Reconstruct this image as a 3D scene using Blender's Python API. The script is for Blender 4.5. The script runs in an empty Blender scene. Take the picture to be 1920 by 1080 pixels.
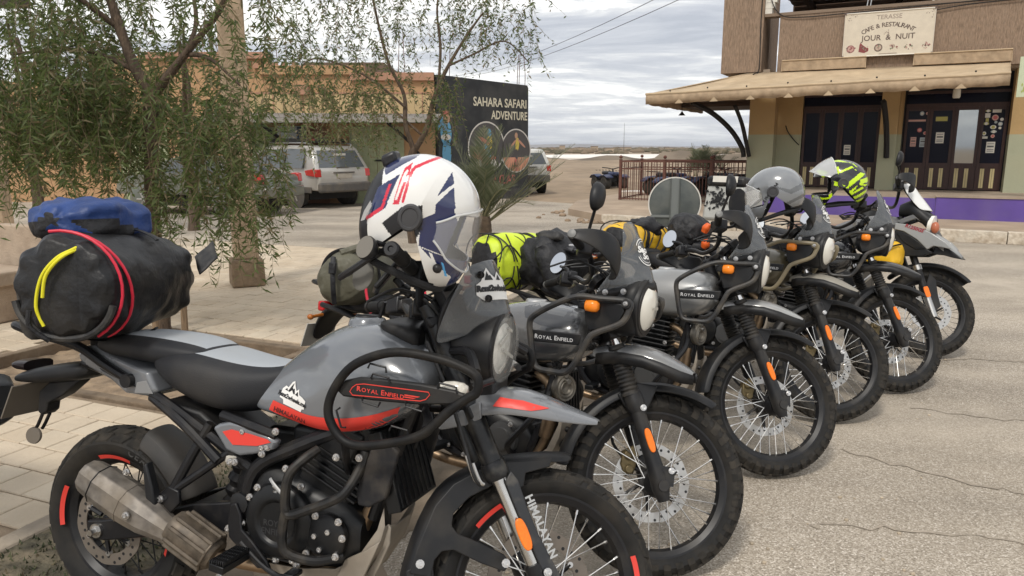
import bpy, bmesh, math, random
import numpy as np
from mathutils import Vector, Matrix
from mathutils.bvhtree import BVHTree
rnd = random.Random(7); rng = np.random.default_rng(7)
PI = math.pi; R = math.radians
scene = bpy.context.scene; COL = scene.collection
# ------------------------------------------------------------------ camera
cam_data = bpy.data.cameras.new('camera'); cam = bpy.data.objects.new('camera', cam_data); COL.objects.link(cam)
cam.location = (0, 0, 1.60); cam.rotation_euler = (R(90) - math.atan(262 / 1387.0), 0, 0)
cam_data.sensor_width = 36; cam_data.lens = 36 * 1387.0 / 1920; cam_data.clip_start = .05; cam_data.clip_end = 30000
scene.camera = cam
# ------------------------------------------------------------------ sky
SUN_EL, SUN_AZ = 52, 205          # sun behind the camera to the left, veiled by cloud
world = bpy.data.worlds.new('World'); scene.world = world; world.use_nodes = True
def build_world():
    nt = world.node_tree; N = nt.nodes; L = nt.links; N.clear()
    out = N.new('ShaderNodeOutputWorld'); bg = N.new('ShaderNodeBackground'); L.new(bg.outputs[0], out.inputs[0])
    sky = N.new('ShaderNodeTexSky'); sky.sky_type = 'NISHITA'; sky.sun_disc = False
    sky.sun_elevation = R(SUN_EL); sky.sun_rotation = R(SUN_AZ); sky.dust_density = 2.5
    tc = N.new('ShaderNodeTexCoord'); sep = N.new('ShaderNodeSeparateXYZ'); L.new(tc.outputs['Generated'], sep.inputs[0])
    def m(op, a, b=None, c=None):
        n = N.new('ShaderNodeMath'); n.operation = op
        for i, v in enumerate((a, b, c)):
            if v is None: continue
            if isinstance(v, (int, float)): n.inputs[i].default_value = v
            else: L.new(v, n.inputs[i])
        return n.outputs[0]
    z = m('MAXIMUM', sep.outputs[2], 0.0); zz = m('ADD', z, .10)
    cb = N.new('ShaderNodeCombineXYZ'); L.new(m('DIVIDE', sep.outputs[0], zz), cb.inputs[0]); L.new(m('DIVIDE', sep.outputs[1], zz), cb.inputs[1])
    def noise(scale, detail, rough, off, sx=1.0, dist=0.0):
        mp = N.new('ShaderNodeMapping'); mp.inputs['Location'].default_value = off; mp.inputs['Scale'].default_value = (sx, 1, 1)
        L.new(cb.outputs[0], mp.inputs[0]); n = N.new('ShaderNodeTexNoise'); n.inputs['Scale'].default_value = scale
        n.inputs['Detail'].default_value = detail; n.inputs['Roughness'].default_value = rough; n.inputs['Distortion'].default_value = dist
        L.new(mp.outputs[0], n.inputs[0]); return n.outputs[0]
    def ramp(f, stops):
        r = N.new('ShaderNodeValToRGB'); L.new(f, r.inputs[0]); e = r.color_ramp.elements
        while len(e) < len(stops): e.new(.5)
        for k, (p, c) in enumerate(stops): e[k].position = p; e[k].color = (*c, 1)
        return r.outputs[0]
    big = noise(.62, 10, .60, (3.1, 1.7, 0), .72, .9); fine = noise(2.1, 10, .66, (7.3, 2.2, 0), .62, .6)
    dens = m('ADD', m('MULTIPLY', big, .54), m('MULTIPLY', fine, .46))
    cloud = ramp(dens, [(.38, (3.9, 4.1, 4.55)), (.455, (4.9, 5.05, 5.4)), (.505, (6.4, 6.45, 6.5)), (.55, (9.2, 9.1, 8.8))])
    # toward the horizon the deck closes up into an even pale band
    hz = m('SUBTRACT', 1.0, m('MINIMUM', m('MULTIPLY', z, 9.0), 1.0))
    mx = N.new('ShaderNodeMix'); mx.data_type = 'RGBA'; L.new(m('MULTIPLY', hz, .6), mx.inputs[0]); L.new(cloud, mx.inputs[6]); mx.inputs[7].default_value = (5.7, 5.9, 6.2, 1)
    mz = N.new('ShaderNodeMix'); mz.data_type = 'RGBA'; mz.inputs[0].default_value = .92; L.new(sky.outputs[0], mz.inputs[6]); L.new(mx.outputs[2], mz.inputs[7])
    L.new(mz.outputs[2], bg.inputs[0]); bg.inputs[1].default_value = .105
build_world()
sd = bpy.data.lights.new('sun', 'SUN'); sun = bpy.data.objects.new('sun', sd); COL.objects.link(sun)
sd.energy = 1.5; sd.angle = R(10); sd.color = (1, .95, .87)
_d = Vector((math.sin(R(SUN_AZ)) * math.cos(R(SUN_EL)), math.cos(R(SUN_AZ)) * math.cos(R(SUN_EL)), math.sin(R(SUN_EL))))
sun.rotation_euler = _d.to_track_quat('Z', 'Y').to_euler()
vs = scene.view_settings; vs.view_transform = 'Standard'; vs.look = 'None'; vs.gamma = 1; vs.use_curve_mapping = False; vs.exposure = 0.48
scene.cycles.max_bounces = 6; scene.cycles.transparent_max_bounces = 12
# ------------------------------------------------------------------ materials
MATS = {}
def mat(name, col, rough=.6, metal=0.0, var=.0, vscale=8.0, dust=0.0, dcol=(.33, .27, .19), bump=0.0, bscale=60.0, coat=0.0, alpha=1.0, emit=0, leafy=0, wpos=False, dscale=5.0, spec=.5, stretch=None, trans=0.0, dlow=.42):
    if name in MATS: return MATS[name]
    m = bpy.data.materials.new(name); m.use_nodes = True; nt = m.node_tree; N = nt.nodes; L = nt.links
    b = N['Principled BSDF']; b.inputs['Roughness'].default_value = rough; b.inputs['Metallic'].default_value = metal
    b.inputs['Specular IOR Level'].default_value = spec
    if coat: b.inputs['Coat Weight'].default_value = coat; b.inputs['Coat Roughness'].default_value = .08
    b.inputs['Alpha'].default_value = alpha
    if trans: b.inputs['Transmission Weight'].default_value = trans; b.inputs['IOR'].default_value = 1.2
    tc = N.new('ShaderNodeTexCoord'); vec = N.new('ShaderNodeNewGeometry').outputs['Position'] if wpos else tc.outputs['Object']
    if stretch:
        mp = N.new('ShaderNodeMapping'); mp.inputs['Scale'].default_value = stretch; L.new(vec, mp.inputs[0]); vec = mp.outputs[0]
    def noise(s, d=5):
        n = N.new('ShaderNodeTexNoise'); n.inputs['Scale'].default_value = s; n.inputs['Detail'].default_value = d; L.new(vec, n.inputs[0]); return n.outputs[0]
    def ramp(f, p0, p1, c0, c1):
        r = N.new('ShaderNodeValToRGB'); L.new(f, r.inputs[0]); e = r.color_ramp.elements
        e[0].position = p0; e[1].position = p1; e[0].color = (*c0, 1); e[1].color = (*c1, 1); return r.outputs[0]
    c = tuple(col[:3]); sock = None
    if var:
        lo = tuple(max(0, x * (1 - var)) for x in c); hi = tuple(min(1, x * (1 + var)) for x in c)
        sock = ramp(noise(vscale), .3, .7, lo, hi)
    if dust:
        f = ramp(noise(dscale, 8), dlow, .72, (0, 0, 0), (dust,) * 3)
        mx = N.new('ShaderNodeMix'); mx.data_type = 'RGBA'; L.new(f, mx.inputs[0])
        if sock: L.new(sock, mx.inputs[6])
        else: mx.inputs[6].default_value = (*c, 1)
        mx.inputs[7].default_value = (*dcol, 1); sock = mx.outputs[2]
        mr = N.new('ShaderNodeMath'); mr.operation = 'MULTIPLY_ADD'; L.new(f, mr.inputs[0]); mr.inputs[1].default_value = .8 - rough * .8; mr.inputs[2].default_value = rough; mr.use_clamp = True
        L.new(mr.outputs[0], b.inputs['Roughness'])
    if sock: L.new(sock, b.inputs['Base Color'])
    else: b.inputs['Base Color'].default_value = (*c, 1)
    if bump:
        bn = N.new('ShaderNodeBump'); bn.inputs['Strength'].default_value = bump; bn.inputs['Distance'].default_value = .02
        L.new(noise(bscale, 6), bn.inputs['Height']); L.new(bn.outputs[0], b.inputs['Normal'])
    if emit:
        b.inputs['Emission Color'].default_value = (*c, 1); b.inputs['Emission Strength'].default_value = emit
    if leafy:
        tr = N.new('ShaderNodeBsdfTranslucent'); tr.inputs[0].default_value = (*[min(1, x * 1.7) for x in c], 1); ms = N.new('ShaderNodeMixShader'); ms.inputs[0].default_value = leafy
        L.new(b.outputs[0], ms.inputs[1]); L.new(tr.outputs[0], ms.inputs[2]); L.new(ms.outputs[0], N['Material Output'].inputs[0])
    MATS[name] = m; return m
# ------------------------------------------------------------------ mesh helpers
class MB:
    def __init__(s): s.v = []; s.f = []; s.m = []; s.n = 0
    def add(s, v, f, mi=0):
        v = np.asarray(v, float).reshape(-1, 3); s.v.append(v); o = s.n
        for q in f: s.f.append(tuple(int(i) + o for i in q))
        if isinstance(mi, int): s.m += [mi] * len(f)
        else: s.m += list(mi)
        s.n += len(v); return s
    def pts(s): return np.concatenate(s.v) if s.v else np.zeros((0, 3))
    def xf(s, fn): s.v = [fn(s.pts())]; return s
    def box(s, c, d, rot=None, mi=0, taper=None):
        d = np.array(d) / 2; v = np.array([[x, y, z] for z in (-1, 1) for y in (-1, 1) for x in (-1, 1)], float)
        if taper: v[4:, :2] *= taper
        v = v * d
        if rot is not None: v = v @ np.array(Matrix(rot) if not isinstance(rot, np.ndarray) else rot).T
        return s.add(v + np.array(c), [(0, 2, 3, 1), (4, 5, 7, 6), (0, 1, 5, 4), (2, 6, 7, 3), (0, 4, 6, 2), (1, 3, 7, 5)], mi)
    def tube(s, p, r, n=8, closed=False, mi=0, flat=1.0):
        p = np.asarray(p, float); k = len(p); r = np.broadcast_to(np.asarray(r, float), (k,))
        t = np.roll(p, -1, 0) - np.roll(p, 1, 0) if closed else np.gradient(p, axis=0)
        t /= np.linalg.norm(t, axis=1)[:, None] + 1e-12
        u = np.cross(t[0], (0, 0, 1)); u = np.cross(t[0], (0, 1, 0)) if np.linalg.norm(u) < 1e-3 else u; u /= np.linalg.norm(u)
        a = np.linspace(0, 2 * PI, n, endpoint=False); V = []
        for i in range(k):
            u = u - t[i] * (u @ t[i]); u /= np.linalg.norm(u); w = np.cross(t[i], u)
            V.append(p[i] + r[i] * (np.outer(np.cos(a), u) + flat * np.outer(np.sin(a), w)))
        F = []
        for i in range(k if closed else k - 1):
            j = (i + 1) % k
            for q in range(n): F.append((i * n + q, i * n + (q + 1) % n, j * n + (q + 1) % n, j * n + q))
        if not closed: F += [tuple(range(n))[::-1], tuple(range((k - 1) * n, k * n))]
        return s.add(np.concatenate(V), F, mi)
    def cyl(s, a, b, r0, r1=None, n=16, mi=0): return s.tube([a, b], [r0, r0 if r1 is None else r1], n, mi=mi)
    def lathe(s, prof, o, ax, n=24, a0=0, a1=2 * PI, mi=0, cap=True):
        """prof = [(radius, offset along axis)]"""
        o = np.array(o, float); ax = np.array(ax, float); ax /= np.linalg.norm(ax)
        u = np.cross(ax, (0, 0, 1)); u = np.array((1., 0, 0)) if np.linalg.norm(u) < 1e-3 else u; u /= np.linalg.norm(u); w = np.cross(ax, u)
        full = abs(a1 - a0 - 2 * PI) < 1e-6; a = np.linspace(a0, a1, n, endpoint=not full); k = len(prof)
        V = np.concatenate([o + ax * t + r * (np.outer(np.cos(a), u) + np.outer(np.sin(a), w)) for r, t in prof]); F = []
        for i in range(k - 1):
            for q in range(n if full else n - 1): F.append((i * n + q, i * n + (q + 1) % n, (i + 1) * n + (q + 1) % n, (i + 1) * n + q))
        if cap and full: F += [tuple(range(n))[::-1], tuple(range((k - 1) * n, k * n))]
        return s.add(V, F, mi)
    def ring(s, prof, o, ax, n=48, mi=0):          # closed profile swept round (a torus of any section)
        return s.lathe(list(prof) + [prof[0]], o, ax, n, mi=mi, cap=False)
    def loft(s, rings, cap=True, closed=False, mi=0):
        rings = [np.asarray(r, float) for r in rings]; k = len(rings); n = len(rings[0]); F = []
        for i in range(k if closed else k - 1):
            j = (i + 1) % k
            for q in range(n): F.append((i * n + q, i * n + (q + 1) % n, j * n + (q + 1) % n, j * n + q))
        if cap and not closed: F += [tuple(range(n))[::-1], tuple(range((k - 1) * n, k * n))]
        return s.add(np.concatenate(rings), F, mi)
    def plate(s, poly, y0, y1, mi=0, plane='xz'):
        poly = np.asarray(poly, float); n = len(poly)
        A = lambda y: np.stack([poly[:, 0], np.full(n, y), poly[:, 1]], 1) if plane == 'xz' else (np.stack([poly[:, 0], poly[:, 1], np.full(n, y)], 1) if plane == 'xy' else np.stack([np.full(n, y), poly[:, 0], poly[:, 1]], 1))
        F = [tuple(range(n)), tuple(range(n, 2 * n))[::-1]] + [(i, i + n, (i + 1) % n + n, (i + 1) % n) for i in range(n)]
        return s.add(np.concatenate([A(y0), A(y1)]), F, mi)
    def ball(s, c, r, n=12, m=8, mi=0):
        r = np.broadcast_to(np.asarray(r, float), (3,)); V = [[0, 0, -1]]; F = []
        for i in range(1, m):
            ph = -PI / 2 + PI * i / m
            for q in range(n): a = 2 * PI * q / n; V.append([math.cos(ph) * math.cos(a), math.cos(ph) * math.sin(a), math.sin(ph)])
        V.append([0, 0, 1]); L = len(V) - 1
        for q in range(n): F.append((0, 1 + (q + 1) % n, 1 + q)); F.append((L, L - n + q, L - n + (q + 1) % n))
        for i in range(m - 2):
            for q in range(n): a = 1 + i * n; F.append((a + q, a + (q + 1) % n, a + n + (q + 1) % n, a + n + q))
        return s.add(np.array(V) * r + np.array(c), F, mi)
def mesh_of(name, mb, mats, smooth=35, flipfix=True):
    me = bpy.data.meshes.new(name); me.from_pydata(mb.pts().tolist(), [], mb.f)
    for m in (mats if isinstance(mats, (list, tuple)) else [mats]): me.materials.append(m)
    if len(set(mb.m)) > 1: me.polygons.foreach_set('material_index', mb.m)
    if flipfix:
        bm = bmesh.new(); bm.from_mesh(me); bmesh.ops.recalc_face_normals(bm, faces=bm.faces); bm.to_mesh(me); bm.free()
    if smooth:
        me.polygons.foreach_set('use_smooth', [True] * len(me.polygons)); me.set_sharp_from_angle(angle=R(smooth))
    me.update(); return me
def link(name, me, parent=None, loc=None, rot=None):
    o = bpy.data.objects.new(name, me); COL.objects.link(o)
    if parent is not None: o.parent = parent
    if loc is not None: o.location = loc
    if rot is not None: o.rotation_euler = rot
    return o
def obj(name, mb, mats, parent=None, smooth=35, bevel=0, sub=0, segs=2, flipfix=True, kind=None, solid=0):
    o = link(name, mesh_of(name, mb, mats, smooth, flipfix), parent)
    if solid:
        md = o.modifiers.new('solid', 'SOLIDIFY'); md.thickness = solid; md.offset = 0
    if bevel:
        md = o.modifiers.new('bevel', 'BEVEL'); md.width = bevel; md.segments = segs; md.limit_method = 'ANGLE'; md.angle_limit = R(40)
    if sub:
        md = o.modifiers.new('sub', 'SUBSURF'); md.levels = sub; md.render_levels = sub
    if kind: o['kind'] = kind
    return o
def tag(o, label=None, cat=None, group=None, kind=None):
    for k, v in (('label', label), ('category', cat), ('group', group), ('kind', kind)):
        if v: o[k] = v
    return o
def thing(name, label, cat, loc=(0, 0, 0), rot=(0, 0, 0), group=None):
    o = bpy.data.objects.new(name, None); COL.objects.link(o); o.location = loc; o.rotation_euler = rot
    o.empty_display_size = .2
    return tag(o, label, cat, group)
def cr(p, k=6, closed=False):
    """Catmull-Rom resample"""
    p = np.asarray(p, float); n = len(p); out = []
    for i in range(n if closed else n - 1):
        if closed: a, b, c, d = p[(i - 1) % n], p[i], p[(i + 1) % n], p[(i + 2) % n]
        else: a, b, c, d = p[max(i - 1, 0)], p[i], p[i + 1], p[min(i + 2, n - 1)]
        for t in np.linspace(0, 1, k, endpoint=False):
            out.append(.5 * ((2 * b) + (c - a) * t + (2 * a - 5 * b + 4 * c - d) * t * t + (3 * b - a - 3 * c + d) * t ** 3))
    if not closed: out.append(p[-1])
    return np.array(out)
def sup(w, h, n=20, p=2.6, cy=0, cz=0, q=None):
    """superellipse ring, returns (y,z)"""
    a = np.linspace(0, 2 * PI, n, endpoint=False) + PI / n; c, s_ = np.cos(a), np.sin(a); q = q or p
    return np.stack([cy + w * np.sign(c) * np.abs(c) ** (2 / p), cz + h * np.sign(s_) * np.abs(s_) ** (2 / q)], 1)
def xring(x, yz): return np.concatenate([np.full((len(yz), 1), x), yz], 1)
def bvh_of(o):
    dg = bpy.context.evaluated_depsgraph_get(); e = o.evaluated_get(dg); me = e.to_mesh()
    t = BVHTree.FromPolygons([v.co.copy() for v in me.vertices], [tuple(p.vertices) for p in me.polygons]); e.to_mesh_clear(); return t
def tess(poly, step):
    bm = bmesh.new(); vs_ = [bm.verts.new((x, y, 0)) for x, y in poly]; bm.faces.new(vs_)
    bmesh.ops.triangulate(bm, faces=bm.faces[:])
    for _ in range(7):
        e = [e for e in bm.edges if e.calc_length() > step]
        if not e: break
        bmesh.ops.subdivide_edges(bm, edges=e, cuts=1); bmesh.ops.triangulate(bm, faces=[f for f in bm.faces if len(f.verts) > 3])
    bm.verts.index_update(); v = np.array([w.co[:2] for w in bm.verts]); f = [tuple(w.index for w in q.verts) for q in bm.faces]; bm.free(); return v, f
def text2d(s, size=1.0, bold=0.0, shear=0.0, space=1.0):
    """outline text as 2D triangles, centred; returns (v,f)"""
    cu = bpy.data.curves.new('t', 'FONT'); cu.body = s; cu.size = size; cu.align_x = 'CENTER'; cu.align_y = 'CENTER'; cu.offset = bold; cu.shear = shear; cu.space_character = space; cu.resolution_u = 3
    o = bpy.data.objects.new('t', cu); COL.objects.link(o); dg = bpy.context.evaluated_depsgraph_get(); dg.update()
    me = bpy.data.meshes.new_from_object(o.evaluated_get(dg)); v = np.array([w.co[:2] for w in me.vertices]).reshape(-1, 2); f = [tuple(p.vertices) for p in me.polygons]
    bpy.data.objects.remove(o); bpy.data.curves.remove(cu); bpy.data.meshes.remove(me)
    if len(v): v = v - (v.min(0) + v.max(0)) / 2
    return v, f
def project(v2, f, bvh, org, ex, ey, dirn, off, mb, mi=0, far=2.0):
    """drop a flat drawing onto a surface along dirn; org/ex/ey give the drawing's plane"""
    org, ex, ey, dirn = map(Vector, (org, ex, ey, dirn)); dirn.normalize(); V = []; ok = []
    for a, b in v2:
        p = org + ex * float(a) + ey * float(b); h = bvh.ray_cast(p - dirn * far, dirn, far * 2)
        if h[0] is None: V.append(tuple(p)); ok.append(False)
        else: V.append(tuple(h[0] - dirn * off)); ok.append(True)
    F = [q for q in f if all(ok[i] for i in q)]
    if F: mb.add(V, F, mi)
    return mb
# ------------------------------------------------------------------ ground
A_ = np.array([.927, -.375]); B_ = np.array([.375, .927])      # plaza axes: along the paving courses / across them
def PZ(a, b, z=0.0): p = a * A_ + b * B_; return (p[0], p[1], z)
dirt = mat('dirt', (.30, .225, .15), .95, var=.28, vscale=.35, dust=.6, dcol=(.20, .145, .095), dscale=1.6, bump=.6, bscale=6)
def build_ground():
    xs = np.concatenate([[-9000, -3000, -1000, -400, -150], np.arange(-80, 81, 3.0), [150, 400, 1000, 3000, 9000]])
    ys = np.concatenate([[-9000, -2000, -300, -60], np.arange(-12, 90, 2.5), [110, 150, 250, 600, 1500, 4000, 9000]])
    X, Y = np.meshgrid(xs, ys); Z = np.zeros_like(X)
    r2 = np.random.default_rng(3)
    for k in range(90):
        cx, cy = r2.uniform(-4, 26), r2.uniform(29, 88); h = r2.uniform(.06, .28); sx, sy = r2.uniform(2, 9), r2.uniform(1.2, 3.5)
        Z += h * np.exp(-((X - cx) / sx) ** 2 - ((Y - cy) / sy) ** 2)
    Z *= np.clip((Y - 25) / 6, 0, 1) * np.clip((300 - Y) / 200, 0, 1) * np.clip((110 - abs(X)) / 30, 0, 1); Z = np.minimum(Z, .5)
    h, w = X.shape; mb = MB(); F = [(i * w + j, i * w + j + 1, (i + 1) * w + j + 1, (i + 1) * w + j) for i in range(h - 1) for j in range(w - 1)]
    mb.add(np.stack([X, Y, Z], -1).reshape(-1, 3), F); tag(obj('ground', mb, dirt, smooth=80, flipfix=False), kind='structure')
build_ground()
def road_mat():
    m = mat('road_surface', (.37, .30, .222), .85); nt = m.node_tree; N = nt.nodes; L = nt.links; b = N['Principled BSDF']
    tc = N.new('ShaderNodeTexCoord')
    def nz(s, d=6, st=None, rough=.55):
        v = tc.outputs['Object']
        if st: mp = N.new('ShaderNodeMapping'); mp.inputs['Scale'].default_value = st; mp.inputs['Rotation'].default_value = (0, 0, .5); L.new(v, mp.inputs[0]); v = mp.outputs[0]
        n = N.new('ShaderNodeTexNoise'); n.inputs['Scale'].default_value = s; n.inputs['Detail'].default_value = d; n.inputs['Roughness'].default_value = rough; L.new(v, n.inputs[0]); return n.outputs[0]
    def rp(f, st):
        r = N.new('ShaderNodeValToRGB'); L.new(f, r.inputs[0]); e = r.color_ramp.elements
        while len(e) < len(st): e.new(.5)
        for k, (p, c) in enumerate(st): e[k].position = p; e[k].color = (*c, 1)
        return r.outputs[0]
    def mix(t, a, c, f=1.0):
        x = N.new('ShaderNodeMix'); x.data_type = 'RGBA'; x.blend_type = t
        if isinstance(f, float): x.inputs[0].default_value = f
        else: L.new(f, x.inputs[0])
        for i, s in ((6, a), (7, c)):
            if isinstance(s, tuple): x.inputs[i].default_value = (*s, 1)
            else: L.new(s, x.inputs[i])
        return x.outputs[2]
    vo = N.new('ShaderNodeTexVoronoi'); vo.inputs['Scale'].default_value = 165; L.new(tc.outputs['Object'], vo.inputs[0])
    sep = N.new('ShaderNodeSeparateColor'); L.new(vo.outputs['Color'], sep.inputs[0])
    stone = rp(sep.outputs[0], [(0, (.17, .145, .112)), (.28, (.30, .258, .205)), (.6, (.40, .35, .285)), (.86, (.52, .465, .39)), (1, (.76, .70, .62))])
    base = rp(nz(1.1), [(.3, (.335, .283, .215)), (.7, (.435, .37, .29))])
    c = mix('MIX', base, stone, rp(nz(.45), [(.32, (.55,) * 3), (.6, (.85,) * 3)]))
    c = mix('MULTIPLY', c, rp(nz(.33, 5, (1, 3, 1)), [(.35, (.74, .73, .72)), (.62, (1.10, 1.09, 1.08))]))
    c = mix('MIX', c, (.52, .45, .36), rp(nz(.55, 9, None, .62), [(.50, (0,) * 3), (.68, (.75,) * 3)]))
    L.new(c, b.inputs['Base Color'])
    bn = N.new('ShaderNodeBump'); bn.inputs['Strength'].default_value = .35; bn.inputs['Distance'].default_value = .006; L.new(vo.outputs['Distance'], bn.inputs['Height']); L.new(bn.outputs[0], b.inputs['Normal'])
    return m
mb = MB(); mb.plate([(-70, -10), (24, -10), (24, 6), (11, 16), (6, 18.5), (3.2, 20.2), (1.6, 22.0), (-.3, 24.0), (-2.5, 25.2), (-70, 33)], .004, -.2, plane='xy')
road = tag(obj('road', mb, road_mat(), smooth=0), kind='structure')
# stained ground, its colour also darkened for shade under the row of motorcycles
stain_shade_m = mat('ground_stain_and_shade', (.185, .145, .105), .9, var=.35, vscale=2.2, dust=.8, dcol=(.33, .265, .19), dscale=3.0, bump=.3, bscale=30)
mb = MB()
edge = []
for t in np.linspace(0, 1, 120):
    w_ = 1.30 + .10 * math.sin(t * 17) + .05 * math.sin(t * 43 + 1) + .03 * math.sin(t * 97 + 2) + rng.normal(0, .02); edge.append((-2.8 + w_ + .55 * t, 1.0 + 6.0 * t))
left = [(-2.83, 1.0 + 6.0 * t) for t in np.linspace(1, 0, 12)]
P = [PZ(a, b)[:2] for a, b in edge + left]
mb.plate(P, .008, .0045, plane='xy'); tag(obj('ground_stain_and_shade', mb, stain_shade_m, smooth=0), kind='structure')
crk = mat('crack', (.335, .285, .225), .95, var=.25, vscale=30)
for pts, w_ in (([(1.28, 2.95), (1.95, 2.85), (2.6, 2.62), (3.3, 2.62), (4.6, 2.3)], .010), ([(1.75, 3.75), (2.3, 3.3), (2.75, 3.05), (3.3, 2.75), (3.75, 2.3)], .012), ([(3.0, 5.4), (3.6, 5.5), (4.3, 5.3), (5.5, 5.35)], .014), ([(2.5, 4.4), (3.4, 4.1), (4.6, 4.2)], .008)):
    c = cr([(x, y, 0) for x, y in pts], 14); c[:, :2] += rng.normal(0, .016, (len(c), 2)); t = np.gradient(c, axis=0); n = np.stack([-t[:, 1], t[:, 0], 0 * t[:, 0]], 1); n /= np.linalg.norm(n, axis=1)[:, None]
    ww = (w_ * 2.6 * np.abs(np.convolve(rng.normal(.6, .5, len(c)), np.ones(3) / 3, 'same')))[:, None]; mb = MB(); V = np.concatenate([c + n * ww / 2, c - n * ww / 2]); V[:, 2] = .0075; k = len(c)
    mb.add(V, [(i, i + 1, k + i + 1, k + i) for i in range(k - 1)]); o = obj('crack', mb, crk, road, smooth=0)
# pebbles, leaves and grit scattered about the road
mb = MB()
for _ in range(420):
    y = rng.uniform(1.9, 12); x = rng.uniform(-.1, .62) * y; s = rng.uniform(.003, .011) * (1 + y * .05)
    mb.ball((x, y, .005 + s * .3), (s, s * rng.uniform(.6, 1), s * .6), 5, 4)
tag(obj('loose_grit', mb, mat('grit', (.42, .35, .26), .9, var=.5, vscale=3), smooth=0), kind='stuff')
# ------------------------------------------------------------------ plaza paving
tile_ms = [mat('paver_%d' % i, c, .85, var=.14, vscale=3, dust=.85, dcol=(.47, .375, .265), dscale=.9, dlow=.40, bump=.35, bscale=45, wpos=True) for i, c in enumerate([(.585, .49, .37), (.56, .465, .35), (.60, .51, .39), (.53, .435, .32)])]
grout = mat('paver_joint', (.25, .19, .13), .95, var=.25, vscale=10, bump=.4)
PE = -2.86; FAR = 9.4                     # right edge (a) and far edge (b) of the plaza
PIT = (-5.45, -3.42, 3.05, 4.47)          # a0,a1,b0,b1
mb = MB()
for a0, a1, b0, b1 in ((-30, PE - .01, -3, PIT[2]), (-30, PIT[0], PIT[2], PIT[3]), (PIT[1], PE - .01, PIT[2], PIT[3]), (-30, PE - .01, PIT[3], FAR)):
    c = [PZ(a0, b0)[:2], PZ(a1, b0)[:2], PZ(a1, b1)[:2], PZ(a0, b1)[:2]]; mb.plate(c, .085, -.1, plane='xy')
paving = tag(obj('plaza_paving', mb, grout, smooth=0), kind='structure')
TS, TB = .195, .20
cells = []
b = -1.0; row = 0
while b < FAR - TB:
    off = (row % 2) * TS / 2; a = PE - TS + off * -1
    while a > -17:
        ca, cb_ = a + TS / 2, b + TB / 2
        if not (PIT[0] - TS < a < PIT[1] and PIT[2] - TB < b < PIT[3]):
            x, y, _ = PZ(ca, cb_); d = y * .983 + .29; px = 960 + 1387 * x / max(d, .1); 
            if y > 1.2 and -60 < px < 1300: cells.append((d, px, x, y, ca, cb_))
        a -= TS
    b += TB; row += 1
def tile_mesh(name, dx, dy):
    mb = MB(); e = .005; h = .012
    r0 = [(-dx, -dy), (dx, -dy), (dx, dy), (-dx, dy)]; r1 = [(sx * (dx - e), sy * (dy - e)) for sx, sy in ((-1, -1), (1, -1), (1, 1), (-1, 1))]
    V = [(*p, 0) for p in r0] + [(*p, h - .004) for p in r0] + [(*p, h) for p in r1]
    mb.add(V, [(i, (i + 1) % 4, 4 + (i + 1) % 4, 4 + i) for i in range(4)] + [(4 + i, 4 + (i + 1) % 4, 8 + (i + 1) % 4, 8 + i) for i in range(4)] + [(8, 9, 10, 11)])
    return mb
ang = math.atan2(A_[1], A_[0]); tms = []
for i, mm in enumerate(tile_ms): tms.append(mesh_of('paving_tile', tile_mesh('t', TS / 2 - .004, TB / 2 - .004), mm, smooth=0))
cells.sort(key=lambda c: c[0] + (6 if 330 < c[1] < 1300 and c[0] < 5 else 0))
rest = MB(); base_t = tile_mesh('t', TS / 2 - .004, TB / 2 - .004)
for i, (d, px, x, y, ca, cb_) in enumerate(cells):
    k = rng.choice(4, p=[.4, .25, .22, .13]); dz = .0855 + rng.uniform(-.0018, .0018); ra = ang + rng.normal(0, .006)
    if i < 300:
        o = link('paving_tile', tms[k], paving, (x, y, dz), (rng.normal(0, .006), rng.normal(0, .006), ra))
    else:
        c, s_ = math.cos(ra), math.sin(ra); v = base_t.pts(); v = np.stack([v[:, 0] * c - v[:, 1] * s_ + x, v[:, 0] * s_ + v[:, 1] * c + y, v[:, 2] + dz], 1); rest.add(v, base_t.f, int(k))
o = obj('distant_paving_tiles', rest, tile_ms, paving, smooth=0, flipfix=False, kind='stuff')
# kerbs of the plaza
kerbm = mat('kerb_concrete', (.37, .31, .24), .9, var=.25, vscale=5, dust=.6, dcol=(.22, .17, .12), bump=.5, bscale=30)
def kerb_line(p0, p1, w, h, n, z0=0.0, m_=kerbm, name='kerb'):
    p0, p1 = np.array(p0, float), np.array(p1, float); d = (p1 - p0) / n; an = math.atan2(d[1], d[0]); L_ = np.linalg.norm(d)
    root = None
    for i in range(n):
        mb = MB(); c = p0 + d * (i + .5); mb.box((0, 0, h / 2), (L_ - .012, w, h)); o = obj('kerb_stone' if root else name, mb, m_, root, smooth=0, bevel=.012)
        o.rotation_euler = (0, 0, 0)
        if root is None: root = o; o.location = (c[0], c[1], z0); o.rotation_euler = (0, 0, an); o['kind'] = 'structure'
        else: o.location = (L_ * i, rng.uniform(-.006, .006), rng.uniform(-.006, .006))
    return root
kerb_line(PZ(PE + .05, -1)[:2], PZ(PE + .05, FAR)[:2], .10, .105, 12)
kerb_line(PZ(-16, FAR + .06)[:2], PZ(PE, FAR + .06)[:2], .12, .085, 14, m_=mat('kerb_dark', (.25, .185, .125), .9, var=.3, vscale=6))
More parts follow.
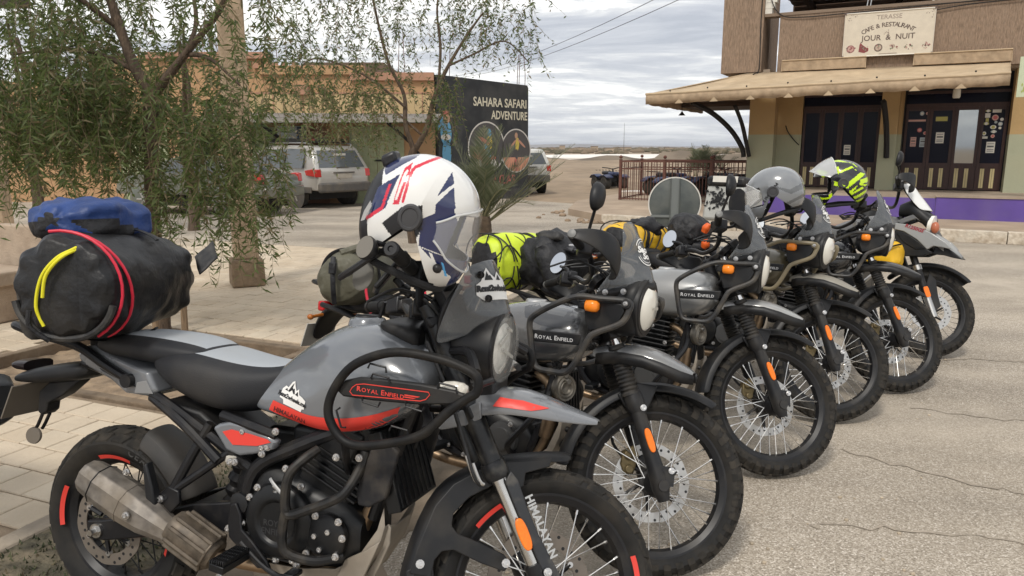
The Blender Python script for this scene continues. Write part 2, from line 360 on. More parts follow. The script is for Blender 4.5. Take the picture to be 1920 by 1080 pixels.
# tree pit
pitm = mat('pit_wall', (.16, .115, .075), .9, var=.3, vscale=6, dust=.5, dcol=(.3, .24, .17), bump=.6, bscale=25)
mb = MB(); c = [PZ(PIT[0], PIT[2])[:2], PZ(PIT[1], PIT[2])[:2], PZ(PIT[1], PIT[3])[:2], PZ(PIT[0], PIT[3])[:2]]
ci = [PZ(PIT[0] + .07, PIT[2] + .07)[:2], PZ(PIT[1] - .07, PIT[2] + .07)[:2], PZ(PIT[1] - .07, PIT[3] - .07)[:2], PZ(PIT[0] + .07, PIT[3] - .07)[:2]]
V = [(*p, .112) for p in c] + [(*p, .112) for p in ci] + [(*p, -.12) for p in ci] + [(*p, -.12) for p in c]
mb.add(V, [(i, (i + 1) % 4, 4 + (i + 1) % 4, 4 + i) for i in range(4)] + [(4 + i, 4 + (i + 1) % 4, 8 + (i + 1) % 4, 8 + i) for i in range(4)] + [(i, (i + 1) % 4, 12 + (i + 1) % 4, 12 + i) for i in range(4)])
tag(obj('tree_pit_curb', mb, pitm, smooth=0, bevel=.008), kind='structure')
soil = mat('soil', (.26, .19, .125), .95, var=.4, vscale=9, bump=1, bscale=18)
mb = MB(); n_ = 24; V = []; 
for i in range(n_):
    for j in range(n_):
        a = PIT[0] + .05 + (PIT[1] - PIT[0] - .1) * i / (n_ - 1); b = PIT[2] + .05 + (PIT[3] - PIT[2] - .1) * j / (n_ - 1); V.append(PZ(a, b, .012 + rng.uniform(0, .03)))
mb.add(V, [(i * n_ + j, (i + 1) * n_ + j, (i + 1) * n_ + j + 1, i * n_ + j + 1) for i in range(n_ - 1) for j in range(n_ - 1)])
tag(obj('tree_pit_soil', mb, soil, smooth=0), kind='structure')
# mossy strip along the kerb behind the first motorcycle
mossg = mat('moss_soil', (.085, .075, .05), .98, var=.5, vscale=14, dust=.9, dcol=(.24, .19, .13), dscale=7, bump=1, bscale=30)
mb = MB(); V = []; na, nb = 10, 60
for j in range(nb):
    for i in range(na):
        t = i / (na - 1); b = -.5 + 8.0 * j / (nb - 1); a = PE + .08 + t * (.62 + .1 * math.sin(b * 5)); V.append(PZ(a, b, .092 * (1 - t) ** .8 + (0 if i in (na - 1,) else rng.uniform(0, .012)) + .0085 * t))
mb.add(V, [(j * na + i, j * na + i + 1, (j + 1) * na + i + 1, (j + 1) * na + i) for j in range(nb - 1) for i in range(na - 1)])
tag(obj('soil_strip', mb, mossg, smooth=60), kind='structure')
mb = MB(); mossc = [mat('moss_%d' % i, c, .95) for i, c in enumerate([(.05, .062, .03), (.085, .088, .045), (.16, .13, .08)])]
for _ in range(5200):
    b = rng.uniform(-.2, 4.5); t = rng.beta(1.4, 1.6); a = PE + .10 + t * .60; z = .085 * (1 - t) ** .8 + .012; x, y, _z = PZ(a, b)
    h = rng.uniform(.006, .026); an = rng.uniform(0, 2 * PI); dx, dy = math.cos(an) * .007, math.sin(an) * .007; tx, ty = rng.normal(0, .009, 2)
    mb.add([(x - dx, y - dy, z - .004), (x + dx, y + dy, z - .004), (x + tx, y + ty, z + h)], [(0, 1, 2)], int(rng.choice(3, p=[.5, .3, .2])))
tag(obj('moss', mb, mossc, smooth=0, flipfix=False), kind='stuff')
# ------------------------------------------------------------------ far plain
saltm = mat('salt_flat', (.78, .74, .68), .8, var=.12, vscale=.05)
mb = MB()
for pts in ([(-1, 62), (9, 60.5), (13, 63), (9, 64.2), (2, 64.5), (-2, 64)], [(8, 57), (16, 55.5), (19, 58), (13, 59)], [(4, 27.6), (5.3, 27.3), (6.4, 27.8), (5.0, 28.0)]):
    c = cr([(x, y, 0) for x, y in pts], 5, True); mb.plate(c[:, :2], .20 if pts[0][1] > 40 else .05, -.4, plane='xy')
for pts in ([(2, 112), (30, 100), (60, 96), (90, 112), (70, 165), (30, 175), (12, 165), (4, 140)],):
    c = cr([(x, y, 0) for x, y in pts], 5, True); mb.plate(c[:, :2], .26, -.4, plane='xy')
tag(obj('salt_flat', mb, saltm, smooth=0), kind='structure')
bankm = mat('earth_bank', (.17, .13, .09), .95, var=.35, vscale=.2, bump=.6, bscale=1)
mb = MB(); ks = 60; V = []
for i in range(ks):
    x = -8 + 60 * i / (ks - 1); y = 84 + 3 * math.sin(i * .3); h = .35 + .5 * abs(math.sin(i * .37 + 1)) * rng.uniform(.6, 1.2) + (.5 if 24 < i < 34 else 0)
    V += [(x, y - 5, -.1), (x, y, h), (x, y + 4, -.1)]
mb.add(V, [(i * 3 + q, (i + 1) * 3 + q, (i + 1) * 3 + q + 1, i * 3 + q + 1) for i in range(ks - 1) for q in (0, 1)]); tag(obj('earth_bank', mb, bankm), kind='structure')
scrubm = [mat('scrub_%d' % i, c, .95, var=.3) for i, c in enumerate([(.10, .085, .05), (.15, .12, .075), (.20, .15, .10)])]
mb = MB()
for _ in range(1300):
    y = rng.uniform(190, 900); x = rng.uniform(-.15, .6) * y; s = rng.uniform(.5, 1.7) * (y / 400) ** .6
    mb.ball((x, y, s * .35), (s * rng.uniform(.8, 2.6), s, s * rng.uniform(.5, 1.0)), 6, 4, int(rng.integers(0, 3)))
tag(obj('desert_scrub', mb, scrubm, smooth=0, flipfix=False), kind='stuff')
hillm = mat('far_hill', (.20, .17, .145), .95, var=.2, vscale=.003)
mb = MB(); ks = 80; V = []
for i in range(ks):
    x = -4000 + 9500 * i / (ks - 1); h = 16 + 10 * math.sin(i * .21) + 6 * math.sin(i * .53 + 1) + (16 if x > 1600 else 0) * min(1, (x - 1600) / 800 if x > 1600 else 0) + rng.uniform(0, 3)
    V += [(x, 4200, -5), (x, 4700, h * .75), (x, 5600, h), (x, 7000, -5)]
mb.add(V, [(i * 4 + q, (i + 1) * 4 + q, (i + 1) * 4 + q + 1, i * 4 + q + 1) for i in range(ks - 1) for q in (0, 1, 2)]); tag(obj('hills', mb, hillm, smooth=60), kind='structure')
farb = mat('far_wall', (.36, .28, .20), .9, var=.2, vscale=.1)
for k, (x, y, w_, h) in enumerate([(38, 420, 7, 3.0), (47, 430, 5, 4.2), (56, 425, 9, 2.8), (20, 380, 6, 2.6), (78, 520, 10, 3.6), (105, 500, 9, 3.2), (30, 450, 4, 5.0)]):
    h *= .6; w_ *= .8; mb = MB(); mb.box((0, 0, h / 2 - .2), (w_, w_ * .8, h + .4)); t = thing('far_house', 'tiny tan house on the plain below the horizon', 'house', (x, y, 0), group='tiny houses far out on the plain')
    obj('wall', mb, farb, t, smooth=0); mb = MB(); mb.box((0, 0, h + .15), (w_ * 1.04, w_ * .84, .3)); obj('roof', mb, bankm, t, smooth=0)
polem = mat('far_pole', (.12, .11, .10), .8)
for x, y, h, lab in ((49, 330, 12.5, 'thin mast on the plain left of the red iron fence'), (139, 330, 9.5, 'thin mast on the plain above the red iron fence'), (160, 400, 14, 'thin tall mast on the plain beside the cafe palm')):
    mb = MB(); mb.cyl((0, 0, -.3), (0, 0, h), .12, .05, 6); o = obj('mast', mb, polem); o.location = (x, y, 0); tag(o, lab, 'mast')
# ------------------------------------------------------------------ plastered columns
plast = mat('column_plaster', (.45, .335, .225), .9, var=.2, vscale=4, dust=.7, dcol=(.27, .20, .135), dscale=3, bump=.5, bscale=25)
plinthm = mat('plinth_plaster', (.27, .195, .125), .92, var=.3, vscale=7, dust=.8, dcol=(.12, .085, .055), dscale=6, bump=.7, bscale=30)
def column(lab, x, y, rz, w_, H_, pw, ph):
    t = thing('plaster_column', lab, 'column', (x, y, .1), (0, 0, rz), 'plastered columns on the plaza')
    mb = MB(); mb.box((0, 0, (ph + H_) / 2), (w_, w_, H_ - ph)); obj('shaft', mb, plast, t, smooth=0, bevel=.02)
    mb = MB(); mb.box((0, 0, ph / 2), (pw, pw, ph), taper=.95); obj('plinth', mb, plinthm, t, smooth=0, bevel=.02)
    return t
column('tan plastered column with a dark square plinth behind the tree', -2.96, 8.15, R(26), .255, 4.6, .355, .30)
column('tan plastered column at the left edge beside the bench', -6.68, 9.55, R(12), .33, 4.6, .44, .34)
mb = MB(); mb.box((0, 0, 0), (2.6, .16, .12)); o = obj('timber_beam', mb, mat('dark_timber', (.06, .045, .035), .8, var=.3, stretch=(1, 8, 8)), smooth=0, bevel=.01); o.location = (-7.25, 9.5, 3.36); o.rotation_euler = (0, 0, R(3)); tag(o, 'dark horizontal timber beam crossing the top of the left column', 'beam')
# bench
stone = mat('bench_stone', (.43, .34, .255), .85, var=.15, vscale=8, dust=.5, dcol=(.28, .2, .14), bump=.3)
t = thing('concrete_bench', 'beige concrete bench with a tall slab back beside the left column', 'bench', (-4.95, 6.65, .1), (0, 0, R(-22)))
for nm, c, d in (('backrest', (.52, .30, .42), (.92, .11, .78)), ('seat', (.15, -.10, .40), (1.2, .46, .12)), ('leg', (.45, -.08, .17), (.30, .36, .34)), ('leg', (-.35, -.08, .17), (.16, .36, .34)), ('arm_block', (-.02, .32, .40), (.16, .12, .7))):
    mb = MB(); mb.box(c, d); obj(nm, mb, stone, t, smooth=0, bevel=.015)
# ------------------------------------------------------------------ motorcycle materials
DU = (.19, .16, .12)
blk = mat('black_plastic', (.012, .0125, .014), .45, var=.2, spec=.35, dust=.12, dcol=DU, dscale=9, dlow=.48)
blk2 = mat('black_metal', (.010, .010, .0115), .38, spec=.35, dust=.10, dcol=DU, dscale=12, dlow=.5)
eng = mat('engine_black', (.007, .0075, .0085), .38, spec=.35, dust=.07, dcol=DU, dscale=14, dlow=.5)
rub = mat('tyre_rubber', (.0125, .0122, .012), .72, var=.25, spec=.3, vscale=20, dust=.16, dcol=(.20, .165, .12), dscale=6, dlow=.45)
tred = mat('tyre_tread', (.019, .018, .0165), .85, spec=.25, dust=.28, dcol=(.15, .125, .095), dscale=22, dlow=.38)
silv = mat('bare_metal', (.60, .59, .57), .28, 1.0, dust=.3, dcol=DU)
chrome = mat('chrome_tube', (.72, .71, .70), .13, 1.0)
boltm = mat('bolt_metal', (.62, .61, .60), .32, .9)
rotor = mat('brake_rotor', (.52, .51, .49), .34, .9, dust=.3, dcol=DU)
rotord = mat('dusty_rotor', (.26, .225, .19), .5, .7, dust=.5, dcol=(.16, .13, .10))
spokem = mat('spoke_steel', (.66, .65, .63), .25, .95)
spokeb = mat('spoke_black', (.03, .03, .03), .4, .5)
gold = mat('caliper_gold', (.15, .115, .055), .45, .5, dust=.3, dcol=DU)
amber = mat('amber_lens', (.95, .26, .02), .2, emit=0)
orange = mat('orange_reflector', (.95, .20, .012), .32, var=.12, vscale=140)
redlens = mat('red_lens', (.55, .01, .012), .2)
header = mat('heated_steel', (.27, .19, .12), .38, .85, var=.45, vscale=14, dust=.5, dcol=(.30, .23, .15))
muffm = mat('muffler_steel', (.20, .18, .158), .55, .6, var=.35, vscale=30, dust=.7, dcol=(.27, .225, .17), dscale=10)
heat = mat('heat_shield', (.11, .088, .065), .5, .35, var=.5, vscale=30, dust=.4, dcol=DU)
skidm = mat('skid_plate', (.30, .265, .22), .6, .4, var=.3, dust=.8, dcol=(.25, .2, .145))
greyp = mat('grey_paint', (.155, .165, .18), .22, coat=.8, dust=.16, dcol=DU, dscale=4)
greyseat = mat('seat_grey_vinyl', (.37, .395, .42), .62, dust=.25, dcol=(.38, .34, .27), dscale=5, bump=.08, bscale=240)
seatm = mat('seat_vinyl', (.016, .017, .02), .55, spec=.35, dust=.14, dcol=DU, bump=.1, bscale=240)
redd = mat('red_decal', (.72, .055, .04), .42)
blackd = mat('black_print', (.01, .01, .011), .5)
whited = mat('white_print', (.78, .77, .74), .5)
silverd = mat('silver_print', (.62, .62, .62), .4)
lensw = mat('lamp_lens', (.86, .84, .76), .06, var=.05, coat=1.0)
lensr = mat('lamp_reflector', (.66, .64, .58), .22, .25, var=.45, vscale=26, bump=.8, bscale=18, coat=.6)
lensg = mat('clear_lens', (.9, .9, .88), .02, alpha=.22, coat=1)
screenm = mat('smoked_screen', (.12, .128, .135), .10, alpha=.62, coat=.8, dust=.12, dcol=(.36, .33, .28), dscale=5)
mirg = mat('mirror_glass', (.75, .77, .78), .03, 1.0)
cablem = mat('cable_black', (.012, .012, .013), .5)
ST_A = math.radians(26.5)
def steer_matrix(st, WB):
    ax = Vector((-math.sin(ST_A), 0, math.cos(ST_A))); o = Vector((WB - .05, 0, .345))
    return Matrix.Translation(o) @ Matrix.Rotation(st, 4, ax) @ Matrix.Translation(-o)
def app(M, v): v = np.asarray(v, float); m = np.array(M); return v @ m[:3, :3].T + m[:3, 3]
def grid(mb, rows, mi=0):
    rows = [np.asarray(r, float) for r in rows]; n = len(rows[0]); k = len(rows)
    return mb.add(np.concatenate(rows), [(i * n + j, i * n + j + 1, (i + 1) * n + j + 1, (i + 1) * n + j) for i in range(k - 1) for j in range(n - 1)], mi)
ID = Matrix.Identity(4)
def wheel(root, name, c, Rr, w, rim, M=ID, disc=None, knob='dual', sp_mat=spokem, n_sp=36, sep=True, rimm=None, hubm=None, discm=None, hub_r=.045, tx=.0):
    """spoked wheel: part = rim, sub-parts = tyre, hub, brake disc and each spoke"""
    c = np.array(c, float); Y = (0, 1, 0); rimm = rimm or blk2
    def O(nm, mb, mt, par, **k): mb.xf(lambda v: app(M, v)); return obj(nm, mb, mt, par, **k)
    hw = w / 2
    mb = MB(); mb.ring([(rim - .004, -hw * .62), (rim + .008, -hw * .66), (rim + .008, -hw * .55), (rim - .012, -hw * .40), (rim - .02, 0), (rim - .012, hw * .40), (rim + .008, hw * .55), (rim + .008, hw * .66), (rim - .004, hw * .62), (rim - .022, hw * .42), (rim - .03, 0), (rim - .022, -hw * .42)], c, Y, 72)
    W_ = O(name, mb, rimm, root)
    T = Rr - rim; rad = lambda f: Rr - .010 - (abs(f) ** 2.2) * T * .40
    mb = MB(); prof = [(rim + .001, -hw * .60), (rim + T * .16, -hw * .82), (rim + T * .34, -hw * .96)] + [(rad(f), -hw * f) for f in (1.0, .9, .75, .55, .3)] + [(rad(0), 0)]
    prof += [(r, -t) for r, t in prof[::-1][1:]]
    mb.ring(prof + [(rim - .004, 0)], c, Y, 96)
    # tread blocks
    def block(a, y0, y1, r_in, r_out, da, sl):
        V = []
        for yy, rr_i, rr_o in ((y0, r_in[0], r_out[0]), (y1, r_in[1], r_out[1])):
            for s_ in (-1, 1):
                for r_ in (rr_i, rr_o):
                    aa = a + s_ * da * (.92 if r_ == rr_o else 1) + sl * (yy - y0); V.append(c + np.array([r_ * math.sin(aa), yy, r_ * math.cos(aa)]))
        mb.add(V, [(0, 1, 3, 2), (4, 6, 7, 5), (1, 5, 7, 3), (0, 4, 5, 1), (2, 3, 7, 6), (0, 2, 6, 4)], 1)
    if knob == 'dual':
        n = 40
        for i in range(n):
            a = 2 * PI * i / n
            for s_ in (-1, 1):
                block(a + (.5 if s_ > 0 else 0) * 2 * PI / n, s_ * hw * .03, s_ * hw * .40, (rad(.03) - .006, rad(.42) - .006), (rad(.03) + .010, rad(.42) + .010), PI / n * .66, s_ * 1.2)
                block(a + (0 if s_ > 0 else .5) * 2 * PI / n, s_ * hw * .50, s_ * hw * 1.02, (rad(.50) - .006, rad(1.0) - .016), (rad(.50) + .010, rad(1.0) + .006), PI / n * .60, s_ * .6)
    else:
        n = 26
        for i in range(n):
            a = 2 * PI * i / n
            for s_ in (-1, 1):
                a_ = a + (.5 if s_ > 0 else 0) * 2 * PI / n
                for u0, u1 in ((.02, .30), (.33, .62), (.65, .93)):
                    block(a_ - .9 * u0 * hw / Rr * 3.0, s_ * hw * u0, s_ * hw * u1, (rad(u0) - .006, rad(u1) - .010), (rad(u0) + .008, rad(u1) + .007), PI / n * (.84 if u0 < .6 else .76), s_ * -2.6 * s_ * s_)
    O('tyre', mb, [rub, tred], W_, smooth=30)
    mb = MB(); mb.lathe([(.016, -hw - .02), (hub_r * .75, -hw - .015), (hub_r * 1.15, -hw * .75), (hub_r * 1.15, -hw * .62), (hub_r * .7, -hw * .5), (hub_r * .7, hw * .5), (hub_r * 1.15, hw * .62), (hub_r * 1.15, hw * .75), (hub_r * .75, hw + .015), (.016, hw + .02)], c, Y, 24)
    O('hub', mb, hubm or blk2, W_)
    L_ = rim - .018; sm = MB(); sm.cyl((0, 0, 0), (0, 0, 1), .0024 / 1, .0022, 5); sm.cyl((0, 0, .90), (0, 0, 1), .0042, .0042, 5)
    all_ = MB(); me = None
    for i in range(n_sp):
        s_ = 1 if i % 2 else -1; a = 2 * PI * i / n_sp; t = .62 * (1 if (i // 2) % 2 else -1); ah = a + t
        p0 = c + np.array([hub_r * 1.05 * math.sin(ah), s_ * hw * .68, hub_r * 1.05 * math.cos(ah)]); p1 = c + np.array([L_ * math.sin(a), s_ * hw * .16, L_ * math.cos(a)])
        d = Vector(p1 - p0); q = d.to_track_quat('Z', 'Y').to_matrix().to_4x4(); mt = Matrix.Translation(Vector(p0)) @ q @ Matrix.Diagonal((1, 1, d.length, 1))
        if sep:
            if me is None: me = mesh_of('spoke', sm, sp_mat)
            o = link('spoke', me, W_); o.matrix_local = M @ mt
        else: all_.add(app(M @ mt, sm.pts()), sm.f)
    if not sep: obj('spoke_bundle', all_, sp_mat, W_, kind='stuff')
    if disc:
        yd, rd, ri = disc; mb = MB(); n = 60; a = np.linspace(0, 2 * PI, n, endpoint=False); th = .0022
        ro = rd * (1 + .012 * np.sin(a * 10)); V = []
        for y_ in (-th, th):
            V.append(np.stack([ro * np.sin(a), np.full(n, yd + y_), ro * np.cos(a)], 1)); V.append(np.stack([ri * np.sin(a), np.full(n, yd + y_), ri * np.cos(a)], 1))
        V = np.concatenate(V) + c; F = []
        for i in range(n): j = (i + 1) % n; F += [(i, j, n + j, n + i), (2 * n + i, 3 * n + i, 3 * n + j, 2 * n + j), (i, 2 * n + i, 2 * n + j, j), (n + i, n + j, 3 * n + j, 3 * n + i)]
        mb.add(V, F)
        for i in range(30):                 # drilled holes, seen as dark plugs set through the rotor
            aa = 2 * PI * i / 30; r_ = ri + (rd - ri) * (.28, .5, .75)[i % 3]; p = c + np.array([r_ * math.sin(aa), yd, r_ * math.cos(aa)]); mb.cyl(p - (0, .0028, 0), p + (0, .0028, 0), .0055, n=8, mi=1)
        for i in range(6):
            aa = 2 * PI * i / 6; p = c + np.array([ri * math.sin(aa), yd, ri * math.cos(aa)]); q = c + np.array([hub_r * math.sin(aa + .25), yd, hub_r * math.cos(aa + .25)]); mb.tube([p, q], .008, 6, mi=2); mb.cyl(p - (0, .006, 0), p + (0, .006, 0), .009, n=10, mi=3)
        O('brake_disc', mb, [discm or rotor, blackd, blk2, boltm], W_, smooth=30)
    return W_
def bolts(root, pts, y, r=.008, M=ID, m_=None):
    """one bolt mesh shared by every bolt part"""
    mb = MB(); mb.cyl((0, 0, 0), (0, -.004, 0), r * 1.35, n=10); mb.lathe([(r, 0), (r, .007), (r * .55, .0075), (r * .5, .004)], (0, -.004, 0), (0, -1, 0), 6)
    me = mesh_of('bolt', mb, m_ or boltm, smooth=20)
    for p in pts:
        o = link('bolt', me, root); o.matrix_local = M @ Matrix.Translation((p[0], p[2] if len(p) > 2 else y, p[1]))
def mirror(root, c, normal, up, rx, rz, M, name='mirror', stem=None, hm=None, round_=True, glass=None):
    """housing + glass; c centre; normal = the way the glass faces"""
    n = Vector(normal).normalized(); z = (Vector(up) - n * Vector(up).dot(n)).normalized(); x = z.cross(n); F3 = Matrix((x, n, z)).transposed().to_4x4(); T = M @ Matrix.Translation(Vector(c)) @ F3
    mb = MB(); p = 2.0 if round_ else 3.2; a = lambda s, y: np.concatenate([sup(rx * s, rz * s, 28, p)[:, :1], np.full((28, 1), y), sup(rx * s, rz * s, 28, p)[:, 1:]], 1)
    mb.loft([a(.35, -.036), a(.75, -.028), a(.97, -.012), a(1, 0), a(.95, .003)]); mb.xf(lambda v: app(T, v)); o = obj(name, mb, hm or blk, root, smooth=45)
    g = MB(); g.add(a(.93, .0045), [tuple(range(28))]); g.xf(lambda v: app(T, v)); obj('mirror_glass', g, glass or mirg, o, flipfix=False)
    if stem is not None:
        mb = MB(); mb.tube(app(M, cr(stem, 5)), .0065, 8); obj('mirror_stem', mb, blk2, o)
    return o
def decal(root, name, polys, target, y_side, m_, off=.002, step=.02, M=ID, parent=None):
    """flat side-view shapes [(x,z)] dropped on a panel from the side"""
    b = target if isinstance(target, BVHTree) else bvh_of(target); mb = MB()
    for P in polys:
        v, f = tess(P, step) if not isinstance(P, tuple) else P
        project(v, f, b, (0, 0, 0), (1, 0, 0), (0, 0, 1), (0, -y_side, 0), off, mb)
    return obj(name, mb, m_, parent or root, smooth=60, flipfix=False)
def place2d(vf, cx, cz, ang=0, s=1.0, sx=1.0):
    v, f = vf; c, q = math.cos(ang), math.sin(ang); x, y = v[:, 0] * s * sx, v[:, 1] * s
    return (np.stack([cx + x * c - y * q, cz + x * q + y * c], 1), f)
def side_text(root, name, s, c, size, m_, y, ang=0, sx=1.0, bold=0, M=ID, shear=0, parent=None):
    v, f = place2d(text2d(s, 1, bold, shear), c[0], c[1], ang, size, sx); mb = MB()
    mb.add(app(M, np.stack([v[:, 0], np.full(len(v), y), v[:, 1]], 1)), f); return obj(name, mb, m_, parent or root, smooth=0, flipfix=False)
def smallcaps(words, size, gap=.32, sx=1.0):
    """ROYAL ENFIELD style: first letter large, rest small capitals"""
    V = []; F = []; x = 0; n = 0
    for wd in words:
        for i, ch in enumerate(wd):
            v, f = text2d(ch, 1, .012); s = size * (1.0 if i == 0 else .78); 
            if ch == 'I': wv = .26
            else: wv = v[:, 0].max() - v[:, 0].min()
            h = v[:, 1].max() - v[:, 1].min(); vv = v * s; vv[:, 1] += -size * .35 + h * s / 2; vv[:, 0] = (vv[:, 0] - vv[:, 0].min()) * sx + x; V.append(vv); F += [tuple(k + n for k in q) for q in f]; n += len(v)
            x += (vv[:, 0].max() - vv[:, 0].min()) + size * .10
        x += size * gap
    V = np.concatenate(V); V[:, 0] -= (V[:, 0].min() + V[:, 0].max()) / 2; return V, F
def mountain(w, h):
    """jagged mountain outline of the rental sticker"""
    p = [(-.5, 0), (-.40, .30), (-.33, .42), (-.27, .30), (-.18, .72), (-.10, 1), (-.02, .66), (.06, .50), (.13, .62), (.22, .34), (.34, .46), (.44, .16), (.5, 0)]
    return [(x * w, z * h) for x, z in p]
# ------------------------------------------------------------------ the near grey and red motorcycle
def make_near_bike():
    WB = 1.5114; st = .6127; S = steer_matrix(st, WB)
    root = thing('motorcycle', 'nearest grey motorcycle with red stripes and a big black duffel on its tail', 'motorcycle', (-1.3587, 2.3606, .004), (-.1319, 0, -.3186), 'motorcycles parked in a row')
    def O(nm, mb, mt, par=None, M=None, **k):
        if M is not None: mb.xf(lambda v: app(M, v))
        return obj(nm, mb, mt, par or root, **k)
    def T(nm, pts, r, mt=blk2, k=6, n=10, closed=False, M=None, par=None, flat=1.0):
        mb = MB(); mb.tube(cr(pts, k, closed) if k > 1 else pts, r, n, closed, flat=flat); return O(nm, mb, mt, par, M)
    # wheels
    rw = wheel(root, 'rear_wheel', (0, 0, .328), .328, .145, .222, knob='road', sp_mat=spokeb, n_sp=32, disc=(-.082, .138, .098), discm=rotord)
    fw = wheel(root, 'front_wheel', (WB, 0, .345), .345, .098, .268, M=S, knob='road', n_sp=32, disc=(.062, .16, .115), discm=rotord)
    def rimstrip(par, c, r0, r1, y0, y1, a0, a1, M):
        mb = MB(); a = np.linspace(a0, a1, 14); k = 14
        V = np.concatenate([np.stack([c[0] + r * np.sin(a), np.full(k, y), c[2] + r * np.cos(a)], 1) for r, y in ((r0, y0), (r1, y1))]); mb.add(app(M, V), [(i, i + 1, k + i + 1, k + i) for i in range(k - 1)]); obj('red_rim_strip', mb, redd, par, smooth=60, flipfix=False)
    for a0, a1 in ((-.28, .30), (-1.75, -1.12), (1.3, 1.9), (2.6, 3.2)): rimstrip(rw, (0, 0, .328), .224, .238, -.0615, -.0685, a0, a1, ID)
    for a0, a1 in ((1.20, 1.62), (-.9, -.5), (2.8, 3.3)): rimstrip(fw, (WB, 0, .345), .270, .284, -.0425, -.0485, a0, a1, S)
    mb = MB()
    for i, ch in enumerate('CEAT'):
        v, f = text2d(ch, .034, .001); a = .30 + i * .105; r_ = .268; V = np.stack([(r_ + v[:, 1]) * math.sin(a) + v[:, 0] * math.cos(a), np.full(len(v), -.0715), .328 + (r_ + v[:, 1]) * math.cos(a) - v[:, 0] * math.sin(a)], 1); mb.add(V, f)
    obj('tyre_lettering', mb, mat('tyre_lettering', (.05, .048, .045), .7), rw, smooth=0, flipfix=False)
    # swingarm, hugger, frame ------------------------------------------------
    mb = MB()
    for s_ in (-1, 1): mb.loft([np.array([[x, s_ * y - .014, z - h], [x, s_ * y + .014, z - h], [x, s_ * y + .014, z + h], [x, s_ * y - .014, z + h]]) for x, y, z, h in ((-.045, .118, .325, .03), (.03, .118, .332, .036), (.20, .112, .372, .038), (.38, .105, .425, .045), (.56, .10, .455, .05))])
    mb.box((.40, 0, .43), (.10, .2, .06)); O('swingarm', mb, blk2, bevel=.006)
    mb = MB(); mb.lathe([(.017, 0), (.017, .012), (.011, .013), (.011, .03)], (0, -.132, .328), (0, -1, 0), 6); mb.cyl((0, -.132, .328), (0, -.139, .328), .024, n=18); O('axle_nut', mb, silv)
    P = [(-.16, .0), (-.02, 0), (.10, .0), (.20, 0)]
    rows = []
    for a in np.linspace(.38, 1.18, 12):
        r = .352; c = np.array([r * math.sin(a), 0, .328 + r * math.cos(a)]); w_ = .082 - .012 * abs(a - .8); up = np.array([math.sin(a), 0, math.cos(a)])
        rows.append([c + up * (-.055 if abs(t) == 1 else .018 * (1 - t * t)) + np.array([0, w_ * (t if abs(t) < 1 else t * 1.02), 0]) for t in (-1, -.85, -.5, 0, .5, .85, 1)])
    mb = MB(); grid(mb, rows); O('hugger_fender', mb, mat('hugger_plastic', (.028, .027, .026), .55, dust=.5, dcol=(.13, .11, .09), dscale=5), solid=.005, sub=1)
    T('hanger_strut', [(.452, -.13, .742), (.40, -.15, .64), (.335, -.165, .515), (.308, -.17, .485)], .0155, k=4)
    T('hanger_strut', [(.535, -.13, .668), (.44, -.15, .595), (.345, -.165, .525)], .0135, k=4)
    mb = MB(); mb.plate([(.292, .505), (.335, .54), (.375, .53), (.378, .49), (.345, .455), (.305, .462)], -.165, -.18); O('hanger_bracket', mb, blk2, bevel=.004)
    mb = MB(); mb.plate([(.262, .60), (.275, .615), (.30, .54), (.315, .47), (.29, .455), (.275, .50)], -.21, -.178); O('pillion_footpeg', mb, blk, bevel=.006)
    for s_ in (-1, 1):
        T('subframe_tube', [(-.12, s_ * .075, .875), (.06, s_ * .105, .85), (.25, s_ * .125, .80), (.46, s_ * .13, .70), (.60, s_ * .12, .615)], .0155, k=4)
        T('main_frame_tube', [(1.10, s_ * .04, .96), (.95, s_ * .085, .80), (.78, s_ * .115, .715), (.62, s_ * .125, .62), (.575, s_ * .12, .45)], .023, k=5)
        T('down_tube', [(1.12, s_ * .03, .90), (1.06, s_ * .05, .72), (.99, s_ * .06, .50)], .019, k=4)
    T('frame_spar', [(.215, -.12, .80), (.36, -.145, .735), (.50, -.150, .635)], .017, k=4)
    mb = MB(); mb.plate([(.24, .79), (.40, .77), (.56, .665), (.60, .60), (.555, .60), (.46, .66), (.33, .73)], -.118, .118); O('side_frame_cover', mb, blk, bevel=.01)
    T('tank_rail', [(.50, -.135, .775), (.62, -.145, .755), (.70, -.14, .735)], .016, k=4)
    # bodywork: tail, seats --------------------------------------------------
    mb = MB(); P1 = [(-.137, .905), (-.098, .937), (-.052, .945), (.028, .919), (.215, .880), (.248, .823), (.222, .803), (.118, .801), (.040, .837), (-.086, .866), (-.132, .887)]
    yy = lambda x: .082 + .05 * min(1, max(0, (x + .14) / .30))
    V = []; n = len(P1)
    for ys, sc in ((-1, .0), (-1, 1), (1, 1), (1, 0)):
        cx, cz = .05, .872
        for x, z in P1: V.append((x if sc else x + (cx - x) * .06, ys * (yy(x) + (.0 if sc else .008)) , z if sc else z + (cz - z) * .10))
    F = [tuple(range(n)), tuple(range(3 * n, 4 * n))[::-1]] + [(k * n + i, (k + 1) * n + i, (k + 1) * n + (i + 1) % n, k * n + (i + 1) % n) for k in range(3) for i in range(n)]
    mb.add(V, F); tp = O('tail_panel', mb, greyp, bevel=.006, smooth=30)
    for s_ in (-1, 1):
        mb = MB(); v = [(.171, .846), (.209, .855), (.236, .814), (.162, .810)]; mb.plate(v, s_ * .138, s_ * .143); obj('tail_inset', mb, mat('inset_grey', (.22, .22, .22), .5), tp, smooth=0, bevel=.002)
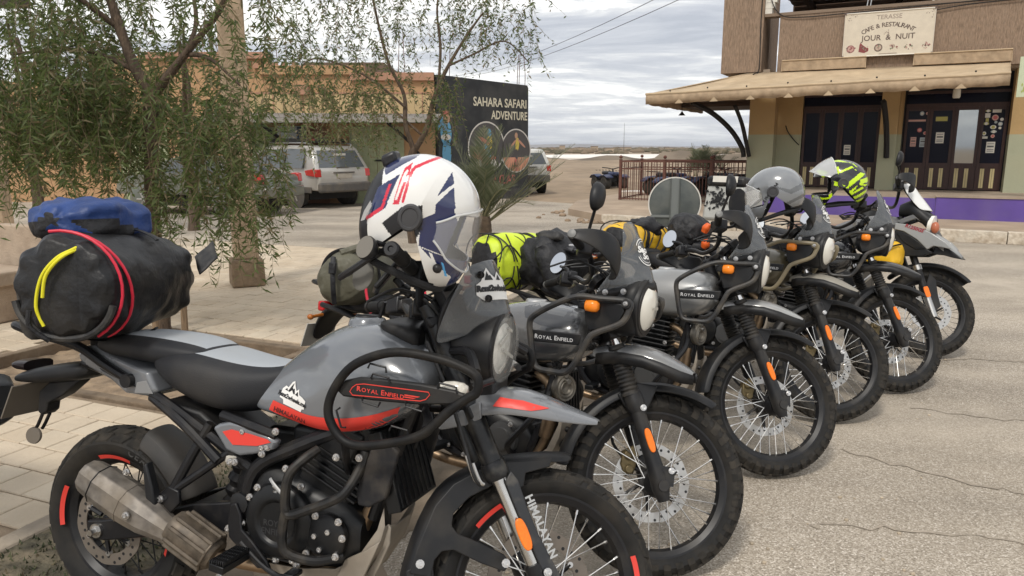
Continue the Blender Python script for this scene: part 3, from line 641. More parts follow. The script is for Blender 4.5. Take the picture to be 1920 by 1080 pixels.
    def seat(nm, secs, flat, grey_w):
        mb = MB(); rings = []; n = 28
        for x, zb, zt, w in secs:
            h = (zt - zb) / 2; yz = sup(w, h, n, 3.2, 0, (zb + zt) / 2, 2.6); rings.append(xring(x, yz))
        k = len(rings); mb.loft(rings); mi = []
        for i in range(k - 1):
            for q in range(n):
                a = (q + 1) * 2 * PI / n + PI / n; mi.append(1 if (math.sin(a) > grey_w and 1 <= i < k - 2) else 0)
        mb.m = mi + [0, 0]; o = O(nm, mb, [seatm, greyseat], sub=2, smooth=60); return o
    ps = seat('pillion_seat', [(-.05, .935, .955, .085), (-.03, .915, .98, .115), (.04, .905, .993, .13), (.14, .90, .995, .138), (.24, .895, .992, .136), (.33, .90, .982, .125), (.385, .92, .965, .10), (.40, .935, .95, .08)], 0, .80)
    rs = seat('rider_seat', [(.20, .90, .93, .10), (.225, .86, .955, .13), (.30, .815, .967, .155), (.39, .785, .962, .16), (.48, .765, .947, .155), (.57, .775, .935, .135), (.64, .80, .935, .11), (.69, .85, .945, .09), (.725, .90, .958, .075), (.74, .93, .95, .06)], 0, .82)
    # rear rack, mudguard, plate
    for s_ in (-1, 1): T('rack_tube', [(-.40, s_ * .085, .978), (-.39, s_ * .11, .985), (-.28, s_ * .125, .968), (-.16, s_ * .125, .952), (-.08, s_ * .122, .932), (.03, s_ * .128, .885), (.13, s_ * .138, .852)], .0155, k=5)
    mb = MB(); mb.plate([(-.40, -.11), (-.36, -.13), (-.10, -.125), (-.06, -.08), (-.06, .08), (-.10, .125), (-.36, .13), (-.40, .11)], .978, .990, plane='xy')
    mb.box((-.08, 0, .955), (.05, .14, .05)); O('rear_rack', mb, blk2, bevel=.004)
    mb = MB(); mb.cyl((.135, -.13, .848), (.135, -.155, .848), .022, n=16); O('rack_mount', mb, blk2)
    secs = [(-.49, .768, .786, .05), (-.44, .768, .812, .075), (-.36, .772, .835, .085), (-.26, .785, .855, .08), (-.17, .80, .868, .075), (-.12, .82, .868, .07)]
    mb = MB(); mb.loft([xring(x, sup(w, (zt - zb) / 2, 16, 3, 0, (zt + zb) / 2)) for x, zb, zt, w in secs]); O('rear_mudguard', mb, blk, sub=1, smooth=60)
    mb = MB(); mb.plate([(-.34, .775), (-.20, .80), (-.205, .79), (-.275, .735), (-.345, .70), (-.35, .67), (-.372, .652), (-.392, .665), (-.385, .74)], -.028, .028); O('plate_bracket', mb, blk, bevel=.006)
    mb = MB(); d = np.array([-.10, 0, .06]); mb.add([(-.415, -.105, .765), (-.415, .105, .765), (-.468, .105, .645), (-.468, -.105, .645), (-.420, -.105, .767), (-.420, .105, .767), (-.473, .105, .647), (-.473, -.105, .647)], [(0, 1, 2, 3), (7, 6, 5, 4), (0, 4, 5, 1), (1, 5, 6, 2), (2, 6, 7, 3), (3, 7, 4, 0)]); O('number_plate', mb, mat('plate_back', (.20, .175, .145), .5, .3, dust=.5, dcol=DU), smooth=0)
    T('reflector_stalk', [(-.365, -.03, .66), (-.385, -.03, .62), (-.40, -.03, .60)], .006, k=2); T('reflector_stalk', [(-.352, -.012, .66), (-.374, -.012, .62), (-.388, -.012, .60)], .006, k=2)
    mb = MB(); mb.lathe([(.001, 0), (.029, 0), (.031, .004), (.029, .011), (.001, .012)], (-.40, -.03, .578), (.15, -1, .1), 20); O('rear_reflector', mb, mat('dusty_reflector', (.13, .11, .09), .5, dust=.6, dcol=DU))
    mb = MB(); mb.loft([xring(x, sup(w, h, 12, 3, 0, .83)) for x, w, h in ((-.485, .055, .012), (-.47, .06, .018), (-.42, .06, .02))]); O('tail_lamp', mb, mat('smoked_tail_lens', (.014, .008, .008), .3), smooth=60)
    # side cover
    def panel(nm, poly, y, m_, d=.018, inset=.12, par=None, bev=.005):
        c = np.mean(poly, 0); p = np.array(poly); q = c + (p - c) * (1 - inset); n = len(p); mb = MB()
        V = [(x, y + d, z) for x, z in p] + [(x, y, z) for x, z in p] + [(x, y - d * .35, z) for x, z in q]
        mb.add(V, [tuple(range(n))[::-1], tuple(range(2 * n, 3 * n))] + [(k * n + i, k * n + (i + 1) % n, (k + 1) * n + (i + 1) % n, (k + 1) * n + i) for k in (0, 1) for i in range(n)]); return O(nm, mb, m_, par, bevel=bev, smooth=30)
    sc = panel('side_cover', [(.478, .738), (.50, .752), (.540, .762), (.614, .759), (.67, .74), (.713, .722), (.701, .696), (.64, .676), (.578, .662), (.528, .674)], -.15, greyp, .02, .08)
    mb = MB(); mb.plate([(.520, .731), (.551, .741), (.62, .735), (.681, .726), (.692, .718), (.644, .702), (.558, .695)], -.1572, -.1600); obj('red_inset', mb, redd, sc, smooth=0)
    # tank -------------------------------------------------------------------
    secs = [(.585, .800, .850, .095), (.605, .790, .885, .112), (.66, .778, .938, .122), (.73, .765, .995, .132), (.80, .752, 1.045, .148), (.87, .748, 1.078, .166), (.94, .756, 1.090, .182), (1.01, .776, 1.085, .190), (1.075, .804, 1.066, .188), (1.13, .845, 1.035, .178), (1.17, .89, .998, .160), (1.19, .92, .97, .13)]
    mb = MB(); rings = []; n = 36
    for x, zb, zt, w in secs:
        a = np.linspace(0, 2 * PI, n, endpoint=False); c_, s_ = np.cos(a), np.sin(a); zm = zb + (zt - zb) * .38
        z = np.where(s_ > 0, zm + (zt - zm) * np.sign(s_) * np.abs(s_) ** (2 / 2.0), zm + (zm - zb) * np.sign(s_) * np.abs(s_) ** (2 / 5.0)); y = w * np.sign(c_) * np.abs(c_) ** (2 / 2.6)
        # knee scallop behind the flare
        k = np.clip((x - .62) / .1, 0, 1) * np.clip((.86 - x) / .08, 0, 1); y = y * (1 - .10 * k * (s_ > .05) * np.abs(c_))
        rings.append(np.stack([np.full(n, x), y, z], 1))
    mb.loft(rings); tank = O('fuel_tank', mb, mat('tank_grey_paint', (.150, .162, .178), .16, coat=1.0, dust=.12, dcol=DU, dscale=4), sub=2, smooth=80)
    tb = bvh_of(tank)
    for s_ in (-1, 1):
        top = [(.674, .838), (.752, .822), (.825, .813), (.931, .822), (1.034, .844), (1.124, .876)]; bot = [(1.105, .842), (1.035, .802), (.932, .778), (.808, .770), (.734, .784), (.656, .806)]
        decal(root, 'red_stripe', [list(cr(top, 4)) + list(cr(bot, 4))], tb, s_, redd, .0018)
    decal(root, 'stripe_lettering', [place2d(text2d('HIMALAYAN', .022, .0004, .2),   .737, .801, -.20)], tb, -1, mat('faint_print', (.09, .02, .02), .5), .0028)
    # rental sticker: white mountain badge and black lettering
    def sticker(cx, cz, ang, sc_, target, side, off=.0022, line='Rent2wheels.ma', dirn=None):
        M2 = lambda P: [(cx + (x * math.cos(ang) - z * math.sin(ang)) * sc_, cz + (x * math.sin(ang) + z * math.cos(ang)) * sc_) for x, z in P]
        out = [M2([(-.5, -.06), (-.5, .20), (-.40, .32), (-.30, .30), (-.2, .50), (-.12, .56), (-.04, .42), (.06, .32), (.14, .40), (.22, .26), (.36, .24), (.52, .18), (.52, -.08), (.44, -.10), (.42, -.20), (-.30, -.20), (-.34, -.08)])]
        a = decal(root, 'rental_sticker', out, target, side, whited, off)
        inner = [M2([(-.40, .20), (-.33, .27), (-.27, .20), (-.17, .42), (-.11, .50), (-.13, .36), (-.09, .32), (-.04, .36), (.04, .22), (-.02, .20), (-.12, .28), (-.2, .20)]), M2([(.06, .21), (.13, .33), (.20, .20)])]
        tx = place2d(text2d(line, .178 * sc_, .008 * sc_), cx, cz + .06 * sc_, ang); sm = place2d(text2d('motorcycle rental', .08 * sc_), cx + .16 * sc_ * math.sin(ang), cz - .15 * sc_, ang)
        decal(root, 'sticker_print', inner + [tx], target, side, blackd, off + .0009, parent=a)
        return a
    sticker(.748, .846, -.22, .100, tb, -1)
    mb = MB(); mb.lathe([(.001, .004), (.040, .004), (.044, .0), (.052, .0), (.056, -.006), (.060, -.02)], (.918, 0, 1.0945), (-.03, 0, 1), 32); cap = O('fuel_cap', mb, greyp)
    mb = MB(); mb.ring([(.030, .0), (.034, .006), (.038, 0)], (.918, 0, 1.098), (-.03, 0, 1), 28); mb.plate([(.88, -.008), (.95, -.008), (.95, .008), (.88, .008)], 1.098, 1.1045, plane='xy'); obj('cap_ring', mb, blk, cap)
    T('key_tab', [(.965, -.012, 1.10), (.975, -.014, 1.125), (.985, -.02, 1.15)], .006, k=3)
    mb = MB(); mb.loft([xring(x, sup(w, h, 16, 3.5, 0, z)) for x, z, w, h in ((.985, 1.085, .075, .012), (1.03, 1.083, .095, .022), (1.09, 1.065, .095, .032), (1.13, 1.04, .08, .04))]); O('ignition_cover', mb, blk, sub=1, smooth=50)
    # tank guard tubes, name panel -------------------------------------------
    for s_ in (-1, 1):
        Y = s_
        g = [(1.372, .240, .992), (1.335, .242, 1.014), (1.270, .246, 1.032), (1.170, .25, 1.042), (1.092, .25, 1.029), (1.012, .25, .990), (.961, .25, .926), (.942, .25, .865), (.960, .25, .815), (1.003, .25, .780), (1.068, .25, .779), (1.179, .25, .808), (1.240, .25, .838), (1.298, .248, .897), (1.345, .242, .935), (1.372, .24, .955)]
        gd = T('tank_guard', [(x, Y * y, z) for x, y, z in g], .0128, mat('guard_paint', (.007, .007, .0075), .5, spec=.25, dust=.10, dcol=DU, dscale=18), k=5, n=12, closed=True)
        T('guard_stay', [(1.23, Y * .235, .838), (1.20, Y * .16, .85), (1.14, Y * .07, .88)], .012, par=gd)
        T('guard_stay', [(1.36, Y * .215, 1.0), (1.30, Y * .13, 1.04), (1.20, Y * .06, 1.02)], .013, par=gd)
        T('guard_stay', [(.99, Y * .235, .782), (.95, Y * .16, .70), (.93, Y * .11, .65)], .0115, par=gd)
        for hx, hz, hy in ((1.085, .985, 0), (1.095, .958, 0), (1.29, .952, 0), (1.07, .905, 1), (1.20, .906, 1), (.985, .845, 2), (1.155, .822, 0)):
            an = math.radians(-8 if hy == 0 else (170 if hy == 1 else 110)); c, q = math.cos(an), math.sin(an)
            pts = [(hx + a * c - b * q, Y * .243, hz + a * q + b * c) for a, b in ((-.028, 0), (-.024, .014), (.024, .014), (.028, 0))]; T('strap_loop', pts, .0030, k=1, n=6, par=gd)
        np_ = panel('name_panel', [(.962, .920), (.985, .948), (1.03, .960), (1.10, .962), (1.213, .960), (1.31, .950), (1.345, .935), (1.30, .915), (1.199, .904), (1.072, .902), (.985, .902)], 0, blk, .02, .06) if False else None
        mb = MB(); pl = [(.958, .918), (.985, .948), (1.03, .961), (1.10, .963), (1.213, .961), (1.31, .953), (1.352, .940), (1.31, .914), (1.199, .903), (1.072, .900), (.98, .902)]
        mb.plate(pl, Y * .222, Y * .240); npn = O('name_panel', mb, blk, bevel=.006, smooth=30)
        line = [(1.003, .919), (1.010, .931), (1.022, .940), (1.045, .944), (1.237, .941), (1.241, .934), (1.230, .921), (1.214, .915), (1.012, .910)]
        T('panel_outline', [(x, Y * .2412, z) for x, z in line], .0014, redd, k=1, n=5, closed=True, par=npn)
        v, f = smallcaps(['ROYAL', 'ENFIELD'], .0200, .35, 1.12); ang = -.055
        v2, f2 = place2d((v, f), 1.096, .9262, ang); x = v2[:, 0] if Y < 0 else 2 * 1.10 - v2[:, 0]
        mb = MB(); mb.add(np.stack([x, np.full(len(x), Y * .2420), v2[:, 1]], 1), f2)
        bars = [[(1.168, .9285), (1.214, .9265), (1.206, .9235), (1.168, .9250)], [(1.168, .9230), (1.202, .9215), (1.194, .9190), (1.168, .9198)], [(1.024, .9315), (1.033, .9345), (1.033, .9285)], [(1.024, .9285), (1.036, .9272), (1.036, .9250)]]
        for b in bars: mb.add([(x_ if Y < 0 else 2.2 - x_, Y * .2420, z_) for x_, z_ in b], [tuple(range(len(b)))])
        O('name_lettering', mb, redd, npn, smooth=0, flipfix=False)
        mb = MB(); mb.loft([np.stack([x + 0 * a_[:, 0], Y * .215 + a_[:, 0], .952 + a_[:, 1]], 1) for x, a_ in ((1.262, sup(.010, .012, 14)), (1.275, sup(.016, .018, 14)), (1.30, sup(.019, .021, 14)), (1.325, sup(.017, .018, 14)), (1.338, sup(.008, .01, 14)))]); O('turn_indicator', mb, mat('indicator_lens', (.72, .68, .60), .12, coat=1, var=.25, vscale=70), smooth=60)
        T('indicator_stalk', [(1.34, Y * .20, .955), (1.37, Y * .12, .965)], .010, k=2)
    # headlight, cowl, screen
    mb = MB(); mb.lathe([(.02, -.15), (.07, -.14), (.096, -.10), (.106, -.05), (.109, -.01), (.107, .0), (.100, .004)], (1.352, 0, 1.037), (1, 0, -.06), 44, cap=True); hl = O('headlight', mb, blk)
    mb = MB(); mb.lathe([(.001, .008), (.05, .006), (.080, .001), (.099, -.004)], (1.354, 0, 1.037), (1, 0, -.06), 44, cap=False); obj('lamp_reflector', mb, mat('bright_reflector', (.84, .83, .77), .12, .1, var=.22, vscale=34, bump=.35, bscale=20, coat=1), hl)
    mb = MB()
    for i, (y, z, w_, h_) in enumerate(((-.02, 1.065, .07, .012), (.02, 1.02, .09, .010), (-.03, .985, .05, .008), (.03, 1.09, .04, .008))): mb.box((1.368, y, z), (.004, w_, h_), np.array(Matrix.Rotation(.35 * (-1) ** i, 3, 'X')))
    obj('lamp_elements', mb, mat('lamp_shade_glass', (.42, .41, .37), .2), hl)
    mb = MB(); mb.lathe([(.100, .003), (.097, .012), (.078, .022), (.042, .029), (.001, .031)], (1.354, 0, 1.037), (1, -.08, -.06), 44, cap=False); obj('headlight_lens', mb, mat('headlight_glass', (.80, .79, .74), .05, alpha=.22, coat=1), hl)
    mb = MB(); mb.ring([(.099, -.005), (.107, -.003), (.109, .006), (.102, .010)], (1.354, 0, 1.037), (1, 0, -.06), 44); obj('headlight_rim', mb, blk2, hl)
    rows = []
    for xc, zc, xs, zs, w in ((1.372, 1.118, 1.200, 1.045, .128), (1.376, 1.135, 1.205, 1.085, .130), (1.368, 1.165, 1.222, 1.13, .129), (1.352, 1.205, 1.240, 1.178, .125), (1.337, 1.245, 1.258, 1.222, .117), (1.322, 1.277, 1.272, 1.256, .106), (1.310, 1.292, 1.280, 1.274, .090)):
        rows.append([(xc - (xc - xs) * t * t, w * t, zc - (zc - zs) * t * t) for t in np.linspace(-1, 1, 15)])
    mb = MB(); grid(mb, rows); low = [[(1.372 - .16 * t * t, .127 * t, 1.118 - .075 * abs(t) ** 1.3) for t in np.linspace(-1, 1, 15)], [(1.374 - .16 * t * t, .125 * t, 1.120 - .034 * t * t) for t in np.linspace(-1, 1, 15)]]
    scr = O('windscreen', mb, screenm, solid=.004, sub=2, smooth=60); sb = bvh_of(scr)
    bolts(root, [(1.335, 1.185, -.072), (1.31, 1.25, -.075)], 0, .008, m_=blk2)
    # sticker on the screen
    def scr_dec(nm, shapes, m_, off, par=None):
        mb = MB()
        for P in shapes:
            v, f = tess(P, .015) if not isinstance(P, tuple) else P
            project(v, f, sb, (1.385, -.066, 1.220), (-.45, -.89, 0), (-.30, .12, .95), (-.86, .45, -.25), off, mb)
        return O(nm, mb, m_, par, smooth=60, flipfix=False)
    q = .105; sp = lambda P: [(-x * q, z * q) for x, z in P]
    a = scr_dec('rental_sticker', [sp([(-.55, -.10), (-.55, .16), (-.40, .26), (-.28, .50), (-.18, .62), (-.08, .46), (.06, .34), (.20, .52), (.30, .40), (.5, .32), (.56, .10), (.55, -.10), (.46, -.12), (.46, -.26), (-.36, -.26), (-.36, -.14)])], whited, .004)
    tv, tf = text2d('Rent2wheels', .21 * q, .002); tv = tv * (-1, 1); tv[:, 1] += .06 * q
    scr_dec('sticker_print', [(tv, tf), sp([(-.30, .28), (-.2, .52), (-.15, .40), (-.10, .42), (-.02, .28)]), sp([(.10, .28), (.2, .44), (.28, .28)])], blackd, .0052, a)
    T('screen_bracket', [(1.20, -.10, 1.06), (1.22, -.11, 1.15), (1.26, -.10, 1.22)], .010, k=3); T('screen_bracket', [(1.20, .10, 1.06), (1.22, .11, 1.15), (1.26, .10, 1.22)], .010, k=3)
    mb = MB(); mb.box((1.19, 0, 1.16), (.03, .12, .11), Matrix.Rotation(-.5, 3, 'Y')); mb.lathe([(.055, 0), (.06, .012), (.05, .02)], (1.175, 0, 1.17), (-.85, 0, .5), 24); O('instrument', mb, blk2, bevel=.004)
    # high front beak
    secs = [(1.24, .905, .835, .075), (1.30, .912, .848, .088), (1.385, .928, .868, .092), (1.45, .918, .868, .086), (1.52, .898, .860, .072), (1.60, .872, .853, .046), (1.65, .858, .850, .018)]
    rows = []
    for x, zt, zb, w in secs: rows.append([(x, w * math.sin(t), zb + (zt - zb) * max(0, math.cos(t)) ** .6) for t in np.linspace(-PI / 2, PI / 2, 17)])
    mb = MB(); grid(mb, rows); bk = O('front_beak', mb, greyp, solid=.005, sub=2, smooth=60); bb = bvh_of(bk)
    for s_ in (-1, 1): decal(root, 'red_flash', [[(1.366, .888), (1.380, .912), (1.446, .908), (1.52, .892), (1.475, .885), (1.41, .888)]], bb, s_, redd, .003, parent=bk)
    for s_ in (-1, 1): mb = MB(); mb.plate([(1.195, .810), (1.26, .86), (1.33, .90), (1.335, .85), (1.29, .825), (1.215, .804)], s_ * .088, s_ * .098); O('beak_wing', mb, greyp, bevel=.004)
    mb = MB(); mb.box((1.30, 0, .90), (.12, .12, .10)); O('headlight_bracket', mb, blk2, bevel=.01)
    # engine -----------------------------------------------------------------
    mb = MB(); mb.loft([xring(x, sup(w, (zt - zb) / 2, 20, 4, 0, (zt + zb) / 2)) for x, zb, zt, w in ((.53, .40, .60, .10), (.56, .345, .65, .125), (.66, .325, .66, .135), (.80, .325, .60, .135), (.92, .34, .56, .125), (.97, .38, .50, .10))]); O('crankcase', mb, eng, smooth=40)
    ax = Vector((.42, 0, .907)).normalized(); rot = Matrix.Rotation(math.atan2(.42, .907), 3, 'Y'); mb = MB()
    mb.box((.875, 0, .66), (.19, .20, .22), rot); O('cylinder', mb, eng, bevel=.012)
    for i in range(6):
        mb = MB(); c = np.array([.855, 0, .60]) + np.array(ax) * (.022 * i); mb.box(c, (.215, .225, .008), rot); O('cooling_fin', mb, eng, smooth=0, bevel=.002)
    mb = MB(); mb.box((.925, 0, .775), (.21, .21, .07), rot); mb.box((.90, -.095, .735), (.13, .04, .11), rot); O('cylinder_head', mb, eng, bevel=.012)
    mb = MB(); mb.lathe([(.118, 0), (.116, .022), (.100, .034), (.070, .036), (.06, .028), (.001, .028)], (.720, -.13, .478), (0, -1, 0), 40); mb.plate([(.61, .42), (.63, .36), (.80, .355), (.84, .42), (.80, .55), (.64, .56)], -.125, -.150); cc = O('clutch_cover', mb, eng, bevel=.004)
    mb = MB()
    for i, ln in enumerate(('ROYAL', 'ENFIELD')):
        v, f = text2d(ln, .026, .0006); mb.add(np.stack([v[:, 0] + .715, np.full(len(v), -.1593), v[:, 1] + .474 - i * .026], 1), f)
    obj('cover_lettering', mb, mat('cover_emboss', (.028, .028, .03), .45), cc, smooth=0, flipfix=False)
    for i in range(3): mb = MB(); mb.box((.74, -.150, .388 - .012 * i), (.16 - .02 * i, .008, .005)); obj('cover_rib', mb, eng, cc, smooth=0)
    mb = MB(); mb.lathe([(.07, 0), (.068, .02), (.05, .028), (.001, .03)], (.878, -.128, .455), (0, -1, 0), 32); O('generator_cover', mb, eng, bevel=.004)
    mb = MB(); mb.lathe([(.035, 0), (.033, .03), (.02, .034), (.001, .034)], (.58, -.125, .515), (0, -1, 0), 8); O('pivot_cap', mb, blk)
    mb = MB(); mb.cyl((.705, -.155, .588), (.735, -.16, .572), .007); mb.tube(cr([(.69, -.15, .605), (.705, -.157, .595), (.742, -.165, .570)], 4), .006, 8); mb.lathe([(.012, 0), (.012, .006)] * 4, (.716, -.155, .575), (0, -.2, -1), 12); O('clutch_lever', mb, silv)
    bolts(root, [(.592, .739), (.709, .753, -.155), (.661, .698), (.680, .702), (.660, .679), (.545, .639), (.914, .701), (.989, .709), (.745, .645), (.647, .574), (.799, .598), (.850, .518), (.927, .511), (.895, .477), (.850, .458), (.941, .464), (.868, .420), (.920, .406), (.821, .399), (.662, .364), (.717, .363), (.776, .370), (.594, .456), (.544, .431), (.62, .54), (.608, .42), (.79, .36), (.565, .642, -.155), (.618, .345, -.28), (.311, .498, -.183)], -.152, .0085)
    mb = MB(); mb.lathe([(.022, 0), (.028, .004), (.028, .022), (.02, .026), (.001, .026)], (.535, -.12, .655), (0, 0, -1), 16); O('rear_brake_reservoir', mb, mat('reservoir', (.55, .52, .46), .3))
    mb = MB(); mb.lathe([(.024, 0), (.026, .015), (.02, .02)], (.535, -.12, .655), (0, 0, 1), 16); O('reservoir_cap', mb, blk)
    # radiator
    rr = Matrix.Rotation(-.32, 3, 'Y'); mb = MB(); mb.box((1.055, 0, .665), (.045, .25, .24), np.array(rr)); rd = O('radiator', mb, eng, bevel=.004)
    for i in range(9): mb = MB(); mb.box(np.array([1.055, -.11 + .0275 * i, .665]) + np.array(rr @ Vector((.024, 0, 0))), (.006, .004, .22), np.array(rr)); obj('radiator_fin', mb, blk2, rd, smooth=0)
    for s_ in (-1, 1): mb = MB(); mb.plate([(1.020, .735), (1.085, .76), (1.11, .74), (1.075, .60), (1.02, .565), (.985, .568), (.978, .60), (.988, .64)], s_ * .128, s_ * .150); O('radiator_shroud', mb, mat('dusty_shroud', (.016, .016, .018), .6, spec=.3, dust=.35, dcol=(.23, .19, .14), dscale=10), bevel=.006)
    # exhaust
    T('header_pipe', [(1.02, -.03, .74), (1.045, -.045, .66), (.985, -.05, .545), (.945, -.05, .45), (.90, -.05, .365), (.83, -.06, .315), (.70, -.08, .30), (.58, -.12, .315), (.50, -.165, .345)], .0215, header, k=8, n=14)
    mb = MB(); d = np.array([.447 - .02, 0, .345 - .42]);
    hexr = lambda c, w, h: np.stack([np.full(10, 0.) + c[0], c[1] + w * np.array([-.55, 0, .55, .95, 1, .9, .5, -.5, -.95, -1.]), c[2] + h * np.array([1, 1.05, 1, .7, 0, -.7, -1, -1, -.6, .1])], 1)
    def along(t0, t1, secs):
        t0, t1 = np.array(t0), np.array(t1); d = t1 - t0; L_ = np.linalg.norm(d); d /= L_; up = np.array([0, 0, 1]) - d * d[2]; up /= np.linalg.norm(up); sd_ = np.cross(up, d); rings = []
        for s, w, h in secs:
            c = t0 + d * L_ * s; a = np.linspace(0, 2 * PI, 10, endpoint=False) + .25; rings.append(c + np.outer(w * 1.06 * np.sign(np.cos(a)) * np.abs(np.cos(a)) ** .85, sd_) + np.outer(h * 1.06 * np.sign(np.sin(a)) * np.abs(np.sin(a)) ** .85, up))
        return rings
    e0, e1 = (.035, -.205, .548), (.395, -.195, .392)
    mb = MB(); mb.loft(along(e0, e1, [(0, .036, .040), (.012, .042, .047), (.05, .047, .052), (.165, .051, .057), (.175, .0535, .0595), (.45, .055, .061), (.68, .050, .055), (.80, .041, .044), (.90, .034, .037), (.99, .032, .035), (1.0, .028, .030)])); mf = O('muffler', mb, muffm, smooth=22, bevel=.004)
    mb = MB(); mb.loft(along(e0, e1, [(-.012, .020, .022), (.004, .022, .024)])); O('muffler_outlet', mb, eng, mf)
    T('muffler_seam', along(e0, e1, [(.170, .0535, .0595)])[0], .0022, eng, k=1, closed=True, par=mf); T('muffler_seam', along(e0, e1, [(.47, .0552, .0612)])[0], .0012, muffm, k=1, closed=True, par=mf)
    bolts(root, [(.252, .462, -.258), (.20, .575, -.205)], 0, .009)
    mb = MB(); mb.loft(along((.365, -.185, .425), (.515, -.172, .345), [(0, .045, .046), (.08, .050, .052), (.5, .052, .053), (.9, .050, .052), (1, .04, .042)]))
    cat_ = O('catalyst_shield', mb, heat, smooth=40)
    sec_ = [along((.365, -.185, .425), (.515, -.172, .345), [(f_, .053, .054)])[0] for f_ in (.10, .5, .90)]
    for i in range(10): T('shield_rib', [s_[i] for s_ in sec_], .0065, heat, k=1, par=cat_)
    T('shield_rib', sec_[2] * 1.0, .004, heat, k=1, closed=True, par=cat_)
    # skid plate, guards, pegs
    mb = MB(); prof = [(1.05, .50), (1.03, .43), (.97, .335), (.90, .295), (.78, .275), (.60, .272)]
    rows = [[(x - .004, -.10 - .015 * (z < .4), z + .055), (x, -.10, z), (x + .01, -.05, z - .012), (x + .01, .05, z - .012), (x, .10, z), (x - .004, .115, z + .055)] for x, z in prof]; grid(mb, rows); O('skid_plate', mb, skidm, solid=.005, bevel=.004)
    mb = MB(); mb.plate([(.905, .33), (.93, .385), (1.0, .425), (1.045, .46), (1.02, .40), (.985, .32), (.93, .29)], -.118, -.108); mb.plate([(1.02, .44), (1.05, .50), (1.062, .49), (1.06, .44), (1.03, .37), (1.0, .31), (.985, .34), (1.015, .39)], -.085, -.075); O('skid_side', mb, skidm, bevel=.003)
    for s_ in (-1, 1):
        cg = T('crash_bar', [(.845, s_ * .14, .712), (.822, s_ * .175, .69), (.794, s_ * .20, .655), (.784, s_ * .208, .61), (.784, s_ * .21, .555), (.800, s_ * .21, .532), (.86, s_ * .205, .555), (.945, s_ * .195, .597), (.975, s_ * .18, .63), (.992, s_ * .15, .68), (.998, s_ * .13, .72)], .0145, mat('crash_paint', (.011, .011, .0115), .45, spec=.3, dust=.2, dcol=DU, dscale=20), k=5, n=10)
        T('crash_bar_leg', [(.79, s_ * .21, .548), (.778, s_ * .21, .50), (.778, s_ * .21, .44), (.80, s_ * .205, .412), (.87, s_ * .18, .395), (.93, s_ * .13, .40)], .0145, MATS['crash_paint'], k=5, n=10, par=cg)
        mb = MB(); mb.plate([(.56, .512), (.58, .520), (.597, .485), (.602, .44), (.64, .41), (.69, .36), (.705, .335), (.66, .33), (.605, .37), (.555, .41), (.55, .46)], s_ * .155, s_ * .168); O('heel_plate', mb, blk2, bevel=.004)
        mb = MB(); mb.box((.615, s_ * .235, .372), (.05, .12, .022), np.array(Matrix.Rotation(.12, 3, 'Y')))
        for i in range(7): mb.box((.592 + .0075 * i, s_ * .235, .388), (.004, .118, .014)); 
        for i in range(6): mb.box((.615, s_ * (.185 + .02 * i), .388), (.05, .006, .012))
        O('footpeg', mb, eng, bevel=.002)
    T('brake_pedal', [(.60, -.165, .40), (.68, -.18, .355), (.75, -.185, .33), (.80, -.19, .345)], .008, blk2, k=3); mb = MB(); mb.box((.805, -.195, .352), (.035, .05, .014)); O('pedal_tip', mb, eng, bevel=.003)
    T('side_stand', [(.60, .14, .33), (.62, .22, .17), (.635, .275, .035)], .013, blk2, k=2); mb = MB(); mb.box((.637, .285, .012), (.09, .06, .012)); O('stand_foot', mb, blk2, bevel=.003)
    mb = MB(); mb.box((.64, .06, .62), (.16, .12, .2)); mb.box((.78, 0, .70), (.14, .16, .12)); O('airbox', mb, eng, bevel=.02)
    mb = MB(); mb.tube(cr([(.50, .09, .30), (.60, .10, .33), (.66, .10, .38)], 3), .03, 10); O('sprocket_cover', mb, eng)
    mb = MB(); pr = [(.02 + .009 * math.sin(t), t * .003) for t in range(0, 60, 3)]; mb.lathe([(.034 + .006 * math.sin(i * 1.7), .012 * i) for i in range(18)], (.44, 0, .44), (.25, 0, 1), 16); O('rear_shock', mb, blk2)
    # front end (turned) ------------------------------------------------------
    fa = lambda z: 1.49 - .498 * (z - .345)
    for s_ in (-1, 1):
        mb = MB(); mb.tube([(fa(z), s_ * .102, z) for z in (1.13, .98, .80, .69)], [.027, .030, .031, .030], 18); mb.tube([(fa(z), s_ * .102, z) for z in (.70, .688, .665, .655)], [.0345, .0365, .0365, .033], 18); f_ = O('fork_tube', mb, mat('fork_black', (.009, .0095, .011), .28, spec=.4, dust=.22, dcol=(.22, .2, .16), dscale=26, dlow=.5), None, S)
        mb = MB(); mb.tube([(fa(z), s_ * .102, z) for z in (.66, .42)], .0215, 18); O('fork_slider', mb, mat('brushed_tube', (.55, .54, .52), .22, 1.0, dust=.3, dcol=DU), f_, S)
        mb = MB(); mb.tube([(fa(.43), s_ * .102, .43), (fa(.38), s_ * .102, .38), (1.50, s_ * .10, .335)], [.029, .031, .024], 16); mb.cyl((1.511, s_ * .125, .345), (1.511, s_ * .07, .345), .026, n=16); O('axle_clamp', mb, blk2, f_, S)
        P = [(1.363, .679), (1.386, .654), (1.417, .580), (1.452, .510), (1.518, .405), (1.547, .357), (1.495, .352), (1.468, .412), (1.413, .516), (1.365, .614), (1.349, .649)]
        mb = MB(); n = len(P); mb.plate(P, s_ * .122, s_ * .130); fg = O('fork_guard', mb, mat('guard_plastic', (.022, .024, .028), .5, dust=.35, dcol=(.20, .18, .15), dscale=22, dlow=.48), None, S, bevel=.004)
        if s_ < 0:
            v, f = place2d(text2d('HIMALAYAN', .031, .0012, 0, 1.08), 1.458, .532, -1.105); mb = MB(); mb.add(np.stack([v[:, 0], np.full(len(v), -.1318), v[:, 1]], 1), f); O('guard_lettering', mb, mat('grey_print', (.40, .41, .41), .5), fg, S, smooth=0, flipfix=False)
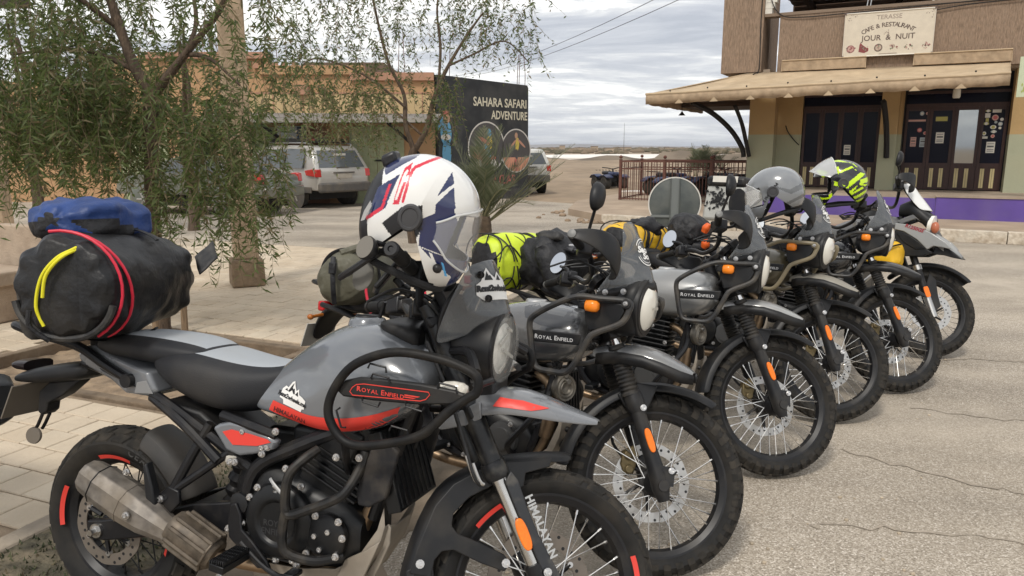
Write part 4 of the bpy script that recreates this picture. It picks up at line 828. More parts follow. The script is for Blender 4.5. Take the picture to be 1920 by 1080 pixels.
        mb = MB(); rp = sup(.0155, .046, 20, 2.6); c, q = math.cos(-.42 + PI), math.sin(.42); an = .44; R2 = lambda x, z: (1.4075 + x * math.cos(an) + z * math.sin(an), .510 - x * math.sin(an) * -1 * -1 + z * math.cos(an) * 1)
        pts = [(1.4075 + x * math.cos(-an) - z * math.sin(-an) * -1 * -1, .510 + x * math.sin(-an) + z * math.cos(-an)) for x, z in rp]; pts = [(1.4075 + x * math.cos(an) - z * math.sin(an), .510 + x * math.sin(an) + z * math.cos(an)) for x, z in rp]
        mb.plate(pts, s_ * .130, s_ * .139); O('side_reflector', mb, orange, None, S, bevel=.003)
        bolts(root, [(1.48, .412, s_ * .135), (1.366, .431, s_ * .112), (1.135, .42, s_ * .074), (1.50, .338, s_ * .135)], 0, .009, S)
    PF = [(1.109, .394), (1.124, .461), (1.165, .574), (1.213, .634), (1.287, .677), (1.357, .701), (1.43, .708), (1.500, .717), (1.493, .692), (1.422, .672), (1.418, .635), (1.393, .620), (1.329, .635), (1.261, .599), (1.219, .554), (1.216, .521), (1.234, .501), (1.300, .478), (1.370, .448), (1.390, .425), (1.373, .402), (1.303, .424), (1.225, .457), (1.193, .453), (1.175, .431), (1.168, .385)]
    rows = []
    for x, z in ((1.565, .722), (1.500, .722), (1.43, .713), (1.357, .703), (1.287, .679), (1.213, .636), (1.165, .576), (1.124, .463), (1.109, .39), (1.105, .36)):
        d = np.array([x - 1.5114, 0, z - .345]); u = d / np.linalg.norm(d); p = np.array([x, 0, z]); rows.append([p + u * .014 * (1 - t * t) + np.array([0, .072 * t, 0]) - u * (.016 if abs(t) > .99 else 0) for t in (-1, -.9, -.5, 0, .5, .9, 1)])
    mb = MB(); grid(mb, rows); ff = O('front_fender', mb, blk, None, S, solid=.005, sub=1, smooth=60)
    for s_ in (-1, 1): mb = MB(); mb.plate(PF, s_ * .069, s_ * .075); O('fender_side', mb, blk, ff, S, bevel=.003)
    for s_ in (-1, 1): mb = MB(); mb.plate([(1.10, .40), (1.17, .43), (1.18, .36), (1.20, .28), (1.17, .25), (1.12, .33)], s_ * .066, s_ * .0685); O('fender_flap', mb, blk2, ff, S, bevel=.003)
    mb = MB(); mb.box((1.255, 0, .84), (.055, .27, .04), np.array(Matrix.Rotation(-.46, 3, 'Y'))); mb.box((1.125, 0, 1.085), (.055, .26, .035), np.array(Matrix.Rotation(-.46, 3, 'Y'))); mb.tube([(1.10, 0, 1.07), (1.215, 0, .84)], .032, 16); O('triple_clamp', mb, blk2, None, S, bevel=.008)
    for dy in (0, .014): T('brake_hose', [(1.10, -.13 - dy, 1.02), (1.175, -.135 - dy, .87), (1.225, -.138 - dy, .74), (1.255, -.135 - dy, .66), (1.278, -.132, .640 - dy * .3)], .0045, cablem, k=5, M=S)
    for dx in (0, .02): T('hose_end', [(1.232 + dx, -.137, .715 - dx), (1.262 + dx * .6, -.135, .650), (1.288, -.132, .639)], .0052, silv, k=4, M=S)
    hb = T('handlebar', [(.965, -.42, 1.199), (1.03, -.29, 1.186), (1.06, -.19, 1.172), (1.075, -.12, 1.135), (1.085, -.05, 1.125), (1.085, .05, 1.125), (1.075, .12, 1.135), (1.06, .19, 1.172), (1.03, .29, 1.186), (.965, .42, 1.199)], .0125, blk2, k=5, M=S)
    for s_ in (-1, 1):
        mb = MB(); mb.tube(cr([(.967, s_ * .416, 1.199), (.997, s_ * .355, 1.193), (1.028, s_ * .295, 1.186)], 4), .0185, 14); mb.lathe([(.021, 0), (.021, .005)] * 1, (.9975, s_ * .355, 1.193), (.46, -s_ * .88, 0), 14); O('grip', mb, rub, hb, S)
        mb = MB(); mb.lathe([(.0205, 0), (.0205, .014), (.017, .018), (.008, .018), (.006, .014)], (.966, s_ * .418, 1.1992), (-.46, s_ * .885, .03), 20); O('bar_end', mb, blk2, hb, S)
        mb = MB(); mb.box((1.045, s_ * .255, 1.183), (.055, .075, .06), np.array(Matrix.Rotation(s_ * .45, 3, 'Z'))); mb.box((1.065, s_ * .215, 1.18), (.045, .05, .045)); O('switch_cluster', mb, blk2, hb, S, bevel=.008)
        T('lever', [(1.085, s_ * .235, 1.178), (1.108, s_ * .27, 1.176), (1.098, s_ * .33, 1.172), (1.082, s_ * .395, 1.170)], [.010] * 16 if False else .0075, blk2, k=5, M=S, par=hb); mb = MB(); mb.ball((1.079, s_ * .402, 1.170), .012, 14, 10); O('lever_ball', mb, blk2, hb, S)
        mb = MB(); mb.box((1.085, s_ * .05, 1.13), (.045, .035, .055)); O('bar_clamp', mb, blk2, hb, S, bevel=.008)
    mb = MB(); mb.lathe([(.028, 0), (.030, .004), (.030, .035), (.026, .04), (.001, .04)], (1.075, -.175, 1.19), (0, 0, 1), 18); mb.box((1.075, -.19, 1.175), (.05, .06, .03)); O('brake_reservoir', mb, blk2, hb, S)
    mirror(hb, (1.045, .43, 1.335), (-.95, .05, -.1), (0, 0, 1), .05, .05, S, stem=[(1.07, .20, 1.19), (1.075, .25, 1.26), (1.065, .36, 1.32)])
    mirror(hb, (.90, -.405, 1.203), (-.60, -.75, .10), (.25, 0, 1), .026, .031, S, glass=mat('dim_mirror', (.17, .155, .13), .25), stem=[(.99, -.36, 1.20), (.965, -.38, 1.215), (.925, -.40, 1.22)])
    # mast the helmet rests on, cable looms, phone holder
    T('phone_mount', [(1.07, -.20, 1.185), (1.07, -.215, 1.25), (1.07, -.225, 1.33)], .012, blk2, k=3, M=S, par=hb)
    mb = MB(); mb.box((.985, -.10, 1.215), (.016, .085, .14), np.array(Matrix.Rotation(.6, 3, 'Y'))); mb.tube([(1.05, -.10, 1.15), (1.0, -.10, 1.20)], .012, 10); mb.ball((1.03, -.10, 1.17), .017); O('phone_holder', mb, blk2, hb, S, bevel=.006)
    for q in range(6):
        y0 = -.14 + .05 * q; T('cable', [(1.03 + .01 * q, y0 * 1.5, 1.165), (1.10 + .012 * q, y0, 1.20 - .01 * (q % 3)), (1.19, y0 * .6, 1.13), (1.20, y0 * .4, 1.0), (1.14, y0 * .5, .90)], .0042, cablem, k=5, M=S if False else None)
    return root
bike1 = make_near_bike()
# ------------------------------------------------------------------ the row of older motorcycles
whitelens = mat('milky_lens', (.80, .775, .69), .12, var=.06, vscale=3, coat=1.0)
gait = mat('gaiter_rubber', (.016, .016, .017), .55, dust=.3, dcol=DU, dscale=14)
DUd = dict(dust=.22, dcol=DU, dscale=6)
def make_row_bike(label, pose, tank_col, rack_col, beak_col, guards=True, lug='rack', mirror_r=True, side_label=None):
    bx, by, h, lean, st, WB = pose; S = steer_matrix(st, WB)
    root = thing('motorcycle', label, 'motorcycle', (bx, by, .004), (-lean, 0, h), 'motorcycles parked in a row')
    def O(nm, mb, mt, par=None, M=None, **k):
        if M is not None: mb.xf(lambda v: app(M, v))
        return obj(nm, mb, mt, par or root, **k)
    def T(nm, pts, r, mt=blk2, k=5, n=9, closed=False, M=None, par=None):
        mb = MB(); mb.tube(cr(pts, k, closed) if k > 1 else pts, r, n, closed); return O(nm, mb, mt, par, M)
    wheel(root, 'rear_wheel', (0, 0, .322), .322, .125, .222, n_sp=24, sep=False, disc=(-.075, .12, .085))
    wheel(root, 'front_wheel', (WB, 0, .345), .345, .096, .268, M=S, n_sp=36, disc=(.060, .15, .112))
    # frame, engine
    for s_ in (-1, 1):
        T('frame_tube', [(1.09, s_ * .03, .93), (1.04, s_ * .07, .70), (.98, s_ * .09, .42), (.90, s_ * .10, .33), (.62, s_ * .12, .33), (.50, s_ * .12, .42), (.48, s_ * .12, .62)], .017, k=5)
        T('subframe_tube', [(.52, s_ * .12, .70), (.30, s_ * .13, .76), (.0, s_ * .12, .83), (-.20, s_ * .10, .86)], .013, k=4)
        T('strut_tube', [(.46, s_ * .12, .55), (.28, s_ * .13, .68), (.12, s_ * .125, .80)], .012, k=3)
        mb = MB(); mb.loft([np.array([[x, s_ * .105 - .014, z - hh], [x, s_ * .105 + .014, z - hh], [x, s_ * .105 + .014, z + hh], [x, s_ * .105 - .014, z + hh]]) for x, z, hh in ((-.04, .32, .025), (.25, .35, .03), (.52, .40, .035))]); O('swingarm', mb, blk2, bevel=.005)
    mb = MB(); mb.loft([xring(x, sup(w, (zt - zb) / 2, 18, 4, 0, (zt + zb) / 2)) for x, zb, zt, w in ((.52, .36, .54, .10), (.58, .31, .60, .125), (.78, .30, .56, .13), (.94, .33, .52, .12), (.98, .38, .46, .09))]); O('crankcase', mb, eng, smooth=40)
    mb = MB(); mb.lathe([(.105, 0), (.10, .02), (.08, .03), (.001, .032)], (.70, -.125, .44), (0, -1, 0), 32); O('clutch_cover', mb, eng, bevel=.003)
    mb = MB(); mb.lathe([(.07, 0), (.066, .02), (.001, .026)], (.86, -.12, .43), (0, -1, 0), 28); mb.lathe([(.045, 0), (.045, .012)], (.86, -.14, .43), (0, -1, 0), 28); O('engine_badge_cover', mb, mat('engine_grey', (.12, .12, .12), .35, .6)); 
    rot = np.array(Matrix.Rotation(.10, 3, 'Y')); mb = MB(); mb.box((.84, 0, .63), (.16, .15, .26), rot); O('cylinder', mb, eng, bevel=.01)
    for i in range(9): mb = MB(); mb.box((.832 + .0025 * i, 0, .535 + .024 * i), (.215, .215, .009), rot); O('cooling_fin', mb, eng, smooth=0, bevel=.002)
    mb = MB(); mb.box((.86, 0, .775), (.19, .18, .08), rot); O('cylinder_head', mb, eng, bevel=.012)
    T('header_pipe', [(.95, -.04, .70), (1.02, -.06, .66), (1.04, -.075, .56), (1.02, -.08, .43), (.95, -.09, .34), (.80, -.11, .29), (.60, -.13, .29), (.42, -.15, .33)], .020, header, k=6, n=12)
    mb = MB(); mb.tube([(1.048, -.078, .60), (1.04, -.08, .52), (1.028, -.082, .46)], [.027, .031, .028], 12); O('pipe_shield', mb, header)
    mb = MB(); mb.tube([(.43, -.16, .33), (.36, -.17, .36), (.02, -.175, .50), (-.12, -.175, .56), (-.13, -.175, .565)], [.022, .045, .052, .048, .03], 18); O('muffler', mb, mat('muffler_black', (.03, .03, .03), .5, .4, dust=.4, dcol=DU), smooth=40)
    rows = [[(x, -.10, z + .05), (x + .005, -.095, z), (x + .01, -.04, z - .01), (x + .01, .04, z - .01), (x + .005, .095, z), (x, .10, z + .05)] for x, z in ((1.10, .545), (1.09, .47), (1.05, .37), (.97, .30), (.80, .265), (.60, .262))]; mb = MB(); grid(mb, rows); O('skid_plate', mb, skidm, solid=.005, bevel=.003)
    for x, z, r_ in ((1.105, .50, .011), (1.098, .44, .016)): mb = MB(); mb.cyl((x - .02, -.055, z), (x + .012, -.055, z), r_, n=14); O('plate_hole', mb, blackd)
    mb = MB(); mb.box((.60, 0, .60), (.17, .2, .22)); mb.box((.72, 0, .70), (.12, .15, .12)); O('airbox', mb, eng, bevel=.02)
    mb = MB(); mb.lathe([(.001, .0), (.012, .004), (.018, .004), (.024, .010), (.028, .006), (.036, .012), (.042, .008), (.050, .010), (.054, .0), (.050, -.022), (.03, -.03)], (1.108, -.105, .672), (.92, -.38, .05), 32); O('horn', mb, mat('horn_metal', (.20, .185, .16), .42, .7, dust=.4, dcol=DU), smooth=25)
    mb = MB(); mb.box((1.075, 0, .62), (.03, .16, .20), np.array(Matrix.Rotation(-.12, 3, 'Y'))); oc = O('oil_cooler', mb, eng, bevel=.004)
    for i in range(6): mb = MB(); mb.box((1.092 + .0, -.065 + .026 * i, .62), (.006, .005, .19), np.array(Matrix.Rotation(-.12, 3, 'Y'))); obj('cooler_fin', mb, blk2, oc, smooth=0)
    for s_ in (-1, 1): T('engine_guard', [(1.04, s_ * .07, .72), (1.06, s_ * .16, .62), (1.00, s_ * .21, .52), (.92, s_ * .19, .42), (.92, s_ * .10, .36)], .0125, k=5)
    for q in range(4): T('cable', [(1.0 + .02 * q, -.09, .82 - .02 * q), (1.07, -.10 + .01 * q, .70), (1.04 + .01 * q, -.09, .56), (.98, -.10, .50)], .004, cablem, k=4, n=6)
    mb = MB(); mb.cyl((1.05, -.09, .735), (1.12, -.12, .725), .010); mb.cyl((1.06, -.085, .71), (1.13, -.115, .70), .010); O('ignition_plug', mb, silv)
    for s_ in (-1, 1): mb = MB(); mb.box((.60, s_ * .20, .36), (.045, .13, .025)); O('footpeg', mb, eng, bevel=.004)
    T('side_stand', [(.60, .13, .32), (.62, .21, .16), (.63, .265, .03)], .012, k=2)
    bolts(root, [(.62, .36), (.70, .335), (.80, .36), (.91, .50), (.78, .52), (.62, .54), (.93, .37), (.88, .70), (.55, .60), (.95, .62), (1.0, .55), (.84, .80)], -.158, .008)
    # tank and seat
    secs = [(.62, .80, .86, .085), (.66, .785, .905, .11), (.74, .765, .955, .135), (.84, .748, .985, .155), (.95, .742, .996, .168), (1.05, .75, .992, .170), (1.12, .775, .982, .162), (1.155, .815, .965, .145), (1.17, .85, .94, .11)]
    mb = MB(); rings = []; n = 32
    for x, zb, zt, w in secs:
        a = np.linspace(0, 2 * PI, n, endpoint=False); c_, s_ = np.cos(a), np.sin(a); zm = zb + (zt - zb) * .42
        z = np.where(s_ > 0, zm + (zt - zm) * np.abs(s_) ** (2 / 2.1), zm - (zm - zb) * np.abs(s_) ** (2 / 4.0)); y = w * np.sign(c_) * np.abs(c_) ** (2 / 2.6); rings.append(np.stack([np.full(n, x), y, z], 1))
    mb.loft(rings); tank = O('fuel_tank', mb, tank_col, sub=2, smooth=80); tb = bvh_of(tank)
    for s_ in (-1, 1): decal(root, 'tank_band', [[(.90, .97), (.93, .93), (1.0, .91), (1.10, .905), (1.175, .905), (1.17, .945), (1.13, .985), (1.09, .985), (1.09, .95), (1.02, .955), (.95, .985)]], tb, s_, mat('tank_dark_band', (.05, .052, .056), .25, coat=.6), .0015, parent=tank) if tank_col.name == 'tank_graphite' else None
    mb = MB(); mb.lathe([(.001, .004), (.04, .004), (.045, 0), (.05, -.01)], (.90, 0, .992), (0, 0, 1), 24); O('fuel_cap', mb, silv)
    def loft_sec(nm, secs, m_, p=3.2): mb = MB(); mb.loft([xring(x, sup(w, (zt - zb) / 2, 20, p, 0, (zt + zb) / 2)) for x, zb, zt, w in secs]); return O(nm, mb, m_, sub=2, smooth=60)
    loft_sec('rider_seat', [(.20, .86, .89, .10), (.24, .80, .90, .14), (.36, .775, .86, .155), (.48, .77, .845, .15), (.60, .79, .87, .12), (.66, .82, .90, .09), (.68, .84, .89, .06)], seatm)
    loft_sec('pillion_seat', [(-.14, .87, .90, .09), (-.11, .85, .925, .12), (.0, .84, .935, .14), (.12, .835, .935, .14), (.20, .85, .92, .12), (.225, .87, .90, .09)], seatm)
    for s_ in (-1, 1): mb = MB(); mb.plate([(.30, .76), (.52, .76), (.58, .72), (.54, .60), (.42, .60), (.33, .68)], s_ * .13, s_ * .15); O('side_panel', mb, tank_col, bevel=.008)
    # headlight, cowl, rack
    hx = (1, 0, -.06); hc = (1.372, 0, 1.010); mb = MB(); mb.lathe([(.03, -.16), (.08, -.145), (.104, -.09), (.112, -.04), (.116, -.005), (.112, .004), (.103, .006)], hc, hx, 44); hl = O('headlight', mb, blk)
    mb = MB(); mb.lathe([(.088, .002), (.086, .010), (.07, .022), (.04, .030), (.001, .034)], hc, hx, 44, cap=False); obj('headlight_lens', mb, whitelens, hl)
    mb = MB(); mb.ring([(.086, -.004), (.104, .0), (.101, .009), (.088, .011)], hc, hx, 44); obj('headlight_rim', mb, blk2, hl)
    mb = MB(); mb.box((1.410, 0, 1.010), (.003, .045, .010)); obj('lens_badge', mb, mat('lens_badge', (.45, .43, .38), .4), hl)
    loft_sec('headlight_cowl', [(1.17, .93, 1.04, .09), (1.23, .90, 1.07, .12), (1.30, .89, 1.10, .125), (1.36, .90, 1.125, .118), (1.378, .93, 1.11, .10)], blk)
    rows = []
    for xc, zc, xs, zs, w in ((1.392, 1.105, 1.225, 1.055, .150), (1.388, 1.125, 1.232, 1.075, .150), (1.372, 1.165, 1.262, 1.125, .136), (1.352, 1.21, 1.285, 1.175, .108), (1.332, 1.25, 1.290, 1.225, .088), (1.312, 1.285, 1.284, 1.265, .078), (1.294, 1.315, 1.276, 1.300, .068), (1.280, 1.333, 1.27, 1.325, .045)):
        rows.append([(xc - (xc - xs) * abs(t) ** 1.8, w * t, zc - (zc - zs) * t * t) for t in np.linspace(-1, 1, 17)])
    mb = MB(); grid(mb, rows); scr = O('windscreen', mb, screenm, solid=.004, sub=2, smooth=60); sb = bvh_of(scr)
    mb = MB(); rows = [[(xc - (xc - xs) * abs(t) ** 1.8 + .003, w * t * 1.01, zc - (zc - zs) * t * t) for t in np.linspace(-1, 1, 17)] for xc, zc, xs, zs, w in ((1.392, 1.07, 1.222, 1.03, .150), (1.395, 1.108, 1.226, 1.060, .151))]; grid(mb, rows); O('screen_base', mb, blk, solid=.006)
    bolts(root, [(1.262, 1.062, -.149), (1.325, 1.070, -.128)], 0, .0085)
    dm = MB()
    def sd(shape):
        v, f = shape; project(v, f, sb, (1.40, -.045, 1.235), (.55, .83, -.05), (-.32, .15, .93), (-.80, .55, -.22), .005, dm)
    a = np.linspace(0, 2 * PI, 37)[:-1]; ring_ = lambda r0, r1, a0, a1: (np.concatenate([np.stack([r * np.cos(np.linspace(a0, a1, 22)), 1.25 * r * np.sin(np.linspace(a0, a1, 22))], 1) for r in (r0, r1)]), [(i, i + 1, 22 + i + 1, 22 + i) for i in range(21)])
    for r0, r1 in ((.041, .044), (.034, .0355)):
        for a0, a1 in ((.5, 2.75), (3.6, 5.9)): sd(ring_(r0, r1, a0, a1))
    sd(place2d(text2d('Sacra', .034, .0016, .25), 0, .010, .12)); sd(place2d(text2d('Sol', .034, .0016, .25), .006, -.016, .12)); O('screen_sticker', dm, whited, scr, smooth=60, flipfix=False)
    for s_ in (-1, 1):
        g = [(1.366, .175, 1.037), (1.267, .205, 1.040), (1.182, .222, 1.039), (1.097, .235, 1.000), (1.025, .24, .955), (1.004, .24, .922), (1.015, .24, .855), (1.034, .24, .780), (1.057, .24, .755), (1.11, .24, .752), (1.168, .24, .757), (1.204, .235, .801), (1.239, .228, .880), (1.262, .22, .912), (1.345, .19, .955), (1.368, .178, .995)]
        rk = T('front_rack', [(x, s_ * y, z) for x, y, z in g], .0118, rack_col, k=4, n=10, closed=True)
        T('rack_stay', [(1.10, s_ * .237, .754), (1.08, s_ * .16, .74), (1.05, s_ * .08, .74)], .010, rack_col, par=rk, k=3); T('rack_stay', [(1.366, s_ * .175, 1.02), (1.33, s_ * .11, 1.0)], .010, rack_col, par=rk, k=1)
        mb = MB(); mb.lathe([(.018, -.012), (.018, .012)], (1.362, s_ * .18, 1.030), (0, s_, 0), 18); O('rack_eye', mb, rack_col, rk, bevel=.002); bolts(root, [(1.362, 1.030, s_ * .192)], 0, .007, m_=boltm) if s_ < 0 else None
        mb = MB(); mb.plate([(1.19, 1.028), (1.345, 1.028), (1.356, 1.0), (1.34, .962), (1.27, .925), (1.222, .915), (1.205, .955)], s_ * .178, s_ * .186); O('rack_plate', mb, blk, rk, bevel=.004)
        mb = MB(); mb.plate([(1.010, .897), (1.218, .905), (1.21, .862), (1.025, .853)], s_ * .226, s_ * .234); npn = O('name_panel', mb, blk, rk, bevel=.004)
        if s_ < 0:
            v, f = place2d(smallcaps(['ROYAL', 'ENFIELD'], .0235, .35, 1.05), 1.107, .877, .03); mb = MB(); mb.add(np.stack([v[:, 0], np.full(len(v), -.2358), v[:, 1]], 1), f); O('name_lettering', mb, silverd, npn, smooth=0, flipfix=False)
        mb = MB(); yb = s_ * .188
        mb.loft([np.stack([np.full(14, x) + 0, yb + s_ * dy + u_[:, 0], 1.010 + u_[:, 1]], 1) for x, dy, u_ in ((1.212, .02, sup(.010, .012, 14)), (1.218, .02, sup(.020, .021, 14)), (1.24, .02, sup(.023, .023, 14)), (1.258, .02, sup(.020, .021, 14)), (1.266, .02, sup(.010, .012, 14)))]); O('turn_indicator', mb, amber, rk, smooth=60)
        mb = MB(); mb.box((1.198, s_ * .200, 1.010), (.03, .03, .03)); O('indicator_stalk', mb, blk, rk, bevel=.006)
    # high beak
    rows = []
    for x, zt, zb, w in ((1.19, .838, .80, .062), (1.25, .855, .81, .078), (1.32, .866, .818, .082), (1.40, .862, .818, .078), (1.47, .843, .803, .066), (1.54, .812, .785, .046), (1.58, .790, .78, .022)): rows.append([(x, w * math.sin(t), zb + (zt - zb) * max(0, math.cos(t)) ** .6) for t in np.linspace(-PI / 2, PI / 2, 15)])
    mb = MB(); grid(mb, rows); bk = O('front_beak', mb, beak_col, solid=.004, sub=2, smooth=60)
    rows = [[(x, y * 1.01, z - .004) for x, y, z in r_] for r_ in [[r[i] for i in (0, 1, 2, 7, 12, 13, 14)] for r in rows]]
    mb = MB()
    for s_ in (0, 1): pass
    skirt = [[(x, s_ * w * 1.012, zb + (zt - zb) * .45) for x, zt, zb, w in ((1.21, .84, .80, .066), (1.25, .855, .81, .078), (1.32, .866, .818, .082), (1.40, .862, .818, .078), (1.47, .843, .803, .066), (1.54, .812, .785, .046), (1.583, .790, .78, .020))] for s_ in (-1, 1)]
    for s_, sk in zip((-1, 1), skirt): mb = MB(); grid(mb, [sk, [(x, y, z - .045 + .01 * (i == 6)) for i, (x, y, z) in enumerate(sk)]]); O('beak_skirt', mb, blk, bk, solid=.004)
    # fork and front fender
    fa = lambda z: 1.462 - .447 * (z - .345)
    for s_ in (-1, 1):
        mb = MB(); mb.tube([(fa(z), s_ * .10, z) for z in (1.06, .82)], .0205, 14); f_ = O('fork_tube', mb, chrome, None, S)
        mb = MB(); mb.lathe([(.026, 0), (.036, .004)] + [(.0365 - .0065 * (i % 2), .012 + .0078 * i) for i in range(23)] + [(.030, .20)], (fa(.665), s_ * .10, .655), (-.408, 0, .913), 22, cap=True); O('fork_gaiter', mb, gait, f_, S, smooth=20)
        mb = MB(); mb.tube([(fa(z), s_ * .10, z) for z in (.665, .64, .62, .60)], [.034, .037, .037, .031], 16); mb.tube([(fa(z), s_ * .10, z) for z in (.62, .48, .42, .38)] + [(fa(.33) - .004, s_ * .10, .33), (fa(.29) - .006, s_ * .10, .29)], [.029, .029, .031, .034, .033, .022], 16); mb.box((1.474, s_ * .10, .38), (.06, .05, .07)); mb.cyl((1.465, s_ * .14, .345), (1.465, s_ * .06, .345), .02, n=14); O('fork_leg', mb, mat('fork_leg_black', (.014, .0145, .0165), .42, spec=.35, dust=.16, dcol=DU, dscale=14), f_, S, smooth=40)
        bolts(root, [(1.49, .402, s_ * .13), (fa(.615) + .02, .615, s_ * .132)], 0, .009, S)
        mb = MB(); rp = sup(.0135, .046, 18, 2.8); an = .42; mb.plate([(fa(.50) + .006 + x * math.cos(an) - z * math.sin(an), .50 + x * math.sin(an) + z * math.cos(an)) for x, z in rp], s_ * .128, s_ * .137); O('side_reflector', mb, orange, None, S, bevel=.003)
        mb = MB(); mb.box((fa(1.06), s_ * .10, 1.07), (.05, .05, .05)); O('fork_cap', mb, silv if s_ < 0 else blk2, None, S, bevel=.006)
    rows = []
    for a in np.linspace(-1.52, .55, 18):
        r = .372 + .018 * max(0, a - .1); x, z = WB + r * math.sin(a), .345 + r * math.cos(a); u = np.array([math.sin(a), 0, math.cos(a)]); w = .070 - .012 * max(0, a) - .006 * max(0, -a - .9); rows.append([np.array([x, w * t, z]) + u * (.014 * (1 - t * t) - (.028 if abs(t) > .99 else 0)) for t in (-1, -.93, -.6, 0, .6, .93, 1)])
    mb = MB(); grid(mb, rows); ff = O('front_fender', mb, blk, None, S, solid=.005, sub=1, smooth=60)
    for s_ in (-1, 1): mb = MB(); mb.plate([(1.27, .655), (1.34, .71), (1.42, .71), (1.40, .64), (1.385, .60), (1.34, .60), (1.30, .615)], s_ * .066, s_ * .082); O('fender_mount', mb, blk, ff, S, bevel=.005)
    mb = MB(); mb.tube(cr([(1.36, .09, .62), (1.30, .10, .50), (1.36, .085, .42), (1.43, .08, .38)], 4), .006, 8); O('brake_hose', mb, cablem, None, S)
    mb = MB(); mb.plate([(1.34, .45), (1.385, .48), (1.405, .44), (1.39, .37), (1.36, .355), (1.335, .40)], .045, .085); mb.cyl((1.36, .03, .44), (1.36, .10, .44), .018, n=14); mb.cyl((1.37, .03, .385), (1.37, .10, .385), .018, n=14); O('brake_caliper', mb, gold, None, S, bevel=.005)
    mb = MB(); mb.box((fa(.87), 0, .88), (.06, .27, .04), np.array(Matrix.Rotation(-.42, 3, 'Y'))); mb.box((fa(1.06), 0, 1.06), (.06, .26, .03), np.array(Matrix.Rotation(-.42, 3, 'Y'))); mb.tube([(1.10, 0, 1.05), (1.18, 0, .86)], .03, 14); O('triple_clamp', mb, blk2, None, S, bevel=.008)
    # bars
    hbp = [(.985, .415, 1.150), (1.03, .30, 1.150), (1.085, .19, 1.145), (1.115, .10, 1.11), (1.125, 0, 1.105)]
    hb = T('handlebar', [(x, -y, z) for x, y, z in hbp] + [p for p in hbp[::-1][1:]], .0115, blk2, k=5, M=S)
    for s_ in (-1, 1):
        mb = MB(); mb.tube([(.987, s_ * .412, 1.150), (1.03, s_ * .30, 1.150)], .0175, 12); O('grip', mb, rub, hb, S)
        mb = MB(); mb.box((1.055, s_ * .262, 1.150), (.055, .07, .055)); mb.box((1.075, s_ * .235, 1.165), (.04, .05, .03)); O('switch_cluster', mb, blk2, hb, S, bevel=.008)
        T('lever', [(1.075, s_ * .25, 1.148), (1.105, s_ * .30, 1.145), (1.085, s_ * .39, 1.143)], .007, silv if s_ > 0 else blk2, k=4, M=S, par=hb)
        if guards:
            rows = []
            for x, y, z, hh in ((.990, .432, 1.150, .016), (1.035, .440, 1.150, .024), (1.09, .44, 1.143, .038), (1.135, .42, 1.125, .052), (1.168, .385, 1.105, .060), (1.182, .335, 1.095, .058), (1.180, .28, 1.09, .048), (1.165, .235, 1.085, .030)):
                rows.append([(x - .012 * abs(t) ** 2, s_ * y, z + hh * t) for t in (-1, -.6, 0, .6, 1)])
            mb = MB(); grid(mb, rows); O('hand_guard', mb, blk, hb, S, solid=.006, sub=1, smooth=60)
            mb = MB(); mb.lathe([(.016, -.01), (.017, 0), (.015, .006), (.006, .008)], (.983, s_ * .430, 1.150), (-.35, s_, 0), 18); O('bar_end', mb, mat('bar_end_grey', (.16, .16, .155), .5, .3), hb, S)
        else:
            mb = MB(); mb.lathe([(.018, -.01), (.018, .01), (.006, .012)], (.984, s_ * .422, 1.150), (-.35, s_, 0), 16); O('bar_end', mb, blk2, hb, S)
    if mirror_r: mirror(hb, (1.060, -.33, 1.335), (-.80, .50, .05), (.15, 0, 1), .040, .056, S, stem=[(1.06, -.25, 1.165), (1.06, -.27, 1.22), (1.066, -.32, 1.285)])
    mirror(hb, (1.02, .37, 1.245), (-.55, -.80, .12), (.3, 0, 1), .040, .056, S, stem=[(1.06, .25, 1.165), (1.055, .28, 1.20), (1.03, .345, 1.225)])
    mb = MB(); mb.lathe([(.06, -.03), (.068, 0), (.062, .008)], (1.19, .03, 1.11), (-.75, 0, .65), 28); mb.lathe([(.035, -.02), (.04, 0), (.036, .006)], (1.19, -.075, 1.10), (-.75, 0, .65), 20); O('instrument', mb, blk2)
    mb = MB(); mb.lathe([(.022, 0), (.026, .004), (.026, .03), (.001, .032)], (1.07, -.175, 1.165), (0, 0, 1), 16); O('brake_reservoir', mb, blk2, hb, S)
    for q in range(6): y0 = -.16 + .06 * q; T('cable', [(1.07, y0 * 1.5, 1.14), (1.15 + .01 * q, y0, 1.17 - .012 * (q % 3)), (1.24, y0 * .5, 1.10), (1.20, y0 * .5, .97), (1.12, y0 * .4, .88)], .004, cablem, k=5, n=6)
    # tail
    for s_ in (-1, 1): T('rack_tube', [(.05, s_ * .15, .90), (-.10, s_ * .15, .95), (-.22, s_ * .13, .965), (-.27, s_ * .08, .965), (-.28, 0, .965)], .011, k=4)
    mb = MB(); mb.box((-.15, 0, .965), (.24, .22, .012)); O('rear_rack', mb, blk2, bevel=.004)
    loft_sec('rear_mudguard', [(-.30, .66, .69, .06), (-.26, .74, .79, .075), (-.21, .80, .85, .085), (-.15, .83, .87, .085), (-.05, .82, .86, .08)], blk)
    mb = MB(); mb.box((-.25, 0, .845), (.05, .11, .05)); O('tail_lamp', mb, redlens, bevel=.01)
    for s_ in (-1, 1): mb = MB(); mb.ball((-.22, s_ * .15, .80), (.017, .014, .014)); mb.cyl((-.21, s_ * .08, .81), (-.22, s_ * .145, .80), .008); O('rear_indicator', mb, mat('dull_amber', (.42, .13, .02), .35))
    mb = MB(); mb.box((-.305, 0, .70), (.006, .20, .12), np.array(Matrix.Rotation(.3, 3, 'Y'))); O('number_plate', mb, mat('plate_white', (.6, .58, .52), .5, dust=.4, dcol=DU))
    return root, S
t_graph = mat('tank_graphite', (.085, .088, .092), .2, coat=1, var=.1, vscale=3, **DUd)
